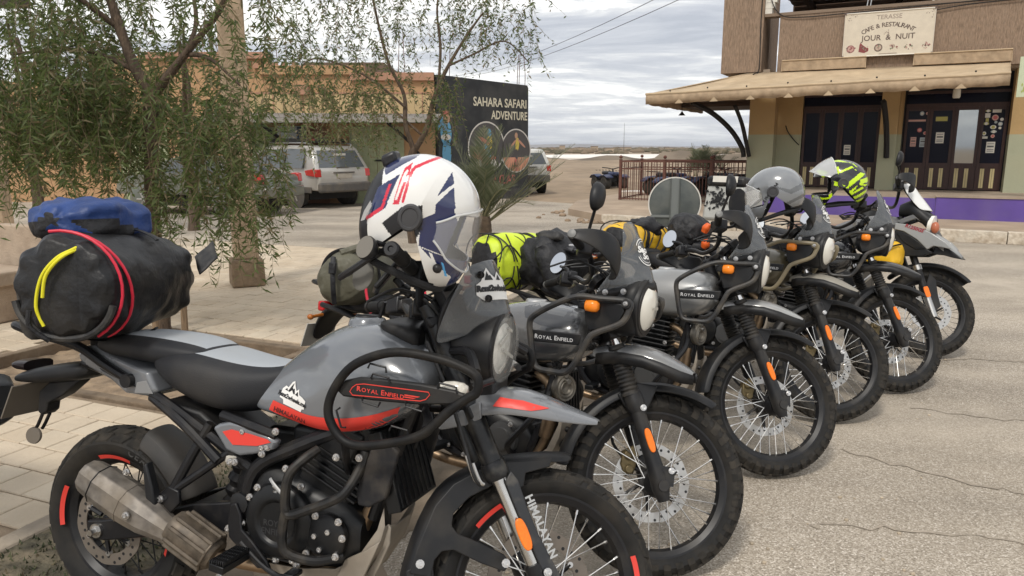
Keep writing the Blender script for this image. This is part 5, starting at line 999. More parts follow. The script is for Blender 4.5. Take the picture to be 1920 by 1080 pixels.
t_silver = mat('tank_silver', (.27, .275, .275), .28, .35, coat=.8, **DUd)
t_khaki = mat('tank_khaki', (.10, .085, .05), .35, coat=.5, **DUd)
t_black = mat('tank_black', (.014, .014, .016), .25, coat=.8, **DUd)
rk_black = mat('rack_black', (.017, .017, .018), .45, dust=.35, dcol=DU, dscale=16)
rk_khaki = mat('rack_khaki', (.20, .165, .10), .45, dust=.3, dcol=DU, dscale=16)
b_grey = mat('beak_grey', (.17, .175, .18), .22, coat=.8, **DUd); b_silver = mat('beak_silver', (.36, .36, .355), .3, .3, coat=.6, **DUd); b_khaki = mat('beak_worn', (.27, .25, .21), .4, dust=.4, dcol=(.2, .16, .11)); b_black = mat('beak_black', (.02, .021, .024), .3, coat=.5, **DUd)
bike2, S2 = make_row_bike('graphite grey motorcycle second from the camera with an olive bag behind it', (-.749, 3.318, -.532, .153, .618, 1.465), t_graph, rk_black, b_grey)
bike3, S3 = make_row_bike('silver tank motorcycle third from the camera with a black rack', (-.06, 4.074, -.44, .136, .604, 1.465), t_silver, rk_black, b_silver)
bike4, S4 = make_row_bike('motorcycle with khaki painted rack and a grey helmet on its bars', (.753, 5.168, -.725, .138, .684, 1.465), t_khaki, rk_khaki, b_khaki, mirror_r=False)
bike5, S5 = make_row_bike('black tank motorcycle with the black and lime helmet on its bars', (1.22, 5.393, -.472, .136, .635, 1.465), t_black, rk_black, b_black, guards=False, mirror_r=False)
# ------------------------------------------------------------------ the grey beaked motorcycle at the end of the row
white_pl = mat('white_plastic', (.72, .72, .70), .3, coat=.5)
def make_end_bike():
    WB = 1.465; st = .634; S = steer_matrix(st, WB)
    root = thing('motorcycle', 'grey motorcycle with a long pointed beak and white windscreen at the far end', 'motorcycle', (2.113, 6.564, .004), (-.143, 0, -.751), 'motorcycles parked in a row')
    def O(nm, mb, mt, par=None, M=None, **k):
        if M is not None: mb.xf(lambda v: app(M, v))
        return obj(nm, mb, mt, par or root, **k)
    def T(nm, pts, r, mt=blk2, k=5, n=9, closed=False, M=None, par=None):
        mb = MB(); mb.tube(cr(pts, k, closed) if k > 1 else pts, r, n, closed); return O(nm, mb, mt, par, M)
    wheel(root, 'rear_wheel', (0, 0, .325), .325, .14, .222, n_sp=24, sep=False)
    wheel(root, 'front_wheel', (WB, 0, .345), .345, .11, .262, M=S, n_sp=36, disc=(-.068, .15, .10))
    mb = MB(); mb.loft([xring(x, sup(w, (zt - zb) / 2, 18, 4, 0, (zt + zb) / 2)) for x, zb, zt, w in ((.50, .36, .60, .12), (.60, .30, .68, .15), (.85, .30, .70, .15), (1.0, .36, .62, .12))]); O('engine', mb, eng, smooth=40)
    mb = MB(); mb.box((.9, -.16, .52), (.2, .10, .14)); mb.box((.9, .16, .52), (.2, .10, .14)); O('cylinder', mb, eng, bevel=.02)
    T('frame_tube', [(1.15, -.06, .95), (.95, -.12, .72), (.6, -.13, .65), (.45, -.12, .45)], .018); T('frame_tube', [(1.15, .06, .95), (.95, .12, .72), (.6, .13, .65), (.45, .12, .45)], .018)
    mb = MB(); mb.loft([xring(x, sup(w, (zt - zb) / 2, 18, 3, 0, (zt + zb) / 2)) for x, zb, zt, w in ((.60, .80, .90, .10), (.75, .78, 1.0, .15), (.95, .80, 1.07, .17), (1.12, .86, 1.08, .16), (1.22, .92, 1.06, .12))]); O('fuel_tank', mb, mat('tank_matt_grey', (.13, .13, .13), .4, coat=.3), sub=2, smooth=70)
    mb = MB(); mb.loft([xring(x, sup(w, (zt - zb) / 2, 18, 3, 0, (zt + zb) / 2)) for x, zb, zt, w in ((-.25, .90, .95, .10), (-.1, .86, .96, .14), (.2, .82, .92, .15), (.5, .80, .88, .15), (.66, .84, .90, .10))]); O('seat', mb, seatm, sub=1, smooth=70)
    def side(nm, poly, y0, y1, m_, bev=.006, par=None):
        for s_ in (-1, 1): mb = MB(); mb.plate(poly, s_ * y0, s_ * y1); O(nm, mb, m_, par, bevel=bev, smooth=30)
    side('beak_panel', [(1.10, 1.020), (1.266, 1.012), (1.38, .985), (1.459, .952), (1.545, .90), (1.58, .868), (1.60, .845), (1.53, .855), (1.47, .86), (1.43, .83), (1.35, .90), (1.25, .955), (1.12, .975)], .085, .118, mat('beak_light_grey', (.30, .305, .30), .35, coat=.4))
    side('beak_lower', [(1.12, .972), (1.26, .952), (1.36, .90), (1.43, .832), (1.47, .81), (1.40, .775), (1.28, .765), (1.18, .79), (1.13, .87)], .075, .112, blk)
    side('air_scoop', [(1.20, .94), (1.29, .93), (1.37, .88), (1.42, .835), (1.35, .825), (1.26, .87)], .112, .120, eng, .003)
    rows = []
    for x, zt, zb, w in ((1.40, .975, .93, .085), (1.46, .955, .88, .085), (1.53, .912, .83, .074), (1.60, .852, .792, .05), (1.65, .80, .778, .02)): rows.append([(x, w * math.sin(t), zb + (zt - zb) * max(0, math.cos(t)) ** .7) for t in np.linspace(-PI / 2, PI / 2, 13)])
    mb = MB(); grid(mb, rows); O('beak', mb, MATS['beak_light_grey'], solid=.006, smooth=60)
    side('beak_tip', [(1.47, .862), (1.545, .862), (1.60, .828), (1.662, .778), (1.60, .785), (1.53, .80), (1.462, .80)], .018, .075, blk)
    v, f = place2d(text2d('R1250GS', .036, .002, .15), 1.325, .985, -.27); mb = MB(); mb.add(np.stack([v[:, 0], np.full(len(v), -.1195), v[:, 1]], 1), f); O('beak_lettering', mb, mat('dull_red_print', (.28, .04, .05), .5), smooth=0, flipfix=False)
    side('fairing_frame', [(1.18, 1.03), (1.25, 1.07), (1.31, 1.098), (1.345, 1.088), (1.42, 1.03), (1.475, .945), (1.445, .945), (1.39, 1.02), (1.32, 1.058), (1.26, 1.03), (1.22, 1.012)], .075, .10, MATS['tank_matt_grey'])
    mb = MB(); mb.loft([np.stack([np.full(14, x), u_[:, 0], z + u_[:, 1]], 1) for x, z, u_ in ((1.18, 1.12, sup(.06, .05, 14)), (1.26, 1.14, sup(.10, .07, 14)), (1.36, 1.08, sup(.12, .06, 14)), (1.43, 1.02, sup(.10, .07, 14)))]); O('dash_cowl', mb, blk, smooth=50)
    mb = MB(); mb.lathe([(.01, -.05), (.07, -.03), (.075, 0), (.001, .012)], (1.435, -.04, 1.02), (1, 0, -.1), 24); O('headlight', mb, lensw)
    rows = [[(xc - d * t * t, w * t, zc) for t in np.linspace(-1, 1, 9)] for xc, zc, w, d in ((1.405, 1.125, .105, .06), (1.36, 1.18, .12, .07), (1.29, 1.26, .115, .07), (1.235, 1.335, .09, .05), (1.215, 1.352, .055, .02))]
    mb = MB(); grid(mb, rows); ws = O('windscreen', mb, white_pl, solid=.006, sub=1, smooth=60)
    mb = MB(); grid(mb, [[(x - .012, y * .55 - .012, z) for x, y, z in r_] for r_ in rows[:4]]); O('screen_slot', mb, blk, ws)
    fa = lambda z: 1.462 - .447 * (z - .345)
    for s_ in (-1, 1):
        mb = MB(); mb.tube([(fa(z), s_ * .10, z) for z in (1.05, .68)], .027, 14); fk = O('fork_tube', mb, blk2, None, S)
        mb = MB(); mb.tube([(fa(z), s_ * .10, z) for z in (.68, .645)], .034, 14); O('fork_clamp', mb, silv, fk, S)
        mb = MB(); mb.tube([(fa(z), s_ * .10, z) for z in (.645, .45)], .028, 14); O('fork_slider', mb, blk2, fk, S)
        mb = MB(); mb.tube([(fa(z), s_ * .10, z) for z in (.46, .30)], [.026, .03], 14); O('fork_foot', mb, silv, fk, S)
        mb = MB(); an = .42; mb.plate([(fa(.48) + x * math.cos(an) - z * math.sin(an), .48 + x * math.sin(an) + z * math.cos(an)) for x, z in sup(.018, .042, 16, 5)], s_ * .126, s_ * .134); O('side_reflector', mb, orange, None, S)
        mb = MB(); mb.plate([(1.42, .64), (1.47, .60), (1.50, .48), (1.53, .40), (1.50, .36), (1.46, .44), (1.41, .56)], s_ * .075, s_ * .082); O('fork_shield', mb, blk, None, S)
    rows = []
    for a in np.linspace(-.9, .75, 14):
        r = .385 + .02 * max(0, a); x, z = WB + r * math.sin(a), .345 + r * math.cos(a); u = np.array([math.sin(a), 0, math.cos(a)]); w = .075 - .02 * max(0, a); rows.append([np.array([x, w * t, z]) + u * (.014 * (1 - t * t) - (.03 if abs(t) > .99 else 0)) for t in (-1, -.93, -.6, 0, .6, .93, 1)])
    mb = MB(); grid(mb, rows); O('front_fender', mb, blk, None, S, solid=.005, sub=1, smooth=60)
    hb = T('handlebar', [(.99, -.43, 1.235), (1.04, -.30, 1.235), (1.09, -.18, 1.23), (1.12, -.05, 1.17), (1.12, .05, 1.17), (1.09, .18, 1.23), (1.04, .30, 1.235), (.99, .43, 1.235)], .0125, blk2, M=S)
    for s_ in (-1, 1):
        mb = MB(); mb.tube([(.992, s_ * .43, 1.235), (1.04, s_ * .30, 1.235)], .019, 12); O('grip', mb, rub, hb, S)
        mb = MB(); mb.box((1.06, s_ * .25, 1.235), (.06, .07, .06)); O('switch_cluster', mb, blk2, hb, S, bevel=.008)
        rows = [[(x, s_ * y, z + hh * t) for t in (-1, -.5, 0, .5, 1)] for x, y, z, hh in ((.98, .45, 1.235, .02), (1.06, .455, 1.24, .045), (1.13, .41, 1.235, .055), (1.15, .33, 1.225, .05), (1.13, .26, 1.22, .03))]
        mb = MB(); grid(mb, rows); O('hand_guard', mb, blk, hb, S, solid=.006, sub=1)
    mirror(hb, (1.00, -.35, 1.42), (-.8, .35, .1), (.3, 0, 1), .045, .062, S, stem=[(1.07, -.22, 1.24), (1.06, -.26, 1.32), (1.01, -.33, 1.37)])
    mb = MB(); mb.lathe([(.012, -.01), (.03, 0), (.03, .03), (.02, .04)], (1.10, -.27, 1.27), (0, 0, 1), 14); O('brake_reservoir', mb, silv, hb, S)
    T('engine_guard', [(1.15, -.10, .80), (1.18, -.24, .70), (1.05, -.30, .52), (.9, -.24, .42), (.85, -.12, .38)], .013, silv, k=4)
    mb = MB(); mb.tube([(.40, -.18, .40), (.2, -.19, .48), (-.1, -.20, .60)], [.04, .055, .05], 14); O('muffler', mb, silv)
    mb = MB(); mb.ball((1.46, -.10, 1.0), (.03, .03, .045)); O('turn_indicator', mb, mat('brown_lens', (.45, .14, .07), .25))
    T('side_stand', [(.60, .13, .32), (.62, .21, .16), (.63, .265, .03)], .012, k=2)
    return root, S
bike6, S6 = make_end_bike()
def bike_mat(b): return Matrix.Translation(b.location) @ b.rotation_euler.to_matrix().to_4x4()
def on_bike(name, label, cat, b, base, M=None, group=None):
    """a top-level Empty standing at a point given in a motorcycle's own measures"""
    m = bike_mat(b) @ (M or ID) @ Matrix.Translation(Vector(base)); t = thing(name, label, cat, group=group); t.matrix_world = m; t.location, q, s_ = m.decompose(); t.rotation_mode = 'XYZ'; t.rotation_euler = q.to_euler(); return t
# ------------------------------------------------------------------ soft luggage
from mathutils import noise as mn
def fabric(name, col, rough=.55, **k): return mat(name, col, rough, bump=.12, bscale=180, **k)
def soft(rings, amp=.012, freq=9, folds=0, foldamp=.008, seed=0.0, fine=.35):
    """push a lofted bag into slack, creased cloth"""
    out = []; K = len(rings)
    for i, r in enumerate(rings):
        r = np.asarray(r, float); c = r.mean(0); n = len(r); o = []
        for j, p in enumerate(r):
            d = p - c; L_ = np.linalg.norm(d) + 1e-9; q = Vector((p[0] * freq + seed, p[1] * freq, p[2] * freq)); h = mn.noise(q) + fine * mn.noise(q * 2.7) + .5 * (abs(mn.noise(q * 1.6 + Vector((9, 0, 0)))) - .25)
            e = abs(2 * i / (K - 1) - 1); f = math.sin(j * 2 * PI * folds / n + 3 * mn.noise(q * .6)) * foldamp * e ** 2 if folds else 0
            o.append(p + d / L_ * (h * amp + f))
        out.append(np.array(o))
    return out
def barrel(p0, p1, radii, n=40, up=(0, 0, 1), squash=1.0, p=2.3, drop=0.0):
    p0, p1 = np.array(p0, float), np.array(p1, float); d = p1 - p0; d /= np.linalg.norm(d); u = np.array(up, float); u -= d * (u @ d); u /= np.linalg.norm(u); s_ = np.cross(d, u); R_ = []
    k = len(radii)
    for i, (t, r) in enumerate(radii):
        yz = sup(r, r * squash, n, p); c = p0 + (p1 - p0) * t - np.array([0, 0, drop * (1 - (2 * t - 1) ** 2)]); R_.append(c + np.outer(yz[:, 0], s_) + np.outer(yz[:, 1], u))
    return R_
def dense(rad, k): t = np.array(rad); x = np.linspace(0, len(t) - 1, k); return [(float(np.interp(i, range(len(t)), t[:, 0])), float(np.interp(i, range(len(t)), t[:, 1]))) for i in x]
tarp = mat('black_tarpaulin', (.011, .0115, .013), .42, spec=.35, dust=.07, dcol=DU, dscale=9, bump=.55, bscale=13)
tarp2 = fabric('black_tarpaulin_dull', (.014, .014, .015), .55, dust=.3, dcol=(.22, .20, .17), dscale=16)
bluec = mat('blue_nylon', (.010, .040, .165), .5, var=.25, vscale=14, bump=.5, bscale=16)
blackc = mat('black_nylon', (.011, .011, .013), .6, var=.3, vscale=20, bump=.5, bscale=24)
redc = mat('red_cord', (.62, .02, .05), .45); yelc = mat('yellow_cord', (.78, .72, .02), .45); yelr = fabric('yellow_tarp', (.80, .47, .02), .42, var=.12, vscale=9); limec = fabric('lime_fabric', (.58, .72, .03), .5, var=.12, vscale=10); olivec = mat('olive_canvas', (.098, .092, .062), .55, var=.2, vscale=10, bump=.45, bscale=15)
refl = mat('reflective_grey', (.42, .42, .42), .35)
def Ob(nm, mb, mt, par, **k): return obj(nm, mb, mt, par, **k)
def cord(nm, pts, r, m_, par, k=6): mb = MB(); mb.tube(cr(pts, k), r, 7); return obj(nm, mb, m_, par)
# big black duffel across the near motorcycle's tail
t = on_bike('duffel_bag', 'large black waterproof duffel bag strapped across the tail of the nearest motorcycle', 'duffel bag', bike1, (-.04, 0, .985))
off = np.array([-.04, 0, .985]); L1 = lambda p: np.array(p, float) - off
p0, p1 = L1((.040, -.315, 1.150)), L1((-.075, .23, 1.155))
rad = [(.0, .110), (.012, .138), (.05, .158), (.16, .168), (.35, .172), (.55, .170), (.75, .160), (.90, .145), (.97, .125), (1.0, .09)]
mb = MB(); mb.loft(soft(barrel(p0, p1, dense(rad, 56), 96, squash=.97, p=2.4), .019, 5.0, 11, .014, 3.3, .6)); Ob('bag_body', mb, tarp, t, smooth=70)
mb = MB(); a = barrel(p0, p1, [(.045, .166)], 60, squash=.95)[0]; mb.tube(a[32:58], .011, 8); Ob('end_piping', mb, tarp2, t)
mb = MB(); mb.loft(soft(barrel(L1((-.125, -.28, 1.10)), L1((-.185, .06, 1.12)), dense([(0, .03), (.05, .055), (.3, .065), (.7, .065), (.95, .05), (1, .03)], 16), 32, squash=2.2, p=2.4), .02, 9, 7, .012, 8.1)); Ob('rolled_flap', mb, tarp2, t, smooth=70)
mb = MB(); grid(mb, soft([[L1((.03 + .008 * i, .27 + .010 * i, 1.24 + .012 * i + .004 * math.sin(j))) + np.array((.008 * j, -.006 * j, -.008 * j)) for j in range(9)] for i in range(6)], .01, 14, 0, 0, 2)); Ob('far_flap', mb, tarp2, t, smooth=70, solid=.006)
for k, (dx, q0) in enumerate(((.0, .12), (.0, .58))):
    a = barrel(p0, p1, [(.12 + .42 * k, .196)], 60, squash=.95)[0]; mb = MB(); mb.tube(a[8:52], .012, 6, flat=.3); Ob('webbing_strap', mb, blackc, t) if k == 1 else None
mb = MB(); g_ = []
for i in np.linspace(.30, .74, 12): g_.append(barrel(p0, p1, [(float(i), .194)], 72, squash=.95)[0][46:56])
mb = MB(); grid(mb, g_); mb.xf(lambda v: v); Ob('mud_scuffed_band', mb, tarp2, t, smooth=70)
def circ(tt, j0, j1, r=.196, n=60, k=14, sw=0.0):
    P = []
    for i, j in enumerate(np.linspace(j0, j1, k)):
        a = j * 2 * PI / n; tq = tt + sw * (i / (k - 1)); base = barrel(p0, p1, [(tq, r)], 240, squash=.95)[0]; P.append(base[int(j * 4) % 240])
    return np.array(P)
rc = tag(on_bike('elastic_cord', 'pair of red elastic cords running over the big black duffel', 'cord', bike1, (-.04, 0, .985)))
def ang_range(t0, t1, a0, a1, r=.197, k=16):
    """points on the bag: t along it, angle a measured from straight up towards the tail side, degrees"""
    P = []
    d = (p1 - p0) / np.linalg.norm(p1 - p0); u = np.array([0, 0, 1.]) - d * d[2]; u /= np.linalg.norm(u); s_ = np.cross(d, u)
    for i in range(k): w = i / (k - 1); a = R(a0 + (a1 - a0) * w); P.append(p0 + (p1 - p0) * (t0 + (t1 - t0) * w) + r * (math.sin(a) * s_ + math.cos(a) * u * .95))
    return np.array(P)
for nm, par_, m_, args in (('cord_strand', rc, redc, (.02, .10, -12, 150)), ('cord_strand', rc, redc, (.02, .26, 4, 160)),):
    mb = MB(); mb.tube(ang_range(*args, r=.182), .0046, 8); Ob(nm, mb, m_, par_)
yc = on_bike('elastic_cord', 'yellow elastic cord curving over the near end of the black duffel', 'cord', bike1, (-.04, 0, .985))
for pts in (((.105, -.25, 1.300), (.09, -.305, 1.27), (.050, -.330, 1.24), (.0, -.338, 1.18), (-.025, -.334, 1.09), (-.01, -.32, 1.03)), ((.115, -.26, 1.285), (.075, -.325, 1.25), (.025, -.342, 1.19), (.008, -.34, 1.12))):
    mb = MB(); mb.tube(cr([L1(p) for p in pts], 6), .005, 8); Ob('cord_strand', mb, yelc, yc)
mb = MB(); mb.tube(cr([L1(p) for p in ((-.03, -.352, 1.08), (-.03, -.35, 1.03), (.0, -.31, .985))], 5), .008, 8); Ob('cord_hook', mb, blackc, yc)
# small blue bag on top of it
t = on_bike('cloth_bag', 'blue nylon bag with black side lying on top of the big black duffel', 'bag', bike1, (-.10, 0, 1.34))
o2 = np.array([-.10, 0, 1.34]); L2 = lambda p: np.array(p, float) - o2
q0, q1 = L2((-.070, -.25, 1.352)), L2((-.125, .12, 1.370))
rr_ = barrel(q0, q1, dense([(0, .03), (.03, .08), (.12, .122), (.35, .142), (.7, .135), (.92, .105), (.98, .07), (1, .03)], 34), 56, squash=.50, p=3.2)
rr_ = soft(rr_, .024, 8, 5, .008, 5.5, .7); mb = MB(); mb.loft(rr_); n_ = 56; mi = []
for i in range(len(rr_) - 1):
    for j in range(n_): c = (rr_[i][j] + rr_[i + 1][j]) / 2; mi.append(1 if (c[2] < .0 + .035 * math.sin(j * .23 + .5) - .012 or i > 31) else 0)
mb.m = mi + [1, 1]; Ob('bag_cloth', mb, [bluec, blackc], t, smooth=75)
# olive roll bag on the second motorcycle
t = on_bike('duffel_bag', 'olive green roll top bag strapped on the tail of the second motorcycle', 'duffel bag', bike2, (-.05, 0, .90))
o3 = np.array([-.05, 0, .90]); L3 = lambda p: np.array(p, float) - o3
q0, q1 = L3((.045, -.26, .995)), L3((-.12, .27, 1.03))
rr_ = barrel(q0, q1, dense([(0, .07), (.02, .10), (.08, .122), (.3, .136), (.7, .136), (.92, .12), (1, .08)], 34), 56, squash=.93)
mb = MB(); mb.loft(soft(rr_, .013, 8, 7, .009, 1.1, .4)); Ob('bag_body', mb, olivec, t, smooth=75)
a = barrel(q0, q1, [(.22, .141)], 60, squash=.93)[0]; mb = MB(); mb.tube(a, .011, 6, True, flat=.3); Ob('webbing_strap', mb, blackc, t)
mb = MB(); mb.tube(cr([L3(p) for p in ((.02, -.275, 1.10), (.045, -.30, 1.04), (.05, -.295, .96), (.04, -.27, .89))], 5), .013, 6, flat=.35); mb.box(L3((.046, -.303, 1.05)), (.035, .016, .05)); Ob('buckle_strap', mb, blackc, t, bevel=.004)
mb = MB(); mb.tube(cr([L3(p) for p in ((.02, -.23, 1.115), (.10, -.10, 1.17), (.02, .10, 1.165), (-.08, .22, 1.13))], 6), .018, 8); Ob('rolled_seam', mb, olivec, t)
cd = on_bike('elastic_cord', 'red elastic cord hanging beside the olive bag', 'cord', bike2, (.16, 0, .90))
mb = MB(); mb.tube(cr([(0, -.22, .215), (.02, -.235, .15), (.03, -.24, .06), (.06, -.235, -.03)], 5), .006, 7); mb.tube(cr([(.30, -.20, .12), (.33, -.205, .05), (.36, -.205, -.06)], 5), .006, 7); Ob('cord_strand', mb, redc, cd)
# lime bag under a cargo net, third motorcycle
t = on_bike('duffel_bag', 'lime yellow and black bag under a black cargo net on the third motorcycle', 'duffel bag', bike3, (0, 0, .80))
o4 = np.array([0, 0, .80]); L4 = lambda p: np.array(p, float) - o4
q0, q1 = L4((-.085, -.225, .955)), L4((.155, .20, .985))
rr_ = soft(barrel(q0, q1, dense([(0, .08), (.03, .118), (.10, .142), (.3, .155), (.7, .155), (.95, .13), (1, .09)], 40), 60, squash=1.04), .012, 8, 8, .010, 6.6, .4)
mb = MB(); mb.loft(rr_); mi = []
for i in range(39):
    for j in range(60): mi.append(1 if (i < 5 or (i < 9 and not 3 < j < 27)) else (2 if (22 <= i <= 24 and 36 < j < 56) else 0))
mb.m = mi + [1, 1]; Ob('bag_body', mb, [limec, blackc, refl], t, smooth=75)
for k in range(7):
    P = []
    for i in range(30):
        a = 2 * PI * i / 29; tt = .04 + .13 * k + .07 * math.sin(a * 2 + k * 1.7); yz = barrel(q0, q1, [(min(max(tt, .02), .98), .163)], 60, squash=.98)[0]; P.append(yz[int(i * 59 / 29)])
    mb = MB(); mb.tube(cr(P, 3), .0042, 5); Ob('net_cord', mb, blackc, t)
for k in range(6):
    P = [barrel(q0, q1, [(tt, .163 if .05 < tt < .95 else .11)], 60, squash=.98)[0][(k * 10 + int(6 * math.sin(tt * 9))) % 60] for tt in np.linspace(0, 1, 14)]; mb = MB(); mb.tube(cr(P, 3), .0042, 5); Ob('net_cord', mb, blackc, t)
# dark jacket and gloves heaped on the third motorcycle's seat
t = on_bike('jacket', 'black padded jacket heaped on the seat in front of the lime bag', 'jacket', bike3, (.26, 0, .85))
mb = MB(); mb.loft(soft(barrel((-.04, -.20, .13), (.02, .22, .13), dense([(0, .05), (.1, .12), (.4, .155), (.8, .15), (1, .06)], 30), 40, squash=1.05), .030, 9, 6, .02, 2.2, .7)); Ob('jacket_body', mb, blackc, t, smooth=70)
mb = MB(); mb.loft(soft(barrel((.01, -.19, .22), (.13, -.16, -.03), dense([(0, .05), (.2, .07), (.8, .065), (1, .05)], 16), 26), .018, 12, 0, 0, 7.7, .7)); Ob('sleeve', mb, blackc, t, smooth=70)
mb = MB(); mb.loft(soft(barrel((-.08, -.06, .275), (.09, -.12, .27), dense([(0, .02), (.3, .05), (.8, .045), (1, .02)], 12), 22, squash=.6), .014, 14, 0, 0, 4.2, .7)); Ob('hood', mb, tarp2, t, smooth=70)
t = on_bike('gloves', 'black riding gloves with grey knuckles lying on top of the black jacket', 'gloves', bike3, (.36, -.05, 1.05))
for dx in (0, .07):
    mb = MB(); mb.loft(soft(barrel((dx - .05, 0, 0), (dx + .05, -.02, .01), dense([(0, .035), (.4, .045), (1, .03)], 10), 18, squash=.6), .008, 20, 0, 0, dx)); 
    for f_ in range(4): mb.tube(cr([(dx + .04, -.035 + .022 * f_, .01), (dx + .075, -.04 + .024 * f_, .015 + .008 * f_ % 2), (dx + .10, -.04 + .024 * f_, -.01)], 4), .0105, 7)
    mb.tube(cr([(dx, -.045, 0), (dx + .03, -.07, .005), (dx + .055, -.075, 0)], 4), .011, 7); Ob('glove', mb, mat('glove_leather', (.03, .03, .034), .4), t, smooth=60)
    mb = MB(); mb.ball((dx + .02, 0, .028), (.022, .03, .010)); Ob('knuckle_guard', mb, mat('knuckle_grey', (.35, .35, .36), .3), t)
# yellow and black roll bag, fourth motorcycle
t = on_bike('duffel_bag', 'yellow bag with black straps and netting on the fourth motorcycle', 'duffel bag', bike4, (.04, 0, .86))
q0, q1 = np.array((.02, -.30, .10)), np.array((.02, .32, .12))
rr_ = soft(barrel(q0, q1, dense([(0, .07), (.03, .10), (.12, .13), (.5, .14), (.88, .13), (.97, .10), (1, .07)], 40), 48, squash=.85), .016, 9, 7, .01, 9.9, .5)
mb = MB(); mb.loft(rr_); mi = [1 if (i % 7 == 3 or (i < 3)) else 0 for i in range(39) for j in range(48)]; mb.m = mi + [1, 1]; Ob('bag_body', mb, [yelr, blackc], t, smooth=75)
for k in range(5):
    P = [barrel(q0, q1, [(min(max(.1 + .17 * k + .06 * math.sin(2 * PI * i / 20 * 2), .03), .97), .142)], 40, squash=.88)[0][(i * 2) % 40] for i in range(21)]; mb = MB(); mb.tube(P, .005, 5); Ob('net_cord', mb, blackc, t)
t2 = on_bike('cloth_bundle', 'bundled black cloth tied on top of the yellow bag', 'bundle', bike4, (.14, -.02, 1.02))
mb = MB(); mb.loft(soft(barrel((-.06, -.12, .03), (.02, .14, .04), dense([(0, .03), (.2, .08), (.7, .085), (1, .03)], 18), 30, squash=.8), .028, 12, 5, .02, 3.9, .7)); Ob('cloth', mb, blackc, t2, smooth=70)
t3 = on_bike('duffel_bag', 'second smaller yellow and black bag lying behind the lime bag', 'bag', bike4, (-.12, .16, .92))
mb = MB(); rr_ = soft(barrel((-.08, -.14, .07), (-.06, .14, .08), dense([(0, .04), (.15, .085), (.8, .085), (1, .04)], 20), 32, squash=.8), .014, 10, 5, .01, .7, .5); mb.loft(rr_); mb.m = [1 if (i % 6 < 2) else 0 for i in range(19) for j in range(32)] + [1, 1]; Ob('bag_body', mb, [yelr, blackc], t3, smooth=70)
# black pack on the fifth motorcycle
t = on_bike('backpack', 'black nylon pack with orange clips strapped behind the third motorcycle\'s mirror', 'backpack', bike5, (.03, 0, .86))
mb = MB(); mb.loft(soft(barrel((.0, -.17, .13), (.02, .20, .13), dense([(0, .06), (.06, .115), (.3, .145), (.8, .14), (1, .07)], 26), 40, squash=.98), .022, 9, 6, .012, 12.2, .6)); Ob('pack_body', mb, blackc, t, smooth=70)
for dy, dz in ((-.20, .02), (-.21, .13)):
    mb = MB(); mb.loft(soft(barrel((.17, dy, dz), (.20, dy - .01, dz + .06), dense([(0, .02), (.5, .03), (1, .02)], 8), 14), .008, 20, 0, 0, dz)); Ob('orange_clip', mb, mat('orange_cloth', (.80, .13, .02), .5), t)
# yellow pannier hanging on the end motorcycle's guard
t = on_bike('pannier_bag', 'yellow waterproof pannier with a black strap hanging on the far motorcycle', 'bag', bike6, (1.16, -.25, .66))
mb = MB(); rr_ = soft(barrel((-.10, 0, .09), (.14, 0, .11), dense([(0, .06), (.06, .085), (.4, .105), (.8, .10), (.95, .08), (1, .05)], 24), 40, squash=1.0, p=3), .010, 11, 5, .008, 4.4, .4); mb.loft(rr_); Ob('bag_body', mb, yelr, t, smooth=75)
mb = MB(); mb.tube(cr([(-.10, -.08, .10), (.0, -.115, .115), (.10, -.11, .17), (.14, -.06, .19)], 5), .014, 6, flat=.35); Ob('black_strap', mb, blackc, t)
mb = MB(); mb.tube(cr([(.0, -.02, .19), (-.03, -.01, .24), (-.05, 0, .28)], 4), .02, 8); Ob('strap_end', mb, yelr, t)
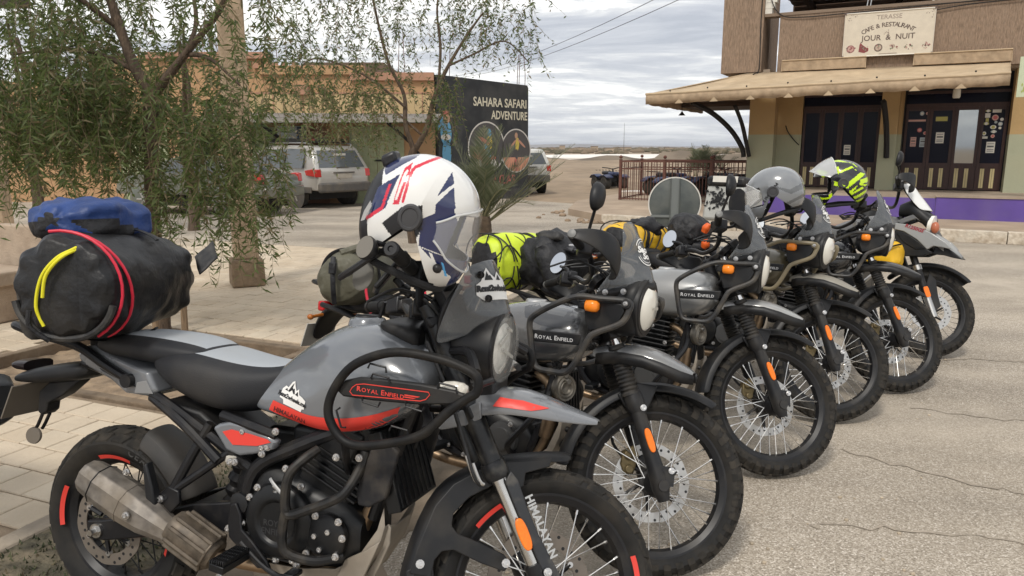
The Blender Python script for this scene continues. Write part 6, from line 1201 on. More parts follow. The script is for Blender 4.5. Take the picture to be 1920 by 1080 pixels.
# ------------------------------------------------------------------ helmets
def inpoly(P, x, z):
    r = np.zeros(np.shape(x), bool); n = len(P); j = n - 1
    for i in range(n):
        xi, zi = P[i]; xj, zj = P[j]
        if zi != zj: r ^= ((zi > z) != (zj > z)) & (x < (xj - xi) * (z - zi) / (zj - zi) + xi)
        j = i
    return r
def painter(items, base=0):
    def f(x, y, z):
        o = np.full(np.shape(x), base)
        for m_, P in items[::-1]: o[inpoly(P, x, z)] = m_
        return o
    return f
def helmet(label, M, paint, mats, visor='down', vis_mat=None, s=1.0, port=(-.055, .045, .055), fine=12, lift=0):
    t = thing('helmet', label, 'helmet', group='helmets on the handlebars'); t.location, q, sc = M.decompose(); t.rotation_euler = q.to_euler()
    out = np.array([(.100, -.135), (.142, -.112), (.156, -.075), (.154, -.045), (.152, 0), (.142, .045), (.120, .088), (.075, .120), (.02, .136), (-.045, .132), (-.105, .103), (-.142, .055), (-.152, -.005), (-.143, -.060), (-.122, -.100), (-.095, -.118)])
    seg = cr(out, fine); nT = len(seg); nS = fine * 6 + 1; sv = np.linspace(-PI / 2, PI / 2, nS)
    def surf(k, ymax=.126, pw=2 / 2.35):
        V = np.zeros((nT, nS, 3)); c = np.abs(np.cos(sv)) ** pw; y = np.sign(np.sin(sv)) * np.abs(np.sin(sv)) ** pw * ymax * k; cc = np.array([0., 0])
        V[:, :, 0] = cc[0] + (seg[:, 0] - cc[0])[:, None] * c[None] * k; V[:, :, 2] = cc[1] + (seg[:, 1] - cc[1])[:, None] * c[None] * k; V[:, :, 1] = y[None] * (1 - .10 * np.clip((seg[:, 0] - .02) / .13, 0, 1))[:, None]; return V * s
    V = surf(1.0); mb = MB(); F = []; mi = []; CC = (V[:-1, :-1] + V[1:, 1:]) / 2 / s; PP = paint(CC[:, :, 0], CC[:, :, 1], CC[:, :, 2])
    for i in range(nT - 1):
        for j in range(nS - 1):
            c = CC[i, j]
            if c[0] > port[2] and port[0] < c[2] < port[1] and abs(c[1]) < .112: continue
            if c[2] < -.118 and -.10 < c[0] < .10: continue
            F.append((i * nS + j, i * nS + j + 1, (i + 1) * nS + j + 1, (i + 1) * nS + j)); mi.append(int(PP[i, j]))
    mb.add(V.reshape(-1, 3), F, mi); obj('shell', mb, mats, t, smooth=60, solid=.004)
    V2 = surf(.95); mb = MB(); mb.add(V2.reshape(-1, 3), F); obj('liner', mb, mat('helmet_liner', (.012, .012, .013), .9), t, smooth=60)
    rim = [np.array((x, y, z)) * s for x, y, z in [(.10 * math.cos(a) - .003 + (.0 if math.cos(a) < 0 else .02 * math.cos(a)), .094 * math.sin(a), -.121 - .012 * max(0, math.cos(a))) for a in np.linspace(0, 2 * PI, 36, endpoint=False)]]
    mb = MB(); mb.tube(rim, .009, 8, True); obj('neck_roll', mb, MATS['helmet_liner'], t)
    for s_ in (-1, 1):
        mb = MB(); mb.lathe([(.031, 0), (.031, .010), (.027, .014), (.022, .014), (.020, .011), (.001, .012)], np.array((-.008, s_ * .117, .006)) * s, (0, s_, 0), 26); o = obj('visor_pivot', mb, mat('pivot_grey', (.05, .05, .053), .45), t)
    # visor: a strip of the same surface, pushed out
    a0, a1 = (-.060, .058); seg2 = np.array([p for p in cr(out, 10) if p[0] > .05 and a0 - .012 < p[1] < a1 + .006]); pw = 2 / 2.35; sv2 = np.linspace(-1.22, 1.22, 41); k = 1.045; rows = []
    cv, ct = (math.cos(lift), math.sin(lift))
    for p in seg2:
        r_ = []
        for q_ in sv2:
            c = abs(math.cos(q_)) ** pw; y = math.copysign(abs(math.sin(q_)) ** pw, q_) * .126 * k; e = max(0, abs(q_) - .9) / .32; z = p[1] * c * k * (1 - .35 * e); x = p[0] * c * k
            x, z = x + .008, z - .006; x, z = -.008 + x * cv - z * ct, .006 + x * ct + z * cv; r_.append(np.array((x, y, z)) * s)
        rows.append(r_)
    mb = MB(); grid(mb, rows); vz = obj('visor', mb, vis_mat or lensg, t, smooth=70, solid=.0025)
    E_ = [rows[0], rows[-1]]
    for r_ in E_: mb = MB(); mb.tube(r_, .0028, 6); obj('visor_edge', mb, mat('visor_edge', (.70, .71, .70), .12, alpha=.75), vz)
    return t
hel_w = mat('helmet_white', (.76, .755, .73), .2, coat=1, dust=.12, dcol=(.5, .45, .36)); hel_n = mat('helmet_navy', (.012, .020, .085), .2, coat=1); hel_k = mat('helmet_black', (.012, .012, .014), .4); hel_r = mat('helmet_red', (.62, .03, .06), .3); hel_c = mat('helmet_cyan', (.10, .42, .80), .3); hel_g = mat('helmet_grey', (.20, .21, .22), .2, coat=1); hel_l = mat('helmet_lime', (.60, .86, .01), .3, coat=.5)
W1 = [(4, [(-.107, .147), (-.100, .147), (-.103, .103), (-.128, .080), (-.133, .088), (-.111, .108)]), (3, [(-.112, -.039), (-.118, -.033), (-.086, .003), (-.089, .053), (-.082, .054), (-.078, 0)]),
      (1, [(-.126, .077), (-.138, .108), (-.109, .145), (-.067, .165), (-.056, .121), (-.108, .064)]), (1, [(-.113, .036), (-.072, .080), (-.074, .004), (-.112, -.039), (-.113, -.002)]),
      (2, [(-.147, .13), (-.13, .148), (-.108, .151), (-.125, .121), (-.126, .077), (-.104, .042), (-.119, -.022), (-.090, -.080), (-.119, -.122), (-.16, -.089), (-.17, -.021), (-.17, .066)]),
      (3, [(-.034, .029), (-.041, .029), (-.052, .098), (-.047, .107), (-.003, .146), (.001, .141), (-.041, .102), (-.044, .095)]), (3, [(-.059, .017), (-.069, .093), (-.057, .110), (-.050, .085), (-.056, .080), (-.059, .095), (-.063, .089), (-.060, .066), (-.049, .070), (-.045, .023)]),
      (1, [(.034, .067), (.041, .122), (.058, .103)]), (1, [(.038, .051), (.061, .096), (.085, .057), (.051, .015)]), (2, [(-.069, -.028), (-.035, .020), (.010, .040), (.028, -.008), (.019, -.05), (-.009, -.052), (-.033, -.047)]), (1, [(.017, .011), (.077, .06), (.117, .015), (.117, -.046), (.035, -.044)]),
      (0, [(.064, -.05), (.072, -.05), (.104, -.081), (.094, -.081)]), (4, [(.10, -.062), (.106, -.062), (.125, -.09), (.119, -.09)]), (1, [(.041, -.046), (.119, -.048), (.165, -.028), (.165, -.07), (.139, -.125), (.127, -.122), (.134, -.089), (.083, -.066)])]
paint1 = painter([(0, [(-.0585, .028), (-.064, .085), (-.057, .096), (-.053, .03)])] + W1)
Mh = Matrix.Translation((-.236, 1.93, 1.424)) @ Matrix.Rotation(R(-4), 4, 'Z') @ Matrix.Rotation(R(22), 4, 'Y')
h1 = helmet('white, navy and red full face helmet hung on the nearest motorcycle\'s handlebar', Mh, paint1, [hel_w, hel_n, hel_k, hel_r, hel_c], vis_mat=mat('clear_visor', (.85, .86, .86), .03, alpha=.13, coat=1), s=1.03, fine=26, port=(-.05, .05, .102)); h1.scale = (.96, .97, 1.13)
mb = MB(); mb.box((-.128, -.012, .098), (.04, .06, .03), np.array(Matrix.Rotation(-.7, 3, 'Y'))); obj('top_vent', mb, hel_k, h1, bevel=.008)
mb = MB(); mb.plate([(-.128, -.02), (-.122, .005), (-.114, -.005), (-.12, -.04), (-.128, -.045)], -.104, -.108); obj('reflective_patch', mb, refl, h1)
for s_ in (-1, 1): cord('chin_strap', [(-.07, s_ * .09, -.11), (-.11, s_ * .07, -.16), (-.145, s_ * .03, -.20)], .009, hel_k, h1)
mb = MB(); mb.lathe([(.001, 0), (.034, 0), (.036, .006), (.03, .01)], (-.085, -.03, -.175), (-.5, -.8, .1), 20); obj('intercom_speaker', mb, mat('foam_grey', (.14, .135, .12), .8), h1)
lines4 = [(1, [(-.15, -.02), (-.15, .01), (-.09, -.005), (-.02, .035), (-.02, .03), (-.09, -.03)]), (2, [(.09, -.02), (.10, .035), (.06, .03), (.055, -.01)]), (1, [(-.15, -.062), (-.05, -.085), (.05, -.13), (.10, -.135), (.04, -.118), (-.05, -.07), (-.15, -.045)])]
paint4 = painter(lines4 + [(2, [(-.2, -.2), (.06, -.2), (.06, -.100), (-.2, -.100)])])
Mh = Matrix.Translation((1.455, 4.12, 1.362)) @ Matrix.Rotation(R(153), 4, 'Z') @ Matrix.Rotation(R(17), 4, 'Y')
h4 = helmet('plain grey full face helmet tipped over the khaki rack motorcycle\'s bars', Mh, paint4, [hel_g, mat('helmet_dark_grey', (.10, .105, .11), .25, coat=1), hel_k], vis_mat=lensg, lift=.12)
v, f = place2d(text2d('S PHONE A4', .022, .0008), -.005, .005, .72); 
mb = MB(); mb.add(np.stack([-v[:, 0] * 1.0, np.full(len(v), .1275), v[:, 1]], 1), f); obj('side_lettering', mb, hel_k, h4, smooth=0, flipfix=False)
lime5 = [[(.15, -.06), (.10, -.075), (.04, -.07), (.02, -.08), (.10, -.085), (.15, -.075)], [(.13, -.115), (.04, -.10), (.03, -.112), (.12, -.13)], [(.04, .02), (-.02, .0), (-.10, .06), (-.13, .05), (-.03, -.025), (.04, -.005)], [(.06, -.03), (.045, -.075), (-.05, -.085), (-.14, -.04), (-.14, -.055), (-.05, -.105), (.06, -.09), (.075, -.03)], [(-.03, -.05), (-.085, -.01), (-.06, -.05), (-.11, -.02), (-.12, -.03), (-.05, -.066), (-.02, -.06)], [(.11, .09), (.07, .07), (.09, .05), (.065, .03), (.08, .025), (.105, .05), (.13, .08)], [(.04, .13), (-.05, .12), (-.10, .075), (-.07, .11), (.03, .145)], [(.03, .10), (.02, .06), (-.06, .09), (-.10, .05), (-.055, .10), (.01, .075), (.015, .10)], [(-.10, .02), (-.148, .03), (-.15, .005), (-.11, -.005), (-.145, -.01), (-.13, -.02), (-.095, -.01)], [(-.08, -.10), (-.13, -.085), (-.12, -.115), (-.07, -.125)], [(.16, -.04), (.12, -.052), (.11, -.045), (.16, -.03)]]
paint5 = painter([(1, P) for P in lime5])
Mh = Matrix.Translation((2.070, 4.72, 1.382)) @ Matrix.Rotation(R(163), 4, 'Z') @ Matrix.Rotation(R(4), 4, 'Y')
h5 = helmet('black helmet with lime stripes and raised clear visor on the fifth motorcycle', Mh, paint5, [mat('helmet_gloss_black', (.016, .016, .02), .25, coat=.8), hel_l], vis_mat=mat('raised_visor', (.75, .76, .76), .05, alpha=.42, coat=1), s=1.06, lift=.85)
# ------------------------------------------------------------------ cafe on the right
CA = math.atan2(-.475, .88)
ochre = mat('ochre_wall', (.43, .29, .135), .9, var=.12, vscale=2, dust=.4, dcol=(.30, .21, .12), dscale=2, bump=.3, bscale=20)
pgreen = mat('pale_green_wall', (.36, .37, .26), .85, var=.10, vscale=2, dust=.35, dcol=(.27, .24, .16), dscale=2, bump=.25, bscale=20)
ribbed = mat('ribbed_plaster', (.255, .18, .125), .95, var=.30, vscale=5, stretch=(9, 9, 1.6), bump=.7, bscale=9, dust=.35, dcol=(.30, .22, .16), dscale=1.2)
canvas = mat('awning_canvas', (.50, .385, .25), .85, var=.12, vscale=2.5, dust=.4, dcol=(.33, .23, .14), dscale=4)
canvas2 = mat('awning_valance', (.35, .255, .165), .9, var=.25, vscale=6, dust=.5, dcol=(.52, .40, .27), dscale=8)
purple = mat('purple_paint', (.105, .062, .28), .7, var=.15, vscale=1.5, dust=.3, dcol=(.20, .16, .22), dscale=2)
terr = mat('terrace_concrete', (.36, .29, .22), .9, var=.2, vscale=2)
wood = mat('dark_door_wood', (.038, .013, .010), .5, var=.3, vscale=4, stretch=(6, 6, 1))
cream = mat('cream_slat', (.56, .47, .25), .6, var=.1)
navy = mat('dark_glass', (.003, .004, .014), .18, spec=.16)
whitep = mat('white_wall_paint', (.72, .69, .62), .8, var=.1)
ceilm = mat('wood_ceiling', (.06, .035, .022), .8, var=.4, vscale=3, stretch=(1, 12, 12))
beamk = mat('black_beam', (.012, .011, .011), .75)
CR = Matrix.Translation((7.91, 12.68, 0)) @ Matrix.Rotation(CA, 4, 'Z')
def ctag(name, label, cat, u, v, z, group=None):
    t = thing(name, label, cat, tuple(CR @ Vector((u, v, z))), (0, 0, CA), group); return t
cafe = ctag('cafe_building', 'two storey cafe with brown ribbed upper wall, tan awning and purple plinth', 'building', 0, 0, 0)
def CB(nm, c, d, m_, par=None, bev=0, **k): mb = MB(); mb.box(c, d); return obj(nm, mb, m_, par or cafe, smooth=0, bevel=bev, **k)
def span(nm, u0, u1, v0, v1, z0, z1, m_, par=None, bev=0): return CB(nm, ((u0 + u1) / 2, (v0 + v1) / 2, (z0 + z1) / 2), (u1 - u0, v1 - v0, z1 - z0), m_, par, bev)
span('terrace_floor', -4.85, 9, 2.83, 10, 0, .63, terr)
span('purple_plinth', -.52, 9, 2.78, 2.83, .14, .605, purple); span('purple_plinth', -4.85, -.525, 2.80, 2.83, .14, .58, purple); span('purple_plinth', -4.90, -4.852, 2.80, 9, .14, .58, purple)
span('terrace_lip', -.54, 9, 2.76, 2.95, .607, .65, terr)
def two_tone(nm, u0, u1, v0, v1, z0, zc, z1, par=None):
    mb = MB(); mb.box(((u0 + u1) / 2, (v0 + v1) / 2, (z0 + zc) / 2), (u1 - u0, v1 - v0, zc - z0), mi=0); mb.box(((u0 + u1) / 2, (v0 + v1) / 2, (zc + z1) / 2), (u1 - u0 - .004, v1 - v0 - .004, z1 - zc), mi=1); return obj(nm, mb, [pgreen, ochre], cafe, smooth=0)
two_tone('pillar', -4.77, -4.15, 4.81, 5.30, .63, 1.94, 3.35); two_tone('recess_wall', -4.30, -3.56, 5.302, 5.50, .63, 1.94, 3.35)
two_tone('pillar', -1.78, -1.40, 4.81, 5.30, .63, 1.92, 3.35); two_tone('pillar_return', -1.40, -1.29, 4.95, 5.32, .63, 1.92, 3.35); two_tone('pillar', .79, 8.2, 4.81, 5.30, .63, 1.90, 3.35)
span('cable_conduit', -1.305, -1.285, 4.93, 4.948, .63, 3.2, beamk)
mb = MB(); mb.tube(cr([(-3.95, 5.29, 2.16), (-3.88, 5.27, 2.0), (-3.72, 5.27, 1.80), (-3.60, 5.28, 1.68)], 4), .012, 6); obj('loose_wire', mb, beamk, cafe)
def glazing(u0, u1, z0, z1, leaves, nm, mirror_i=None):
    zt = z1 - .32; zb = z0 + .52; fr = .065; L_ = (u1 - u0) / leaves
    span('back_panel', u0, u1, 5.42, 5.46, z0, z1, navy)
    span('door_head', u0, u1, 5.28, 5.36, z1 - .06, z1, wood); span('transom_bar', u0, u1, 5.28, 5.36, zt - .04, zt + .04, wood)
    for i in range(leaves):
        a, b = u0 + L_ * i, u0 + L_ * (i + 1)
        d = span('door', a + .004, b - .004, 5.31, 5.345, z0, zb, wood)
        for q in (0, 1): span('stile', (a, b - fr)[q] + .004, (a + fr, b)[q] - .004, 5.30, 5.35, zb, zt - .04, wood, d)
        span('mid_rail', a + fr, b - fr, 5.30, 5.35, zb, zb + .09, wood, d); span('top_rail', a + fr, b - fr, 5.30, 5.35, zt - .12, zt - .04, wood, d)
        o = span('door_pane', a + fr, b - fr, 5.322, 5.330, zb + .09, zt - .12, navy if i != mirror_i else mat('mirror_pane', (.42, .44, .44), .04, .9), d)
        span('transom_pane', a + .03, b - .03, 5.322, 5.330, zt + .04, z1 - .06, navy, d)
        for f_ in (.27, .66): span('cream_slat', a + L_ * f_ - .045, a + L_ * f_ + .035, 5.295, 5.309, z0 + .05, zb - .03, cream, d); span('slat_groove', a + L_ * f_ - .012, a + L_ * f_ - .004, 5.293, 5.2945, z0 + .05, zb - .03, mat('slat_shadow', (.22, .17, .09), .8), d)
glazing(-1.27, .77, .65, 2.90, 4, 'right', 2); glazing(-3.54, -1.80, .65, 2.90, 4, 'left')
# stickers and notices on the panes
stm = [mat('notice_%d' % i, c, .5) for i, c in enumerate([(.68, .66, .60), (.55, .12, .12), (.45, .42, .12), (.40, .45, .48), (.60, .35, .30), (.72, .70, .66)])]
def notice(u, z, w, h, i, shape='rect', v=5.3185, lines=True):
    mb = MB()
    if shape == 'rect': mb.box((u, v, z), (w, .003, h))
    else: mb.lathe([(.001, 0), (w / 2, 0), (w / 2, .003), (.001, .003)], (u, v, z), (0, -1, 0), 14); mb.xf(lambda p: np.stack([p[:, 0], p[:, 1], z + (p[:, 2] - z) * h / w], 1))
    o = obj('window_notice', mb, stm[i], cafe, smooth=0)
    if lines and shape == 'rect' and h > .12:
        mb = MB()
        for k, (f_, hh) in enumerate(((.32, .05), (.08, .14), (-.2, .06), (-.34, .05))): mb.box((u, v - .0025, z + h * f_), (w * .75, .001, h * hh), mi=0)
        obj('notice_print', mb, mat('notice_ink', (.10, .10, .10), .6), o, smooth=0)
    elif shape != 'rect' and w > .07:
        mb = MB(); mb.lathe([(.001, 0), (w * .3, 0), (w * .3, .001)], (u, v - .004, z), (0, -1, 0), 10); obj('notice_print', mb, stm[(i + 3) % 6], o, smooth=0)
notice(-.52, 1.84, .17, .25, 0); notice(.50, 1.62, .17, .25, 0); notice(-2.48, 1.56, .15, .24, 0); notice(-.52, 2.27, .24, .10, 2, lines=False); notice(-1.02, 2.24, .36, .045, 4, lines=False)
notice(-1.06, 1.75, .12, .22, 4); notice(-.86, 1.74, .13, .22, 3); notice(-.95, 2.02, .10, .10, 1, 'c'); notice(-.83, 1.95, .08, .08, 4, 'c'); notice(-.93, 2.40, .09, .10, 3, 'c'); notice(-.82, 2.40, .07, .07, 4, 'c')
for u, z, w, h, i, s_ in ((.38, 2.43, .11, .05, 2, 'c'), (.55, 2.43, .17, .08, 0, 'rect'), (.38, 2.33, .10, .10, 0, 'rect'), (.38, 2.23, .06, .08, 2, 'rect'), (.53, 2.28, .13, .13, 4, 'c'), (.66, 2.24, .07, .07, 5, 'c'), (.37, 2.15, .11, .07, 2, 'c'), (.55, 2.18, .06, .06, 3, 'c'), (.64, 2.14, .09, .09, 3, 'c'), (.51, 2.07, .12, .09, 5, 'c'), (.64, 2.05, .06, .06, 0, 'c'), (.53, 1.97, .12, .06, 3, 'c'), (.35, 1.93, .08, .09, 5, 'c'), (.36, 1.84, .13, .05, 0, 'rect'), (.52, 1.87, .08, .08, 4, 'c')): notice(u, z, w, h, i, s_)
# upper storey
mb = MB(); mb.box((2.1, 4.50, 4.02), (12.4 - .0, .24, 1.34)); up = obj('upper_wall', mb, ribbed, cafe, smooth=0); up.location = (-.0, 0, 0)
mb = MB(); mb.box((-4.60, 4.36, 5.7), (.28, .05, 4.7)); obj('corner_strip', mb, ribbed, cafe, smooth=0)
span('corner_pier', -5.42, -4.46, 4.30, 5.2, 3.42, 8.0, ribbed); span('upper_side_wall', -5.30, -5.05, 5.2, 10, 3.42, 8, ribbed); span('pier_foot', -4.9, -4.3, 4.6, 5.4, 3.35, 3.50, terr)
span('wall_coping', -4.46, 8.3, 4.36, 4.66, 4.69, 4.76, mat('coping', (.22, .16, .115), .9))
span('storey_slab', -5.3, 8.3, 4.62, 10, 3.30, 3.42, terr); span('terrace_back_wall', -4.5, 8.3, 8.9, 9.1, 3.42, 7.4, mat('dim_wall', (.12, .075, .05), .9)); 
for i in range(12): span('ceiling_plank', -4.46, 8.3, 4.45 + .37 * i, 4.79 + .37 * i, 5.62 + .02 * (i % 2), 5.66 + .02 * (i % 2), ceilm)
for i in range(5): span('ceiling_beam', -4.0 + 2.2 * i, -3.86 + 2.2 * i, 4.4, 8.9, 5.46, 5.60, ceilm)
for k in range(4): span('stepped_block', -4.46, -4.30 + .05 * (3 - k), 4.40, 4.60, 4.76 + .13 * (3 - k), 4.885 + .13 * (3 - k), whitep)
for u in (-.93, -.82): span('terrace_post', u - .022, u + .022, 4.52, 4.56, 4.76, 5.5, whitep)
for u in (-2.25, -2.18): mb = MB(); mb.tube([(u, 4.5, 4.76), (u + .03, 4.5, 5.05)], .012, 6); obj('chair_leg', mb, silv, cafe)
for u0, u1 in ((-3.97, -2.16), (-1.20, .62)):
    o = span('awning_case', u0, u1, 4.24, 4.40, 3.40, 3.64, canvas2, bev=.01); mb = MB(); mb.tube([(u0, 4.23, 3.40), (u0, 4.23, 3.645), (u1, 4.23, 3.645), (u1, 4.23, 3.40)], .014, 6); obj('case_frame', mb, canvas, o)
for pts in ([(-4.44, 4.34, 6.2), (-4.35, 4.35, 5.2), (-4.1, 4.34, 4.72), (-3.6, 4.34, 4.62), (-2.6, 4.34, 4.63), (-1.0, 4.34, 4.66), (1.2, 4.34, 4.72)], [(-4.5, 4.28, 6.2), (-4.52, 4.27, 4.6), (-4.50, 4.27, 3.5), (-4.62, 4.2, 3.36), (-4.5, 4.1, 3.40)], [(-2.6, 4.33, 4.58), (-1.5, 4.33, 4.50), (-.2, 4.33, 4.62), (1.2, 4.33, 4.66)]):
    mb = MB(); mb.tube(cr(pts, 6), .012, 6); obj('wall_cable', mb, beamk, cafe)
# awning
Aw = dict(A=(-6.75, 2.6, 2.86), B=(.50, 2.6, 3.02), C=(.62, 4.34, 3.38), D=(-4.75, 4.34, 3.40), E=(-6.75, 8.0, 2.86), F=(-4.75, 8.0, 3.40))
rows = []
for t_ in np.linspace(0, 1, 9):
    a = np.array(Aw['A']) * (1 - t_) + np.array(Aw['D']) * t_; b = np.array(Aw['B']) * (1 - t_) + np.array(Aw['C']) * t_; rows.append([a + (b - a) * s_ - np.array([0, 0, .04 * math.sin(PI * t_) * (1 + .3 * math.sin(s_ * 25))]) for s_ in np.linspace(0, 1, 40)])
mb = MB(); grid(mb, rows); aw = obj('awning', mb, canvas, cafe, smooth=60, solid=.02)
mb = MB(); mb.add([Aw[k] for k in 'ADFE'], [(0, 1, 2, 3)]); obj('awning_side', mb, canvas, aw, smooth=0, solid=.02)
vr = []
for k, (P0, P1_, nn) in enumerate(((Aw['A'], Aw['B'], 60), (Aw['A'], Aw['E'], 30))):
    P0, P1_ = np.array(P0), np.array(P1_); top = [P0 + (P1_ - P0) * s_ + np.array([0, -.02, .004 * math.sin(s_ * 40)]) for s_ in np.linspace(0, 1, nn)]; mid = [p + np.array([0, -.03, -.10]) for p in top]; bot = [p + np.array([0, -.012 + .008 * math.sin(i * .9), -.235 + .006 * math.sin(i * 1.3) + rng.normal(0, .004)]) for i, p in enumerate(top)]
    mb = MB(); grid(mb, [top, mid, bot]); obj('valance', mb, canvas2, aw, smooth=60, solid=.008)
    mb = MB(); mb.tube(top, .03, 7); obj('awning_hem', mb, canvas, aw)
    for i in range(1, 9 if k == 0 else 4):
        p = P0 + (P1_ - P0) * (i / 9.0 if k == 0 else i / 4) + np.array([0, -.055, -.245]); d = (P1_ - P0) / np.linalg.norm(P1_ - P0)
        mb = MB(); mb.add([p - d * .10, p + d * .10, p + np.array([0, -.004, .10])], [(0, 1, 2)]); obj('folded_flap', mb, canvas, aw, smooth=0, solid=.006, flipfix=False)
for i in range(8): s_ = .08 + .12 * i; p = np.array(Aw['A']) * (1 - s_) + np.array(Aw['B']) * s_; mb = MB(); mb.ball(p + np.array([0, -.03, .05 + .02 * (i % 2)]), (.02, .02, .02), 6, 4); obj('rope_knot', mb, beamk, aw)
for i in range(9): span('awning_batten', -6.5, -4.8, 3.0 + .55 * i, 3.06 + .55 * i, 2.78, 2.83, ceilm, aw)
span('eave_board', -6.74, -4.8, 5.6, 7.9, 2.70, 2.77, ceilm, aw)
for nm, pts in (('awning_bracket', [(-4.83, 4.70, 1.38), (-4.88, 4.66, 1.62), (-5.12, 4.4, 2.05), (-5.5, 4.0, 2.45), (-5.9, 3.5, 2.70)]), ('awning_bracket', [(-4.70, 4.72, 1.40), (-4.76, 4.55, 1.75), (-4.82, 4.2, 2.2), (-4.9, 3.7, 2.6)]), ('awning_bracket', [(-1.58, 4.74, 1.38), (-1.60, 4.62, 1.75), (-1.64, 4.3, 2.2), (-1.70, 3.7, 2.62)])):
    mb = MB(); mb.tube(cr(pts, 6), .062, 4); obj(nm, mb, beamk, cafe, smooth=0)
# lamps
lt = ctag('hanging_lamp', 'small white lantern hanging over the cafe door below the awning', 'lamp', -.32, 3.9, 2.78); mb = MB(); mb.lathe([(.035, .06), (.07, .05), (.075, -.10), (.06, -.13), (.001, -.13)], (0, 0, 0), (0, 0, 1), 16); obj('lamp_glass', mb, mat('lamp_glass', (.62, .60, .54), .3), lt); mb = MB(); mb.cyl((0, 0, .05), (0, 0, .35), .01, n=6); mb.cyl((0, 0, .05), (0, 0, .09), .03, n=10); obj('lamp_rod', mb, beamk, lt)
lt = ctag('hanging_lamp', 'small dark cone lamp hanging under the awning\'s left corner', 'lamp', -6.1, 3.4, 2.42); mb = MB(); mb.lathe([(.015, .06), (.03, .03), (.085, -.03)], (0, 0, 0), (0, 0, 1), 16); obj('lamp_shade', mb, beamk, lt, solid=.004); mb = MB(); mb.cyl((0, 0, .06), (0, 0, .42), .006, n=5); obj('lamp_wire', mb, beamk, lt)
# signboard
sg = ctag('cafe_sign', 'cream cafe and restaurant signboard with food pictures on the brown upper wall', 'sign', -1.76, 4.26, 4.12)
signc = mat('sign_cream', (.62, .55, .44), .5, var=.05); signf = mat('sign_frame', (.74, .70, .62), .4); ink = mat('sign_ink', (.11, .075, .06), .6); ink2 = mat('sign_ink_light', (.30, .235, .19), .6)
mb = MB(); mb.box((0, 0, 0), (1.80, .03, .94)); obj('board', mb, signc, sg, smooth=0)
mb = MB(); mb.tube([(-.9, -.02, -.47), (.9, -.02, -.47), (.9, -.02, .47), (-.9, -.02, .47)], .014, 6, True); obj('sign_frame', mb, signf, sg)
mb = MB(); [mb.box((x, -.022, z), (.05, .03, .04)) for x in (-.9, .9) for z in (-.47, .47)]; obj('corner_clips', mb, ink, sg, smooth=0, kind='stuff')
def stext(s, x, z, size, m_, ang=0, bold=.004, sx=1.0, par=None, y=-.0175):
    v, f = place2d(text2d(s, 1, bold), x, z, ang, size, sx); mb = MB(); mb.add(np.stack([v[:, 0], np.full(len(v), y), v[:, 1]], 1), f); return obj('sign_lettering', mb, m_, par or sg, smooth=0, flipfix=False)
stext('TERASSE', 0, .355, .135, ink2, 0, .003); stext('JOUR  &  NUIT', 0, -.10, .165, ink, 0, .012)
mb = MB(); s_ = 'CAFE & RESTAURANT'; n = len(s_); R_ = 1.0; widths = [(.5 if c == ' ' else (.62 if c in 'EFSC' else (.28 if c == 'I' else .72))) for c in s_]; tot = sum(widths); acc = 0
for c, w_ in zip(s_, widths):
    a = (acc + w_ / 2 - tot / 2) / tot * 1.10; acc += w_
    if c == ' ': continue
    v, f = place2d(text2d(c, 1, .012), R_ * math.sin(a), .16 - R_ + R_ * math.cos(a) + .03, -a, .135); mb.add(np.stack([v[:, 0], np.full(len(v), -.0175), v[:, 1]], 1), f)
obj('sign_lettering', mb, ink, sg, smooth=0, flipfix=False)
foodm = [mat('food_%d' % i, c, .6) for i, c in enumerate([(.30, .13, .12), (.22, .05, .05), (.45, .36, .28), (.50, .30, .26), (.14, .10, .08), (.20, .22, .14)])]
for i, x in enumerate((-.74, -.47, -.17, .15, .46, .76)):
    mb = MB(); k = i
    if i == 1: mb.add([(x + a, -.018, -.30 + b) for a, b in ((-.10, -.07), (.02, -.10), (.10, -.06), (.10, .0), (.05, .02), (-.03, .08), (-.07, .13), (-.09, .08))], [tuple(range(8))], 1)
    elif i in (0, 2): a = np.linspace(0, 2 * PI, 20, endpoint=False); mb.add(np.stack([x + .085 * np.cos(a), np.full(20, -.018), -.30 + .085 * np.sin(a)], 1), [tuple(range(20))], 4 if i == 2 else 0); mb.add(np.stack([x + .062 * np.cos(a), np.full(20, -.0195), -.30 + .062 * np.sin(a)], 1), [tuple(range(20))], 2 if i == 2 else 3)
    for q in range(14): a, r_ = rng.uniform(0, 2 * PI), rng.uniform(0, .085); c = (x + r_ * math.cos(a) * 1.2, -.0208 - .0001 * q, -.30 + r_ * math.sin(a) * .8); w_ = rng.uniform(.008, .022); mb.add([(c[0] - w_, c[1], c[2]), (c[0], c[1], c[2] - w_), (c[0] + w_, c[1], c[2]), (c[0], c[1], c[2] + w_)], [(0, 1, 2, 3)], int(rng.integers(0, 6)))
    obj('food_picture', mb, foodm, sg, smooth=0, flipfix=False)
mb = MB()
for sx in (-1, 1):
    for q in range(26): a, b = rng.uniform(0, .22), rng.uniform(0, .20); 
    for q in range(26):
        a, b = rng.uniform(.01, .24), rng.uniform(.01, .22)
        if a / .24 + b / .22 > 1.05: continue
        w_ = rng.uniform(.006, .016); c = (sx * (.88 - a), -.0178 - .0002 * q, .45 - b); mb.add([(c[0] - w_, c[1], c[2]), (c[0], c[1], c[2] - w_), (c[0] + w_, c[1], c[2]), (c[0], c[1], c[2] + w_)], [(0, 1, 2, 3)])
for q in range(8): c = (-.02 + rng.uniform(-.06, .06), -.018 - .0002 * q, .03 + rng.uniform(-.05, .06)); mb.add([(c[0] - .012, c[1], c[2]), (c[0], c[1], c[2] - .01), (c[0] + .012, c[1], c[2]), (c[0], c[1], c[2] + .014)], [(0, 1, 2, 3)])
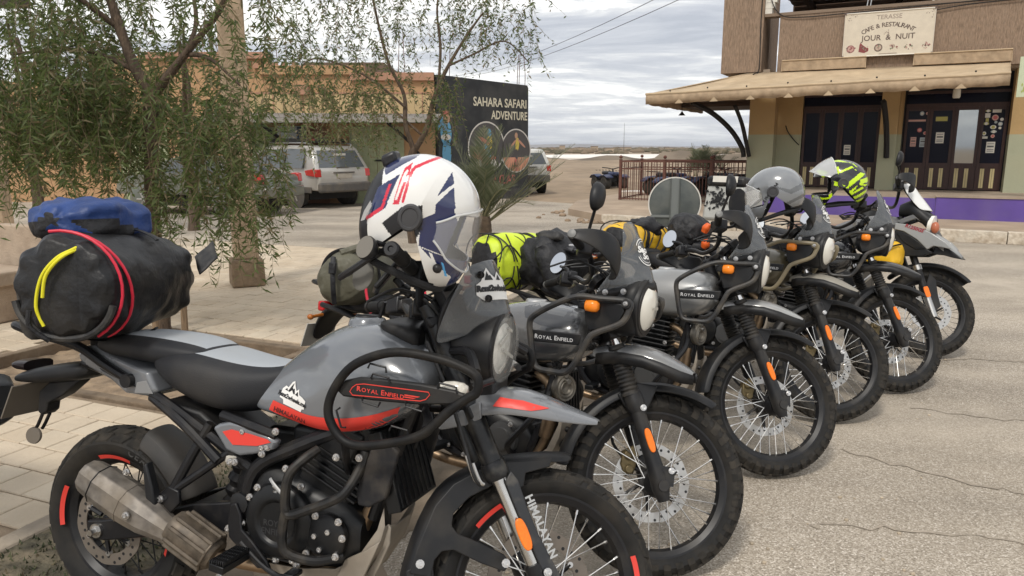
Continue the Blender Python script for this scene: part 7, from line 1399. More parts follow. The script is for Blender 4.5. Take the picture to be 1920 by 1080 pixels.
mb.box((.03, -.0175, -.435), (.36, .001, .014)); obj('sign_ornament', mb, ink2, sg, smooth=0, flipfix=False, kind='stuff')
# green board at the right edge
gs = ctag('hanging_sign', 'pale green cafe sign hanging at the right edge beside the awning', 'sign', .60, 2.35, 2.92)
mb = MB(); mb.box((.42, -.16, 0), (.90, .03, .74), np.array(Matrix.Rotation(-.42, 3, 'Z'))); gb = obj('board', mb, mat('sign_pale_green', (.55, .60, .42), .5, var=.06), gs, smooth=0, bevel=.004)
rz = Matrix.Rotation(-.42, 4, 'Z'); 
for s_, x, z, sz in (('Café', .24, .20, .15), ('Resto', .27, .03, .12)):
    v, f = place2d(text2d(s_, 1, .004, .2), x - .42, z, .12, sz); mb = MB(); P = np.stack([v[:, 0], np.full(len(v), -.0165), v[:, 1]], 1); mb.add(app(Matrix.Translation((.42, -.16, 0)) @ rz, P), f); obj('sign_lettering', mb, ink2, gs, smooth=0, flipfix=False)
mb = MB()
for q in range(14): x, z = -.42 + rng.uniform(.05, .32), rng.uniform(-.30, -.08); w_ = rng.uniform(.02, .05); P = np.array([(x - w_ * .4, -.0165 - .0002 * q, z), (x, -.0165 - .0002 * q, z - w_), (x + w_ * .4, -.0165 - .0002 * q, z), (x, -.0165 - .0002 * q, z + w_)]); mb.add(app(Matrix.Translation((.42, -.16, 0)) @ rz, P), [(0, 1, 2, 3)])
obj('leaf_picture', mb, mat('leaf_print', (.36, .40, .10), .6), gs, smooth=0, flipfix=False)
# pavement before the cafe
mb = MB(); mb.plate([tuple((CR @ Vector((u, v, 0)))[:2]) for u, v in ((-6.7, .14), (12, .14), (12, 3.0), (-4.9, 3.0), (-4.9, 9), (-9.4, 9), (-9.2, 4.2), (-8.3, 1.6))], .16, -.1, plane='xy'); tag(obj('sidewalk', mb, mat('sidewalk_concrete', (.40, .31, .225), .9, var=.22, vscale=.8, dust=.5, dcol=(.27, .20, .14), dscale=1.5, bump=.3, bscale=12), smooth=0), kind='structure')
pinkk = mat('pink_kerb', (.33, .215, .165), .9, var=.15, vscale=4, dust=.4, dcol=(.25, .18, .13)); whk = mat('whitewashed_kerb', (.60, .53, .43), .9, var=.2, vscale=6, dust=.9, dcol=(.30, .23, .16), dscale=7, bump=.8, bscale=20)
cu = [tuple((CR @ Vector((u, .05, 0)))[:2]) for u in (-6.8, -3.0, -1.5, -.48, 6.5)]
kerb_line(cu[0], cu[1], .16, .20, 4, m_=whk, name='kerb'); kerb_line(cu[1], cu[2], .16, .20, 2, m_=pinkk); kerb_line(cu[2], cu[3], .16, .205, 1, m_=pinkk); kerb_line(cu[3], cu[4], .18, .21, 7, m_=whk)
mb = MB(); 
for i in range(22): u = rng.uniform(-9.0, -6.6); v = rng.uniform(.3, 3) ; p = CR @ Vector((u, v if u < -7.8 else rng.uniform(-.1, .4), 0)); s_ = rng.uniform(.04, .10); mb.ball((p.x, p.y, s_ * .3), (s_, s_ * rng.uniform(.6, 1), s_ * .6), 6, 4)
tag(obj('rubble', mb, mat('rubble_stone', (.30, .22, .15), .95, var=.3, vscale=3, bump=.5), smooth=0), kind='stuff')
# ------------------------------------------------------------------ iron fence
rust = mat('red_oxide_iron', (.115, .042, .029), .65, var=.3, vscale=6, dust=.35, dcol=(.20, .12, .08))
fn = ctag('iron_fence', 'red brown iron fence with ring frieze left of the cafe pillar', 'fence', -8.3, 5.2, 0)
FL, FH = 3.42, 1.30
barm = MB(); barm.cyl((0, 0, .16), (0, 0, FH - .08), .009, n=6); barme = mesh_of('fence_bar', barm, rust); ringm = MB(); ringm.ring([(.034, -.006), (.042, 0), (.034, .006)], (0, 0, 0), (0, 1, 0), 14); ringme = mesh_of('fence_ring', ringm, rust)
postm = MB(); postm.box((0, 0, FH / 2), (.07, .07, FH)); postm.ball((0, 0, FH + .06), .05, 10, 6); postme = mesh_of('fence_post', postm, rust)
def fence_run(x0, y0, x1, y1, nb, np_, rings=True):
    d = np.array([x1 - x0, y1 - y0]); L_ = np.linalg.norm(d); an = math.atan2(d[1], d[0])
    for i in range(np_ + 1): p = np.array([x0, y0]) + d * i / np_; link('fence_post', postme, fn, (p[0], p[1], 0), (0, 0, an))
    for z, h in ((.20, .03), (FH - .06, .045), (FH - .27, .03)): mb = MB(); mb.box((L_ / 2, 0, 0), (L_, .03, h)); o = obj('fence_rail', mb, rust, fn, smooth=0); o.location = (x0, y0, z); o.rotation_euler = (0, 0, an)
    for i in range(nb): p = np.array([x0, y0]) + d * (i + .5) / nb; link('fence_bar', barme, fn, (p[0], p[1], 0), (0, 0, an))
    if rings:
        for i in range(nb // 2): p = np.array([x0, y0]) + d * (i + .5) * 2 / nb; link('fence_ring', ringme, fn, (p[0], p[1], FH - .165), (0, 0, an))
fence_run(0, 0, 2.55, 0, 30, 2); fence_run(0, 0, -.12, 2.2, 10, 1, False); fence_run(2.55, 0, 3.42, .35, 10, 1, False); fence_run(-.12, 2.2, 4.2, 2.6, 34, 2, False)
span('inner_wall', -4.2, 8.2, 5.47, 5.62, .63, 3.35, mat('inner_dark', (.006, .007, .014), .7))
# ------------------------------------------------------------------ shop with the painted wall
peach = mat('peach_plaster', (.47, .285, .15), .9, var=.15, vscale=.9, dust=.45, dcol=(.33, .21, .12), dscale=.9, bump=.3, bscale=9)
peach2 = mat('pink_plaster', (.42, .23, .15), .9, var=.15, vscale=1.5, dust=.3, dcol=(.30, .19, .13))
tanp = mat('tan_band', (.50, .37, .20), .9, var=.12, vscale=2); shutm = mat('green_shutter', (.36, .39, .24), .7, var=.1); concm = mat('grey_concrete', (.22, .205, .19), .9, var=.25, vscale=2)
murm = mat('mural_black', (.030, .033, .037), .8, var=.25, vscale=1.5, dust=.5, dcol=(.10, .095, .085), dscale=1.5)
shop = thing('shop_building', 'peach shop building with a grey awning and a black painted end wall', 'building', (-2.14, 22.0, 0))
SB = lambda nm, c, d, m_, par=None, bev=0: obj(nm, (lambda b: (b.box(c, d), b)[1])(MB()), m_, par or shop, smooth=0, bevel=bev)
SB('front_wall', (-2.45, .10, 1.85), (4.7, .2, 3.7), peach); SB('front_wall', (-7.4, .12, 2.1), (5.2, .2, 4.2), peach); SB('far_wall', (-13, .6, 1.75), (6.4, .3, 3.5), peach)
SB('parapet', (-3.6, .02, 3.80), (3.0, .25, .25), peach); SB('parapet', (-6.6, .02, 4.20), (3.6, .3, .18), peach2); SB('roof_shed', (-2.9, 2.5, 3.85), (2.4, 3.0, .55), mat('shed_brown', (.16, .11, .08), .9)); SB('parapet', (-1.3, -.01, 3.62), (2.4, .22, .22), peach2)
for i in range(9): SB('lattice_block', (-6.3 + .28 * i, -.06, 3.93), (.16, .06, .16), peach2)
SB('roof', (-5.5, 4.2, 3.35), (11.4, 8.0, .2), concm); SB('tan_band', (-3.0, -.03, 2.82), (5.6, .05, .72), tanp)
for i in range(7): SB('band_line', (-5.6 + .86 * i, -.06, 2.82), (.03, .02, .70), peach2)
SB('band_line', (-3.0, -.06, 3.16), (5.6, .02, .04), peach2)
mb = MB(); mb.add([(-6.4, -1.25, 2.43), (.12, -1.25, 2.38), (.12, .0, 2.56), (-6.4, .0, 2.60)], [(0, 1, 2, 3)]); obj('awning_roof', mb, concm, shop, smooth=0, solid=.05); SB('awning_fascia', (-3.14, -1.27, 2.36), (6.5, .04, .13), mat('fascia_grey', (.30, .28, .25), .8)); SB('awning_ceiling', (-3.14, -.62, 2.33), (6.4, 1.2, .03), beamk)
for x in (-4.0, -.45):
    mb = MB(); mb.tube([(x - .85, -1.2, 2.32), (x - .3, -.5, 1.75), (x, -.05, 1.25)], .045, 6); obj('awning_strut', mb, beamk, shop); SB('strut_foot', (x, -.04, 1.2), (.13, .10, .2), beamk)
def shutter(x0, x1, z1):
    w_ = (x1 - x0) / 2; root_ = None
    for i in (0, 1):
        o = SB('shutter_door', (x0 + w_ * (i + .5), -.03, z1 / 2), (w_ - .02, .06, z1), shutm)
        for k in range(5): SB('shutter_rib', (x0 + w_ * i + w_ * (k + .5) / 5, -.065, z1 / 2), (.02, .015, z1 - .1), shutm, o)
    SB('door_latch', ((x0 + x1) / 2 + .05, -.08, 1.25), (.25, .03, .05), beamk)
shutter(-2.60, -1.0, 2.22); shutter(-5.9, -4.75, 2.2); shutter(-9.3, -7.9, 2.2)
SB('brown_panel', (-3.85, -.02, 1.1), (1.2, .05, 2.2), mat('brown_wall', (.29, .16, .10), .9)); SB('notice_board', (-4.25, -.06, 1.98), (.85, .05, .5), mat('pale_board', (.55, .60, .60), .5)); SB('notice_picture', (-3.97, -.09, 1.98), (.24, .02, .46), mat('poster_blue', (.08, .12, .18), .5))
SB('wall_lamp_box', (-3.85, -.12, 3.25), (.36, .25, .28), peach2); SB('window', (-6.9, -.03, 1.6), (.8, .06, .9), navy)
for x, y in ((-4.9, 1), (-4.7, 1.2), (-1.2, .5), (-1.05, .6), (.2, 1.6), (2.3, 2.95), (2.36, 3.0), (2.55, 3.2), (-6.4, .4)):
    mb = MB(); mb.tube(cr([(x, y, 3.3), (x + .02, y, 4.0), (x + .06 * math.sin(x * 9), y, 4.75 + .2 * math.sin(x * 5))], 4), .011, 5); obj('rebar', mb, rust, shop)
mb = MB(); mb.box((-6.55, .3, 4.65), (.10, .10, .9)); obj('roof_post', mb, concm, shop, smooth=0)
# end wall: runs from the street corner back to the right
MW = math.atan2(2.8, 2.67); ML = math.hypot(2.8, 2.67); MM = Matrix.Translation((0, 0, 0)) @ Matrix.Rotation(MW, 4, 'Z')
def MWall(nm, mb, m_, par=None, **k): mb.xf(lambda v: app(MM, v)); return obj(nm, mb, m_, par or shop, smooth=0, **k)
mb = MB(); mb.plate([(0, 0), (ML, 0), (ML, 3.52), (ML - .06, 3.60), (.0, 3.68)], .0, .25); ew = MWall('end_wall', mb, murm)
mb = MB(); mb.plate([(0, 0), (ML, 0), (ML, .30), (0, .34)], -.012, 0.0); MWall('wall_foot', mb, mat('foot_grey', (.07, .068, .065), .9, var=.3), ew)
paintm = [mat('mural_%d' % i, c, .8) for i, c in enumerate([(.70, .66, .52), (.085, .08, .08), (.62, .60, .56), (.55, .16, .14), (.62, .48, .10), (.13, .34, .52), (.52, .28, .20), (.50, .30, .20), (.62, .30, .20)])]
def mtext(s, x, z, size, mi, sx=1.0, ang=0): v, f = place2d(text2d(s, 1, .02), x, z, ang, size, sx); mb = MB(); mb.add(np.stack([v[:, 0], np.full(len(v), -.014), v[:, 1]], 1), f); return MWall('mural_lettering', mb, paintm[mi], ew, flipfix=False)
mtext('SAHARA SAFARI', 2.58, 3.00, .37, 0, .90); mtext('ADVENTURE', 2.98, 2.62, .36, 0, .80); mtext('ATLAS', 2.7, .62, .40, 3, .9)
def mshape(nm, polys): 
    mb = MB()
    for k, (P, mi, lv) in enumerate(polys): mb.add([(x, -.013 - .0016 * lv, z) for x, z in P], [tuple(range(len(P)))], mi)
    return MWall(nm, mb, paintm, ew, flipfix=False)
def circ2(x, z, r, n=30, sx=1.0): return [(x + r * sx * math.cos(a), z + r * math.sin(a)) for a in np.linspace(0, 2 * PI, n, endpoint=False)]
def el(x, z, a, b, ang=0, n=12): return [(x + a * math.cos(t) * math.cos(ang) - b * math.sin(t) * math.sin(ang), z + a * math.cos(t) * math.sin(ang) + b * math.sin(t) * math.cos(ang)) for t in np.linspace(0, 2 * PI, n, endpoint=False)]
c1 = (1.95, 1.62); c2 = (3.28, 1.52)
mshape('mural_roundel', [(circ2(*c1, .80, 40), 2, 0), (circ2(*c1, .755, 40), 1, 1), (el(c1[0] + .12, c1[1] + .16, .13, .24, -.1), 4, 2), (el(c1[0] + .1, c1[1] + .46, .10, .12), 5, 3), (el(c1[0] - .12, c1[1] + .22, .06, .26, 1.15), 3, 3), (el(c1[0] + .03, c1[1] - .10, .10, .24, .5), 5, 3), (el(c1[0] - .38, c1[1] - .28, .26, .13, -.5), 3, 3), (el(c1[0] + .08, c1[1] - .38, .34, .12, .2), 3, 2), (circ2(c1[0] - .35, c1[1] - .48, .13), 2, 4), (circ2(c1[0] + .30, c1[1] - .48, .13), 2, 4), (el(c1[0] - .16, c1[1] - .12, .12, .10), 6, 4)])
mshape('mural_roundel', [(circ2(*c2, .70, 40), 2, 0), (circ2(*c2, .66, 40), 1, 1), ([(c2[0] + .66 * math.cos(a), c2[1] + .66 * math.sin(a)) for a in np.linspace(PI + .32, 2 * PI - .32, 22)], 8, 2), (el(c2[0] + .05, c2[1] + .20, .09, .22, -.1), 4, 3), (el(c2[0], c2[1] + .48, .07, .10), 7, 3), (el(c2[0] - .16, c2[1] + .20, .04, .24, -.8), 6, 4), (el(c2[0] + .24, c2[1] + .24, .04, .24, .95), 6, 4), (el(c2[0] + .02, c2[1] - .12, .07, .18), 1, 4), (el(c2[0], c2[1] - .45, .10, .2), 3, 4)])
mshape('mural_figure', [(el(.28, 2.05, .22, .40, .05), 5, 1), (el(.30, 1.45, .18, .42), 5, 1), (el(.27, 1.92, .20, .09), 2, 2), (el(.30, 2.48, .14, .18), 7, 2), (el(.28, 2.62, .12, .08), 3, 3), (el(.10, 2.35, .06, .28, -.6), 5, 2), (el(.28, .78, .24, .34, .5), 4, 1)])
SB('back_wall', (-5.5, 8.2, 1.7), (11.4, .2, 3.4), peach)
# ------------------------------------------------------------------ cars
glass_c = mat('car_glass', (.09, .10, .105), .06, spec=.6, coat=.5); tyre_c = mat('car_tyre', (.018, .017, .016), .8, dust=.3, dcol=DU); alloy = mat('car_alloy', (.42, .40, .37), .35, .8, dust=.3, dcol=DU); clad = mat('car_cladding', (.085, .08, .075), .65, dust=.5, dcol=(.22, .18, .13)); lampr = mat('tail_lamp_red', (.48, .025, .02), .2, coat=.6)
def car(label, loc, rz, paint, L_=4.7, W_=1.82, H_=1.80, sill=.48, belt=1.08, boxy=True, rack=False, cat='car', plate=True, sedan=False):
    t = thing('parked_car', label, cat, loc, (0, 0, rz), 'cars parked along the street')    # x forward, rear bumper at x=0
    hw = W_ / 2; rw = hw - .17; wins = ((.58, 1.40), (1.47, 2.28), (2.35, 3.15))
    prof = [(.02, sill), (.0, .80), (.03, belt - .02), (.06, belt + .02), (.34, H_ - .10), (.48, H_ - .02), (1.3, H_), (2.2, H_ - .01), (2.75, H_ - .10), (3.45, belt + .05), (3.6, belt - .02), (L_ - .35, .98), (L_ - .06, .84), (L_, .60), (L_ - .02, sill)]
    def O(nm, mb, m_, par=None, **k): return obj(nm, mb, m_, par or t, **k)
    if sedan: prof = [(.02, sill), (.0, .72), (.03, .90), (.10, .96), (.80, 1.01), (.86, 1.02), (1.40, H_ - .05), (1.6, H_), (2.4, H_ - .01), (2.75, H_ - .10), (3.40, belt + .05), (3.5, belt - .02), (L_ - .35, .92), (L_ - .06, .80), (L_, .58), (L_ - .02, sill)]; wins = ((1.32, 1.95), (2.02, 2.95))
    yw = lambda z: hw if z <= belt else hw - (hw - rw) * (z - belt) / (H_ - belt)
    mb = MB(); n = len(prof); V = []
    for s_ in (-1, 1): V += [(x, s_ * (yw(z) - (.10 if x > L_ - .1 or x < .01 else 0)), z) for x, z in prof]
    mb.add(V, [tuple(range(n)), tuple(range(n, 2 * n))[::-1]] + [(i, i + n, (i + 1) % n + n, (i + 1) % n) for i in range(n)]); body = O('body', mb, paint, bevel=.05, segs=3, smooth=40)
    zf = lambda x: np.interp(x, [p[0] for p in prof[2:-4]], [p[1] for p in prof[2:-4]])
    for s_ in (-1, 1):
        for x0, x1 in wins:
            P = [(x0 + (.06 if x0 < 1 else 0), belt + .03), (x1, belt + .03), (x1 - (.5 if x1 > 2.9 else 0), min(zf(x1 - (.5 if x1 > 2.9 else 0)), H_) - .09), (x0 + (.02 if x0 < 1 else 0), H_ - .11)]
            mb = MB(); V = [(x, s_ * (yw(z) + .004), z) for x, z in P] + [(x, s_ * (yw(z) - .05), z) for x, z in P]; mb.add(V, [(0, 1, 2, 3), (7, 6, 5, 4), (0, 4, 5, 1), (1, 5, 6, 2), (2, 6, 7, 3), (3, 7, 4, 0)]); O('side_window', mb, glass_c, body, smooth=0)
        for x in (.98, L_ - .95):
            mb = MB(); mb.lathe([(.40, .0), (.42, .02), (.36, .03)], (x, s_ * (hw - .01), .36), (0, s_, 0), 24); O('wheel_arch', mb, clad if boxy else paint, body)
            mb = MB(); mb.lathe([(.20, -.22), (.34, -.21), (.365, -.17), (.365, -.03), (.34, .0), (.22, .01)], (x, s_ * (hw - .0), .365), (0, s_, 0), 28); w_ = O('wheel', mb, tyre_c)
            mb = MB(); mb.lathe([(.22, -.02), (.21, -.005), (.05, -.03), (.001, -.02)], (x, s_ * (hw + .012), .365), (0, s_, 0), 24)
            O('rim', mb, clad, w_)
            for k in range(6): a = k * PI / 3; mb = MB(); mb.tube([(x + .04 * math.cos(a), s_ * (hw + .012), .365 + .04 * math.sin(a)), (x + .205 * math.cos(a), s_ * (hw + .010), .365 + .205 * math.sin(a))], .028, 6); O('rim_spoke', mb, alloy, w_)
        mb = MB(); P = [(.0, belt - .20), (.02, belt + .0), (.10, belt + .02), (.52, belt - .03), (.46, belt - .16)]; mb.plate(P, s_ * (hw - .16), s_ * (hw + .006)); O('tail_lamp', mb, lampr, body, bevel=.015)
        mb = MB(); mb.box((3.0, s_ * (hw + .10), belt + .08), (.12, .2, .14)); O('wing_mirror', mb, paint, body, bevel=.03)
        if boxy: mb = MB(); mb.box((L_ / 2, s_ * (hw + .005), sill + .02), (L_ - .5, .03, .16)); O('sill_cladding', mb, clad, body, bevel=.01)
        if rack: mb = MB(); mb.tube(cr([(.5, s_ * (rw - .06), H_ - .03), (.7, s_ * (rw - .06), H_ + .05), (2.4, s_ * (rw - .06), H_ + .05), (2.6, s_ * (rw - .06), H_ - .06)], 5), .02, 8); O('roof_rail', mb, mat('rail_silver', (.5, .5, .5), .3, .8), body)
    gz0, gz1 = belt + .05, H_ - .14; gx = (lambda z: np.interp(z, [1.02, H_ - .05], [.86, 1.40])) if sedan else (lambda z: np.interp(z, [belt + .02, H_ - .10], [.06, .34])); mb = MB(); V = [(gx(z) - .008, s_ * (yw(z) - .13), z) for z in (gz0, gz1) for s_ in (-1, 1)]; V += [(x + .04, y, z) for x, y, z in V]; mb.add(V, [(0, 1, 3, 2), (4, 6, 7, 5), (0, 2, 6, 4), (1, 5, 7, 3), (0, 4, 5, 1), (2, 3, 7, 6)]); rg = O('rear_window', mb, glass_c, body, smooth=0)
    mb = MB(); mb.box((gx(gz1 - .12) - .014, -.05, gz1 - .12), (.006, .42, .08)); O('window_sticker', mb, mat('pale_sticker', (.55, .53, .48), .5), rg, smooth=0)
    mb = MB(); mb.box((-.02, 0, .56), (.14, W_ - .08, .26)); O('rear_bumper', mb, clad if boxy else paint, body, bevel=.05); mb = MB(); mb.box((-.055, 0, .52), (.05, W_ - .5, .10)); O('bumper_trim', mb, clad, body, bevel=.01)
    if plate: mb = MB(); mb.box((-.006, 0, .86), (.02, .52, .13)); O('number_plate', mb, mat('car_plate', (.42, .38, .32), .6, dust=.5, dcol=DU), body, smooth=0); mb = MB(); mb.box((.0, 0, .955), (.03, .7, .03)); O('plate_strip', mb, clad, body, smooth=0)
    mb = MB(); mb.box((gx(belt + .06) - .02, 0, belt + .05), (.02, .42, .02)); O('rear_wiper', mb, clad, body, smooth=0)
    mb = MB(); mb.box((L_ / 2, 0, .32), (L_ - 1.2, W_ - .4, .2)); O('underbody', mb, beamk, body, smooth=0)
    if rack:
        for i in range(5): mb = MB(); mb.box((.75 + .38 * i, 0, H_ + .10), (.05, 1.25, .025)); O('rack_bar', mb, beamk, body, smooth=0)
        for s_ in (-1, 1): mb = MB(); mb.box((1.5, s_ * .64, H_ + .13), (1.75, .04, .10)); O('rack_side', mb, beamk, body, smooth=0)
        mb = MB(); mb.box((1.7, -.2, H_ + .14), (1.2, .5, .06)); mb.box((1.2, .25, H_ + .13), (.5, .3, .05)); O('rack_load', mb, mat('red_board', (.36, .09, .07), .7), body, smooth=0); mb = MB(); mb.box((.72, .15, H_ + .13), (.12, .4, .14)); O('rack_box', mb, beamk, body, bevel=.02)
    return t
silver_c = mat('silver_car_paint', (.52, .505, .47), .28, .45, coat=.8, dust=.5, dcol=(.36, .30, .22), dscale=1.1, dlow=.38)
car('dusty silver off road car with a loaded roof rack seen from behind', (-4.55, 20.3, .004), math.atan2(.62, -.78), silver_c, rack=True, H_=1.68, belt=1.04, L_=4.6)
car('grey green car half hidden behind the drooping tree', (-5.55, 18.1, .004), math.atan2(.28, -.96), mat('grey_green_paint', (.15, .165, .14), .3, .3, coat=.7, dust=.4, dcol=(.30, .25, .18), dscale=1.5), L_=4.3, W_=1.72, H_=1.42, belt=.98, boxy=False, sedan=True)
car('white car cut off by the edge of the black painted wall', (.52, 26.0, .004), R(104), mat('white_car_paint', (.60, .59, .54), .3, coat=.8, dust=.3, dcol=(.4, .34, .26)), L_=4.0, W_=1.75, H_=1.58, belt=1.0, boxy=True)
car('dark car parked far left behind the drooping trees', (-12.0, 24.5, .004), R(178), mat('dark_car_paint', (.10, .10, .11), .3, coat=.7), L_=4.2, W_=1.75, H_=1.5, belt=.95, boxy=False)
# quad bike
qd = thing('quad_bike', 'small dark blue quad bike standing on the dirt beyond the road', 'quad bike', (3.85, 29.6, .0), (0, 0, R(-70)))
bluep = mat('quad_blue', (.02, .035, .10), .4, dust=.3, dcol=DU)
for x in (-.40, .42):
    for s_ in (-1, 1): mb = MB(); mb.lathe([(.10, -.12), (.24, -.12), (.27, -.07), (.27, .07), (.24, .12), (.10, .12)], (x, s_ * .36, .27), (0, 1, 0), 20); w_ = obj('wheel', mb, tyre_c, qd); mb = MB(); mb.lathe([(.11, -.02), (.11, .01), (.001, .01)], (x, s_ * .47, .27), (0, s_, 0), 14); obj('rim', mb, clad, w_); mb = MB(); mb.loft([np.stack([np.full(8, 0) + x + .33 * c, s_ * (.36 + .16 * np.cos(np.linspace(0, 2 * PI, 8, endpoint=False))), .50 + z + .03 * np.sin(np.linspace(0, 2 * PI, 8, endpoint=False))], 1) for c, z in ((-1, -.05), (-.5, .06), (.3, .08), (1, .0))]); obj('mudguard', mb, bluep, qd)
mb = MB(); mb.box((0, 0, .42), (.85, .32, .25)); obj('frame', mb, eng, qd, bevel=.03); mb = MB(); mb.box((-.12, 0, .64), (.6, .28, .14)); obj('seat', mb, seatm, qd, bevel=.05); mb = MB(); mb.box((.36, 0, .62), (.35, .36, .14)); obj('front_cowl', mb, bluep, qd, bevel=.05)
mb = MB(); mb.tube(cr([(.15, -.40, .86), (.25, -.2, .84), (.28, 0, .80), (.25, .2, .84), (.15, .40, .86)], 4), .02, 6); mb.tube([(.35, 0, .6), (.27, 0, .82)], .03, 6); obj('handlebar', mb, beamk, qd)
for x, z in ((.50, .74), (-.50, .74)): mb = MB(); [mb.tube([(x, -.28 + .14 * k, z), (x + (.14 if x > 0 else -.14), -.28 + .14 * k, z)], .012, 5) for k in range(5)]; obj('luggage_rack', mb, beamk, qd, kind='stuff')
for k, (u, v, rz_) in enumerate(((-7.6, 7.6, 20), (-6.2, 8.0, 35), (-5.2, 7.4, 10))):
    def cp(o, par=None):
        c = o.copy(); COL.objects.link(c); c.parent = par
        for ch in list(o.children): cp(ch, c)
        return c
    c = cp(qd); c.location = tuple(CR @ Vector((u, v, .16))); c.rotation_euler = (0, 0, R(rz_)); c['label'] = ('quad bike behind the left end of the iron fence', 'quad bike behind the middle of the iron fence', 'quad bike behind the iron fence closest to the pillar')[k]; c['group'] = 'quad bikes'
qd['group'] = 'quad bikes'
# ------------------------------------------------------------------ round traffic sign seen from behind
sgn = thing('traffic_sign', 'round grey traffic sign seen from behind, on a low post', 'sign', (1.97, 9.0, 0), (0, 0, R(-8)))
zinc = mat('sign_back_grey', (.085, .097, .095), .55, .2, var=.15, vscale=5, dust=.3, dcol=(.25, .24, .2)); 
mb = MB(); mb.lathe([(.001, -.004), (.305, -.004), (.312, .0), (.312, .014), (.30, .016), (.001, .016)], (0, 0, .945), (0, 1, 0), 56); obj('sign_disc', mb, [zinc], sgn)
mb = MB(); mb.ring([(.302, -.010), (.316, -.010), (.316, .02), (.302, .02)], (0, 0, .945), (0, 1, 0), 56); obj('sign_rim', mb, mat('sign_rim', (.62, .60, .55), .5), sgn)
for x in (-.052, .052): mb = MB(); mb.box((x, -.020, .945), (.010, .03, .60)); obj('channel_lip', mb, zinc, sgn, smooth=0)
mb = MB(); mb.box((0, -.012, .62), (.095, .012, 1.25)); obj('post', mb, mat('sign_post', (.19, .205, .20), .5, .3), sgn, smooth=0)
mb = MB(); mb.box((0, -.016, .79), (.56, .014, .03)); obj('cross_rail', mb, mat('sign_post', (.19, .205, .20), .5), sgn, smooth=0)
# pale case on the end motorcycle's tail
tc_ = on_bike('luggage_case', 'pale case with a dark flower sticker and black lid on a motorcycle tail', 'luggage case', bike6, (-.24, 0, .93))
palem = mat('pale_case', (.44, .44, .41), .35, var=.06, coat=.3)
mb = MB(); mb.box((0, 0, .17), (.40, .44, .34), taper=.92); cs = obj('case_body', mb, palem, tc_, bevel=.03); mb = MB(); mb.box((0, 0, .355), (.38, .44, .10)); obj('case_lid', mb, blk2, tc_, bevel=.03); mb = MB(); mb.box((.0, -.222, .375), (.24, .006, .055)); obj('lid_label', mb, whitep, tc_, smooth=0)
mb = MB(); mb.lathe([(.001, 0), (.085, 0), (.085, .012), (.001, .012)], (.14, -.205, .16), (0, -1, 0), 24); mb.xf(lambda v: np.stack([v[:, 0], v[:, 1], .17 + (v[:, 2] - .16) * 1.5], 1)); obj('black_corner', mb, blk2, tc_)
mb = MB()
for q in range(75): a, r_ = rng.uniform(0, 2 * PI), abs(rng.normal(0, .075)); c = (-.05 + r_ * math.cos(a), -.2195 - .0003 * (q % 9), .19 + r_ * math.sin(a)); w_ = rng.uniform(.010, .030); an = rng.uniform(0, PI); mb.add([(c[0] + w_ * math.cos(an + k * PI / 2) * (1 if k % 2 else .45), c[1], c[2] + w_ * math.sin(an + k * PI / 2) * (1 if k % 2 else .45)) for k in range(4)], [(0, 1, 2, 3)])
obj('flower_sticker', mb, blackd, tc_, smooth=0, flipfix=False, kind='stuff')
# ------------------------------------------------------------------ wires
for k, (z0, z1, lab) in enumerate(((5.33, 6.86, 'upper of two thin cables crossing the sky to the cafe'), (5.15, 6.75, 'lower of two thin cables crossing the sky to the cafe'))):
    P = [np.array((5.9 + .4 * k, 17.0, z0 + .85)) * (1 - t_) + np.array((-9.5, 75.0, z1 + 1.9)) * t_ - np.array((0, 0, 5.2 * t_ * (1 - t_))) for t_ in np.linspace(0, 1, 24)]; mb = MB(); mb.tube(P, .010, 5); tag(obj('overhead_cable', mb, cablem), lab, 'cable')
# ------------------------------------------------------------------ trees
bark = mat('tree_bark', (.115, .080, .055), .9, var=.4, vscale=12, stretch=(3, 3, .8), bump=.9, bscale=30); twigm = mat('twig', (.17, .125, .075), .85, var=.3, vscale=8)
leafm = [mat('leaf_%d' % i, c, .5, spec=.4, leafy=.42) for i, c in enumerate([(.085, .118, .034), (.118, .15, .052), (.155, .168, .072), (.055, .075, .025), (.19, .155, .085)])]
def leaf(mb, p, d, L_, w_, mi):
    d = d / (np.linalg.norm(d) + 1e-9); s_ = np.cross(d, rng.normal(0, 1, 3)); s_ /= np.linalg.norm(s_) + 1e-9; q = p + d * L_ * .45; mb.add([p, q + s_ * w_, p + d * L_ + np.array((0, 0, -.12 * L_)), q - s_ * w_], [(0, 1, 2, 3)], mi)
def weeping(mb, tw, top, L_, lean, n, ll, lw, mis, pw=.0022):
    k = 9; t_ = np.linspace(0, 1, k); P = top + np.outer(t_, lean * L_) + np.outer(t_ ** 1.3, (0, 0, -L_)) + np.cumsum(rng.normal(0, .012, (k, 3)), 0); tw.tube(P, np.linspace(pw, pw * .5, k), 4)
    for i in range(n):
        a = (i + rng.uniform(0, 1)) / n; j = min(int(a * (k - 1)), k - 2); p = P[j] + (P[j + 1] - P[j]) * (a * (k - 1) - j); an = rng.uniform(0, 2 * PI); d = np.array((math.cos(an) * .75, math.sin(an) * .75, rng.uniform(-1.0, .25))); leaf(mb, p, d, ll * rng.uniform(.6, 1.2), lw * rng.uniform(.7, 1.2), int(mis[rng.integers(0, len(mis))]))
def trunk(t, nm, pts, rad, m_=bark, n=10): mb = MB(); c = cr(pts, 6); r_ = np.interp(np.linspace(0, 1, len(c)), np.linspace(0, 1, len(rad)), rad) * (1 + rng.normal(0, .05, len(c))); mb.tube(c, r_, n); return obj(nm, mb, m_, t, smooth=60)
T1 = thing('weeping_tree', 'weeping narrow leaved tree in the pit behind the nearest motorcycle', 'tree', (-2.92, 6.02, .02)); b1 = np.array((-2.92, 6.02, .02))
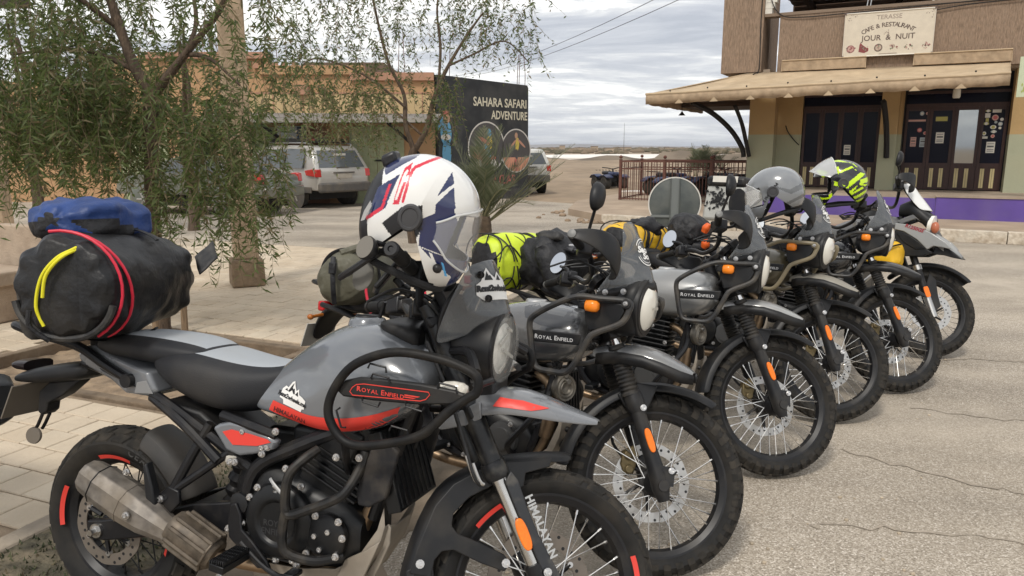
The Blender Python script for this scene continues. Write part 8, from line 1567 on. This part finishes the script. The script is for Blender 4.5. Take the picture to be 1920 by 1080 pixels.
trunk(T1, 'trunk', [(0, 0, -.05), (-.01, .0, .6), (.0, .02, 1.2), (.03, .04, 1.75), (.06, .05, 2.02)], [.075, .062, .055, .055, .062])
for pts, rad in (([(.05, .05, 1.98), (-.10, .1, 2.25), (-.22, .12, 2.65), (-.38, .2, 3.2), (-.45, .2, 3.9)], [.045, .04, .032, .02]), ([(.06, .05, 1.98), (.22, .02, 2.15), (.42, -.02, 2.35), (.75, -.1, 2.7), (.95, -.1, 3.3)], [.042, .034, .024, .016]), ([(-.18, .12, 2.5), (-.5, -.1, 2.8), (-.95, -.2, 3.1)], [.028, .02, .012]), ([(.30, 0, 2.22), (.35, .3, 2.6), (.2, .5, 3.2)], [.026, .018, .012]), ([(.4, 0, 2.3), (.62, -.15, 2.25), (.85, -.2, 2.05)], [.02, .014, .008]), ([(-.1, .1, 2.2), (-.5, .1, 2.35), (-1.0, .0, 2.3)], [.024, .016, .01])): trunk(T1, 'branch', pts, rad, n=8)
fo, tw = MB(), MB()
mixA = [0, 0, 1, 1, 2, 3, 0, 1, 4]
for _ in range(540):
    x, y, z = rng.uniform(-1.28, 1.06), rng.uniform(-.8, .85), rng.uniform(1.75, 3.7)
    if (abs(x) < .13 and y < .1) or (.05 < x < .9 and z < 3.1 and rng.uniform() < .55): continue
    weeping(fo, tw, np.array((x, y, z)), rng.uniform(.3, .85), np.array((rng.normal(0, .25), rng.normal(0, .2), 0)), int(rng.integers(26, 44)), .090, .0082, mixA)
for _ in range(190): x, y, z = rng.uniform(-1.20, .05), rng.uniform(-.7, .6), rng.uniform(1.6, 2.3); weeping(fo, tw, np.array((x, y, z)), rng.uniform(.3, .75), np.array((rng.normal(0, .2), rng.normal(0, .2), 0)), int(rng.integers(26, 44)), .092, .0084, mixA)
for _ in range(120): x, y, z = rng.uniform(.10, 1.02), rng.uniform(-.6, .3), rng.uniform(1.15, 2.0); weeping(fo, tw, np.array((x, y, z)), rng.uniform(.35, .8), np.array((rng.normal(0, .18), rng.normal(0, .15), 0)), int(rng.integers(26, 44)), .092, .0084, mixA)
obj('foliage', fo, leafm, T1, smooth=0, flipfix=False, kind='stuff'); obj('twigs', tw, twigm, T1, flipfix=False, kind='stuff')
for dx, dy, tl, lab in ((.20, -.05, .02, 'rough wooden stake right of the tree trunk in the pit'), (.06, -.22, -.03, 'rough wooden stake in front of the tree trunk in the pit')):
    mb = MB(); mb.tube([(0, 0, -.1), (tl, 0, .75)], [.028, .024], 7); o = obj('wooden_stake', mb, mat('stake_wood', (.24, .165, .10), .9, var=.3, stretch=(8, 8, 1)), smooth=40); o.location = (b1[0] + dx, b1[1] + dy, .02); tag(o, lab, 'stake', 'stakes beside the tree')
T2 = thing('street_tree', 'airy small leaved tree with a forked trunk before the shop', 'tree', (-1.72, 12.6, .08))
trunk(T2, 'trunk', [(.02, 0, -.1), (-.05, 0, .7), (.02, 0, 1.35), (.12, 0, 1.55)], [.075, .065, .06, .062])
for pts, rad in (([(.10, 0, 1.5), (.30, 0, 1.85), (.42, 0, 2.3), (.62, 0, 2.75), (.95, .1, 3.3), (1.25, .1, 3.7)], [.05, .045, .035, .025, .014]), ([(.08, 0, 1.48), (-.05, 0, 1.9), (-.08, .1, 2.4), (-.35, .1, 3.0), (-.6, .1, 4.2)], [.045, .038, .028, .016]), ([(.5, 0, 2.5), (.55, 0, 3.1), (.5, .1, 3.8), (.65, .1, 4.4)], [.026, .02, .012]), ([(.68, 0, 2.85), (1.1, .1, 3.05), (1.6, .1, 3.25), (2.0, .0, 2.9)], [.02, .014, .009]), ([(-.06, 0, 2.2), (-.7, -.1, 2.7), (-1.5, -.1, 2.95), (-1.9, 0, 2.6)], [.024, .016, .009]), ([(.2, 0, 1.75), (-.2, .1, 2.1), (-.5, .2, 2.35), (-.9, .2, 2.4)], [.022, .015, .009])): trunk(T2, 'branch', pts, rad, n=7)
fo, tw = MB(), MB(); mixB = [0, 3, 3, 1, 0, 4]
def dens2(x, z): return .25 + .75 * (abs(x - .35) > .5) 
for _ in range(620):
    x, y, z = rng.uniform(-2.15, 2.15), rng.uniform(-1.0, 1.0), rng.uniform(2.3, 4.6)
    if x > .35 and z < 3.2: continue
    if rng.uniform() > dens2(x, z) and z < 3.6: continue
    weeping(fo, tw, np.array((x, y, z)), rng.uniform(.25, .8), np.array((rng.normal(0, .4), rng.normal(0, .3), 0)), int(rng.integers(12, 24)), .085, .0125, mixB, .003)
for _ in range(130): x, y, z = rng.uniform(-1.75, -.15), rng.uniform(-.8, .5), rng.uniform(1.75, 2.6); weeping(fo, tw, np.array((x, y, z)), rng.uniform(.3, .7), np.array((rng.normal(0, .3), rng.normal(0, .3), 0)), int(rng.integers(14, 24)), .085, .0125, [0, 1, 4, 2], .003)
for _ in range(45): x, y, z = rng.uniform(.35, .85), rng.uniform(-.6, .6), rng.uniform(2.0, 2.8); weeping(fo, tw, np.array((x, y, z)), rng.uniform(.3, .75), np.array((rng.normal(0, .2), rng.normal(0, .2), 0)), int(rng.integers(14, 24)), .085, .0125, mixB, .003)
obj('foliage', fo, leafm, T2, smooth=0, flipfix=False, kind='stuff'); obj('twigs', tw, twigm, T2, flipfix=False, kind='stuff')
for nm, lab, loc, n_, rx, z0, z1 in (('broad_tree', 'dense dark tree at the far left beyond the column', (-9.1, 14.2, .0), 420, 1.9, 1.6, 4.6), ('broad_tree', 'dark leafy tree behind the weeping tree across the plaza', (-6.3, 14.6, .0), 110, 1.3, 1.7, 4.2)):
    T3 = thing(nm, lab, 'tree', loc, group='dark trees along the street'); trunk(T3, 'trunk', [(0, 0, -.1), (.05, 0, .8), (-.05, 0, 1.6), (.1, 0, 2.6), (.0, 0, 3.6)], [.12, .10, .09, .07, .04])
    for k in range(5): a = k * 1.3; trunk(T3, 'branch', [(0, 0, 1.5 + .15 * k), (math.cos(a) * .6, math.sin(a) * .6, 2.1 + .2 * k), (math.cos(a) * 1.2, math.sin(a) * 1.2, 2.5 + .3 * k)], [.05, .035, .015], n=6)
    fo, tw = MB(), MB()
    for _ in range(n_): a, r_ = rng.uniform(0, 2 * PI), rx * math.sqrt(rng.uniform(.05, 1)); z = rng.uniform(z0, z1); weeping(fo, tw, np.array((r_ * math.cos(a), r_ * math.sin(a), z)), rng.uniform(.2, .6), np.array((rng.normal(0, .4), rng.normal(0, .4), 0)), int(rng.integers(14, 26)), .11, .020, [0, 3, 3, 0, 1], .004)
    obj('foliage', fo, leafm, T3, smooth=0, flipfix=False, kind='stuff'); obj('twigs', tw, twigm, T3, flipfix=False, kind='stuff')
# ------------------------------------------------------------------ palms
palmm = [mat('palm_leaf_%d' % i, c, .5, spec=.4, leafy=.3) for i, c in enumerate([(.085, .102, .052), (.125, .142, .08), (.165, .172, .11)])]; palmst = mat('palm_stem', (.20, .19, .10), .6)
def frond(t, base, az, el_, L_, droop, w_=.36, nl=42, hang=0.0):
    k = 22; s_ = np.linspace(0, 1, k); h = np.array((math.cos(az), math.sin(az), 0)); P = np.array(base) + np.outer(s_ * L_ * math.cos(el_), h) + np.outer(s_ * L_ * math.sin(el_) - droop * L_ * s_ ** 2.2, (0, 0, 1)); mb = MB(); mb.tube(P, np.linspace(.016, .003, k), 5, mi=3); tn = np.gradient(P, axis=0); tn /= np.linalg.norm(tn, axis=1)[:, None]
    for i in range(nl):
        a = .16 + .84 * (i + .5) / nl; f_ = a * (k - 1); j = min(int(f_), k - 2); p = P[j] + (P[j + 1] - P[j]) * (f_ - j); td = tn[j]; sd_ = np.cross(td, (0, 0, 1)); sd_ /= np.linalg.norm(sd_) + 1e-9; up = np.cross(sd_, td)
        ll = w_ * (math.sin(PI * min(1, a * 1.05)) ** .55) * rng.uniform(.8, 1.1) + .05
        for q in (-1, 1): d = td * .75 + sd_ * q * .62 + up * rng.uniform(.05, .40); d /= np.linalg.norm(d); n_ = np.cross(d, up); n_ /= np.linalg.norm(n_) + 1e-9; e = p + d * ll - np.array((0, 0, .06 * ll)); m_ = p + d * ll * .45; mb.add([p - n_ * .003, m_ - n_ * .0085, e, m_ + n_ * .0085, p + n_ * .003], [(0, 1, 2, 3, 4)], int(rng.integers(0, 3)))
    return obj('frond', mb, palmm + [palmst], t, smooth=0, flipfix=False)
PT = thing('young_palm', 'young date palm with stiff feathery fronds behind the white helmet', 'palm', (-.50, 12.3, .05)); trunk(PT, 'stem', [(0, 0, -.1), (0, 0, .25), (.02, 0, .45)], [.16, .17, .12], mat('palm_trunk', (.12, .085, .055), .95, var=.4, vscale=10, bump=1))
for az, e_, L_, dr in ((80, 82, 1.75, .10), (160, 74, 1.8, .22), (200, 62, 1.6, .35), (20, 70, 1.8, .25), (-10, 52, 1.75, .10), (5, 60, 1.6, .2), (-60, 55, 1.5, .45), (-110, 60, 1.5, .45), (230, 50, 1.4, .5), (130, 50, 1.5, .4), (100, 60, 1.6, .3), (50, 48, 1.5, .4), (-35, 40, 1.3, .4), (-85, 75, 1.6, .2), (-140, 42, 1.25, .5), (175, 45, 1.3, .4), (30, 78, 1.85, .12), (-20, 66, 1.5, .3)): frond(PT, (0, 0, .35), R(az + rng.normal(0, 6)), R(e_), L_, dr)
for az, e_, L_ in ((-2, 44, 2.05), (6, 40, 1.75), (-12, 36, 1.6)): frond(PT, (.05, 0, .3), R(az), R(e_), L_, .05)
for k in range(4): frond(PT, (0, 0, .35), R(90 * k + 9), R(rng.uniform(45, 80)), rng.uniform(1.3, 1.75), rng.uniform(.15, .4))
P2_ = thing('young_palm', 'palm fronds rising behind the iron fence beside the pillar', 'palm', (6.1, 23.2, .05)); 
for k in range(16): frond(P2_, (rng.uniform(-.7, .5), 0, .7), R(rng.uniform(0, 360)), R(rng.uniform(48, 85)), rng.uniform(.9, 1.35), .25, .3, 24)
trunk(P2_, 'stem', [(0, 0, -.1), (0, 0, .8)], [.18, .14], MATS['palm_trunk'])
# ------------------------------------------------------------------ far left street side
lw = thing('low_wall', 'low grey roadside wall across the street at the far left', 'wall', (-19.5, 31.2, 0), (0, 0, R(-10))); mb = MB(); mb.box((2, 0, .25), (14, .35, .5)); obj('wall_body', mb, concm, lw, smooth=0, bevel=.03); mb = MB(); mb.box((2, -.02, .53), (14.1, .42, .07)); obj('wall_cap', mb, kerbm, lw, smooth=0)
hs = thing('street_building', 'long tan building with dark openings behind the far left trees', 'building', (-22, 40, 0)); mb = MB(); mb.box((0, 0, 2.4), (26, 5, 4.8)); obj('wall', mb, peach2, hs, smooth=0)
for i in range(6): mb = MB(); mb.box((-10 + 4 * i, -2.52, 1.25), (2.2, .1, 2.5)); obj('doorway', mb, beamk, hs, smooth=0); mb = MB(); mb.box((-10 + 4 * i, -2.9, 2.75), (2.8, .9, .08)); obj('canopy', mb, concm, hs, smooth=0)
tb_ = thing('trestle_table', 'red board on pale trestle legs at the far left roadside', 'table', (-19.3, 30.2, 0)); mb = MB(); mb.box((0, 0, .80), (1.1, .7, .55)); obj('red_board', mb, mat('brick_red', (.33, .07, .035), .7), tb_, smooth=0)
for x0, x1 in ((-.1, -.42), (-.1, -.02), (.1, .40)): mb = MB(); mb.tube([(x0, -.40, .6), (x1, -.45, 0)], .035, 6); obj('leg', mb, whitep, tb_)
for x, y, w_, h, c, lab in ((-17.0, 30.6, .55, .85, (.70, .22, .03), 'bright orange cloth draped on the low roadside wall'), (-16.2, 30.5, .35, .5, (.60, .25, .08), 'smaller orange cloth bundle on the low roadside wall'), (-15.4, 30.3, .5, .6, (.50, .20, .10), 'dull orange sack leaning at the low roadside wall')):
    mb = MB(); mb.loft(soft(barrel((-w_ / 2, 0, h / 2), (w_ / 2, 0, h / 2), dense([(0, h * .3), (.2, h * .5), (.8, h * .5), (1, h * .3)], 10), 16, squash=1), .06, 4)); o = obj('cloth_heap', mb, mat('orange_%d' % int(w_ * 100), c, .7), smooth=60); o.location = (x, y, .5); tag(o, lab, 'cloth')
# ------------------------------------------------------------------ another motorcycle just reaching into the frame at the left
M7 = thing('motorcycle', 'black motorcycle luggage box and mirror cut off by the left edge', 'motorcycle', (-2.26, 2.60, .04), (0, 0, R(-20)), 'motorcycles parked in a row')
boxm = mat('box_black', (.028, .03, .033), .42, dust=.25, dcol=DU, dscale=5)
mb = MB(); mb.loft([np.stack([x + 0 * u_[:, 0], u_[:, 0], .86 + u_[:, 1]], 1) for x, u_ in ((-.52, sup(.20, .08, 20, 5)), (-.48, sup(.23, .105, 20, 5)), (-.08, sup(.23, .105, 20, 5)), (-.03, sup(.20, .08, 20, 5)))]); mb.xf(lambda v: v + (.34, .02, -.24)); pb = obj('side_case', mb, boxm, M7, smooth=45, bevel=.01)
mb = MB(); mb.box((.06, .02, .60), (.475, .468, .012)); obj('case_seam', mb, mat('case_seam', (.12, .12, .12), .4), pb, smooth=0)
mb = MB(); mb.ball((.17, -.12, .96), (.11, .11, .115), 18, 12); obj('round_case', mb, boxm, M7); mb = MB(); mb.box((-.35, 0, .72), (.9, .24, .2)); obj('tail_frame', mb, blk2, M7, bevel=.04)
mb = MB(); mb.lathe([(.22, -.06), (.30, -.065), (.325, -.03), (.325, .03), (.30, .065), (.22, .06)], (-.55, 0, .33), (0, 1, 0), 32); w_ = obj('rear_wheel', mb, rub, M7); mb = MB(); mb.tube([(-.55, 0, .33), (-.30, .0, .70)], .05, 8); obj('swingarm', mb, blk2, M7); mb = MB(); mb.tube(cr([(.1, -.1, .95), (.0, -.06, .85), (-.1, 0, .75)], 4), .02, 8); obj('stay', mb, blk2, M7)
# ------------------------------------------------------------------ thin air over the plain
hz = bpy.data.materials.new('haze'); hz.use_nodes = True; nt = hz.node_tree; nt.nodes.remove(nt.nodes['Principled BSDF']); pv = nt.nodes.new('ShaderNodeVolumePrincipled')
pv.inputs['Color'].default_value = (.86, .91, 1.0, 1); pv.inputs['Density'].default_value = .00016; pv.inputs['Anisotropy'].default_value = .2; nt.links.new(pv.outputs[0], nt.nodes['Material Output'].inputs['Volume'])
mb = MB(); mb.box((0, 0, 30), (19000, 19000, 70)); tag(obj('haze', mb, hz, smooth=0), kind='stuff')
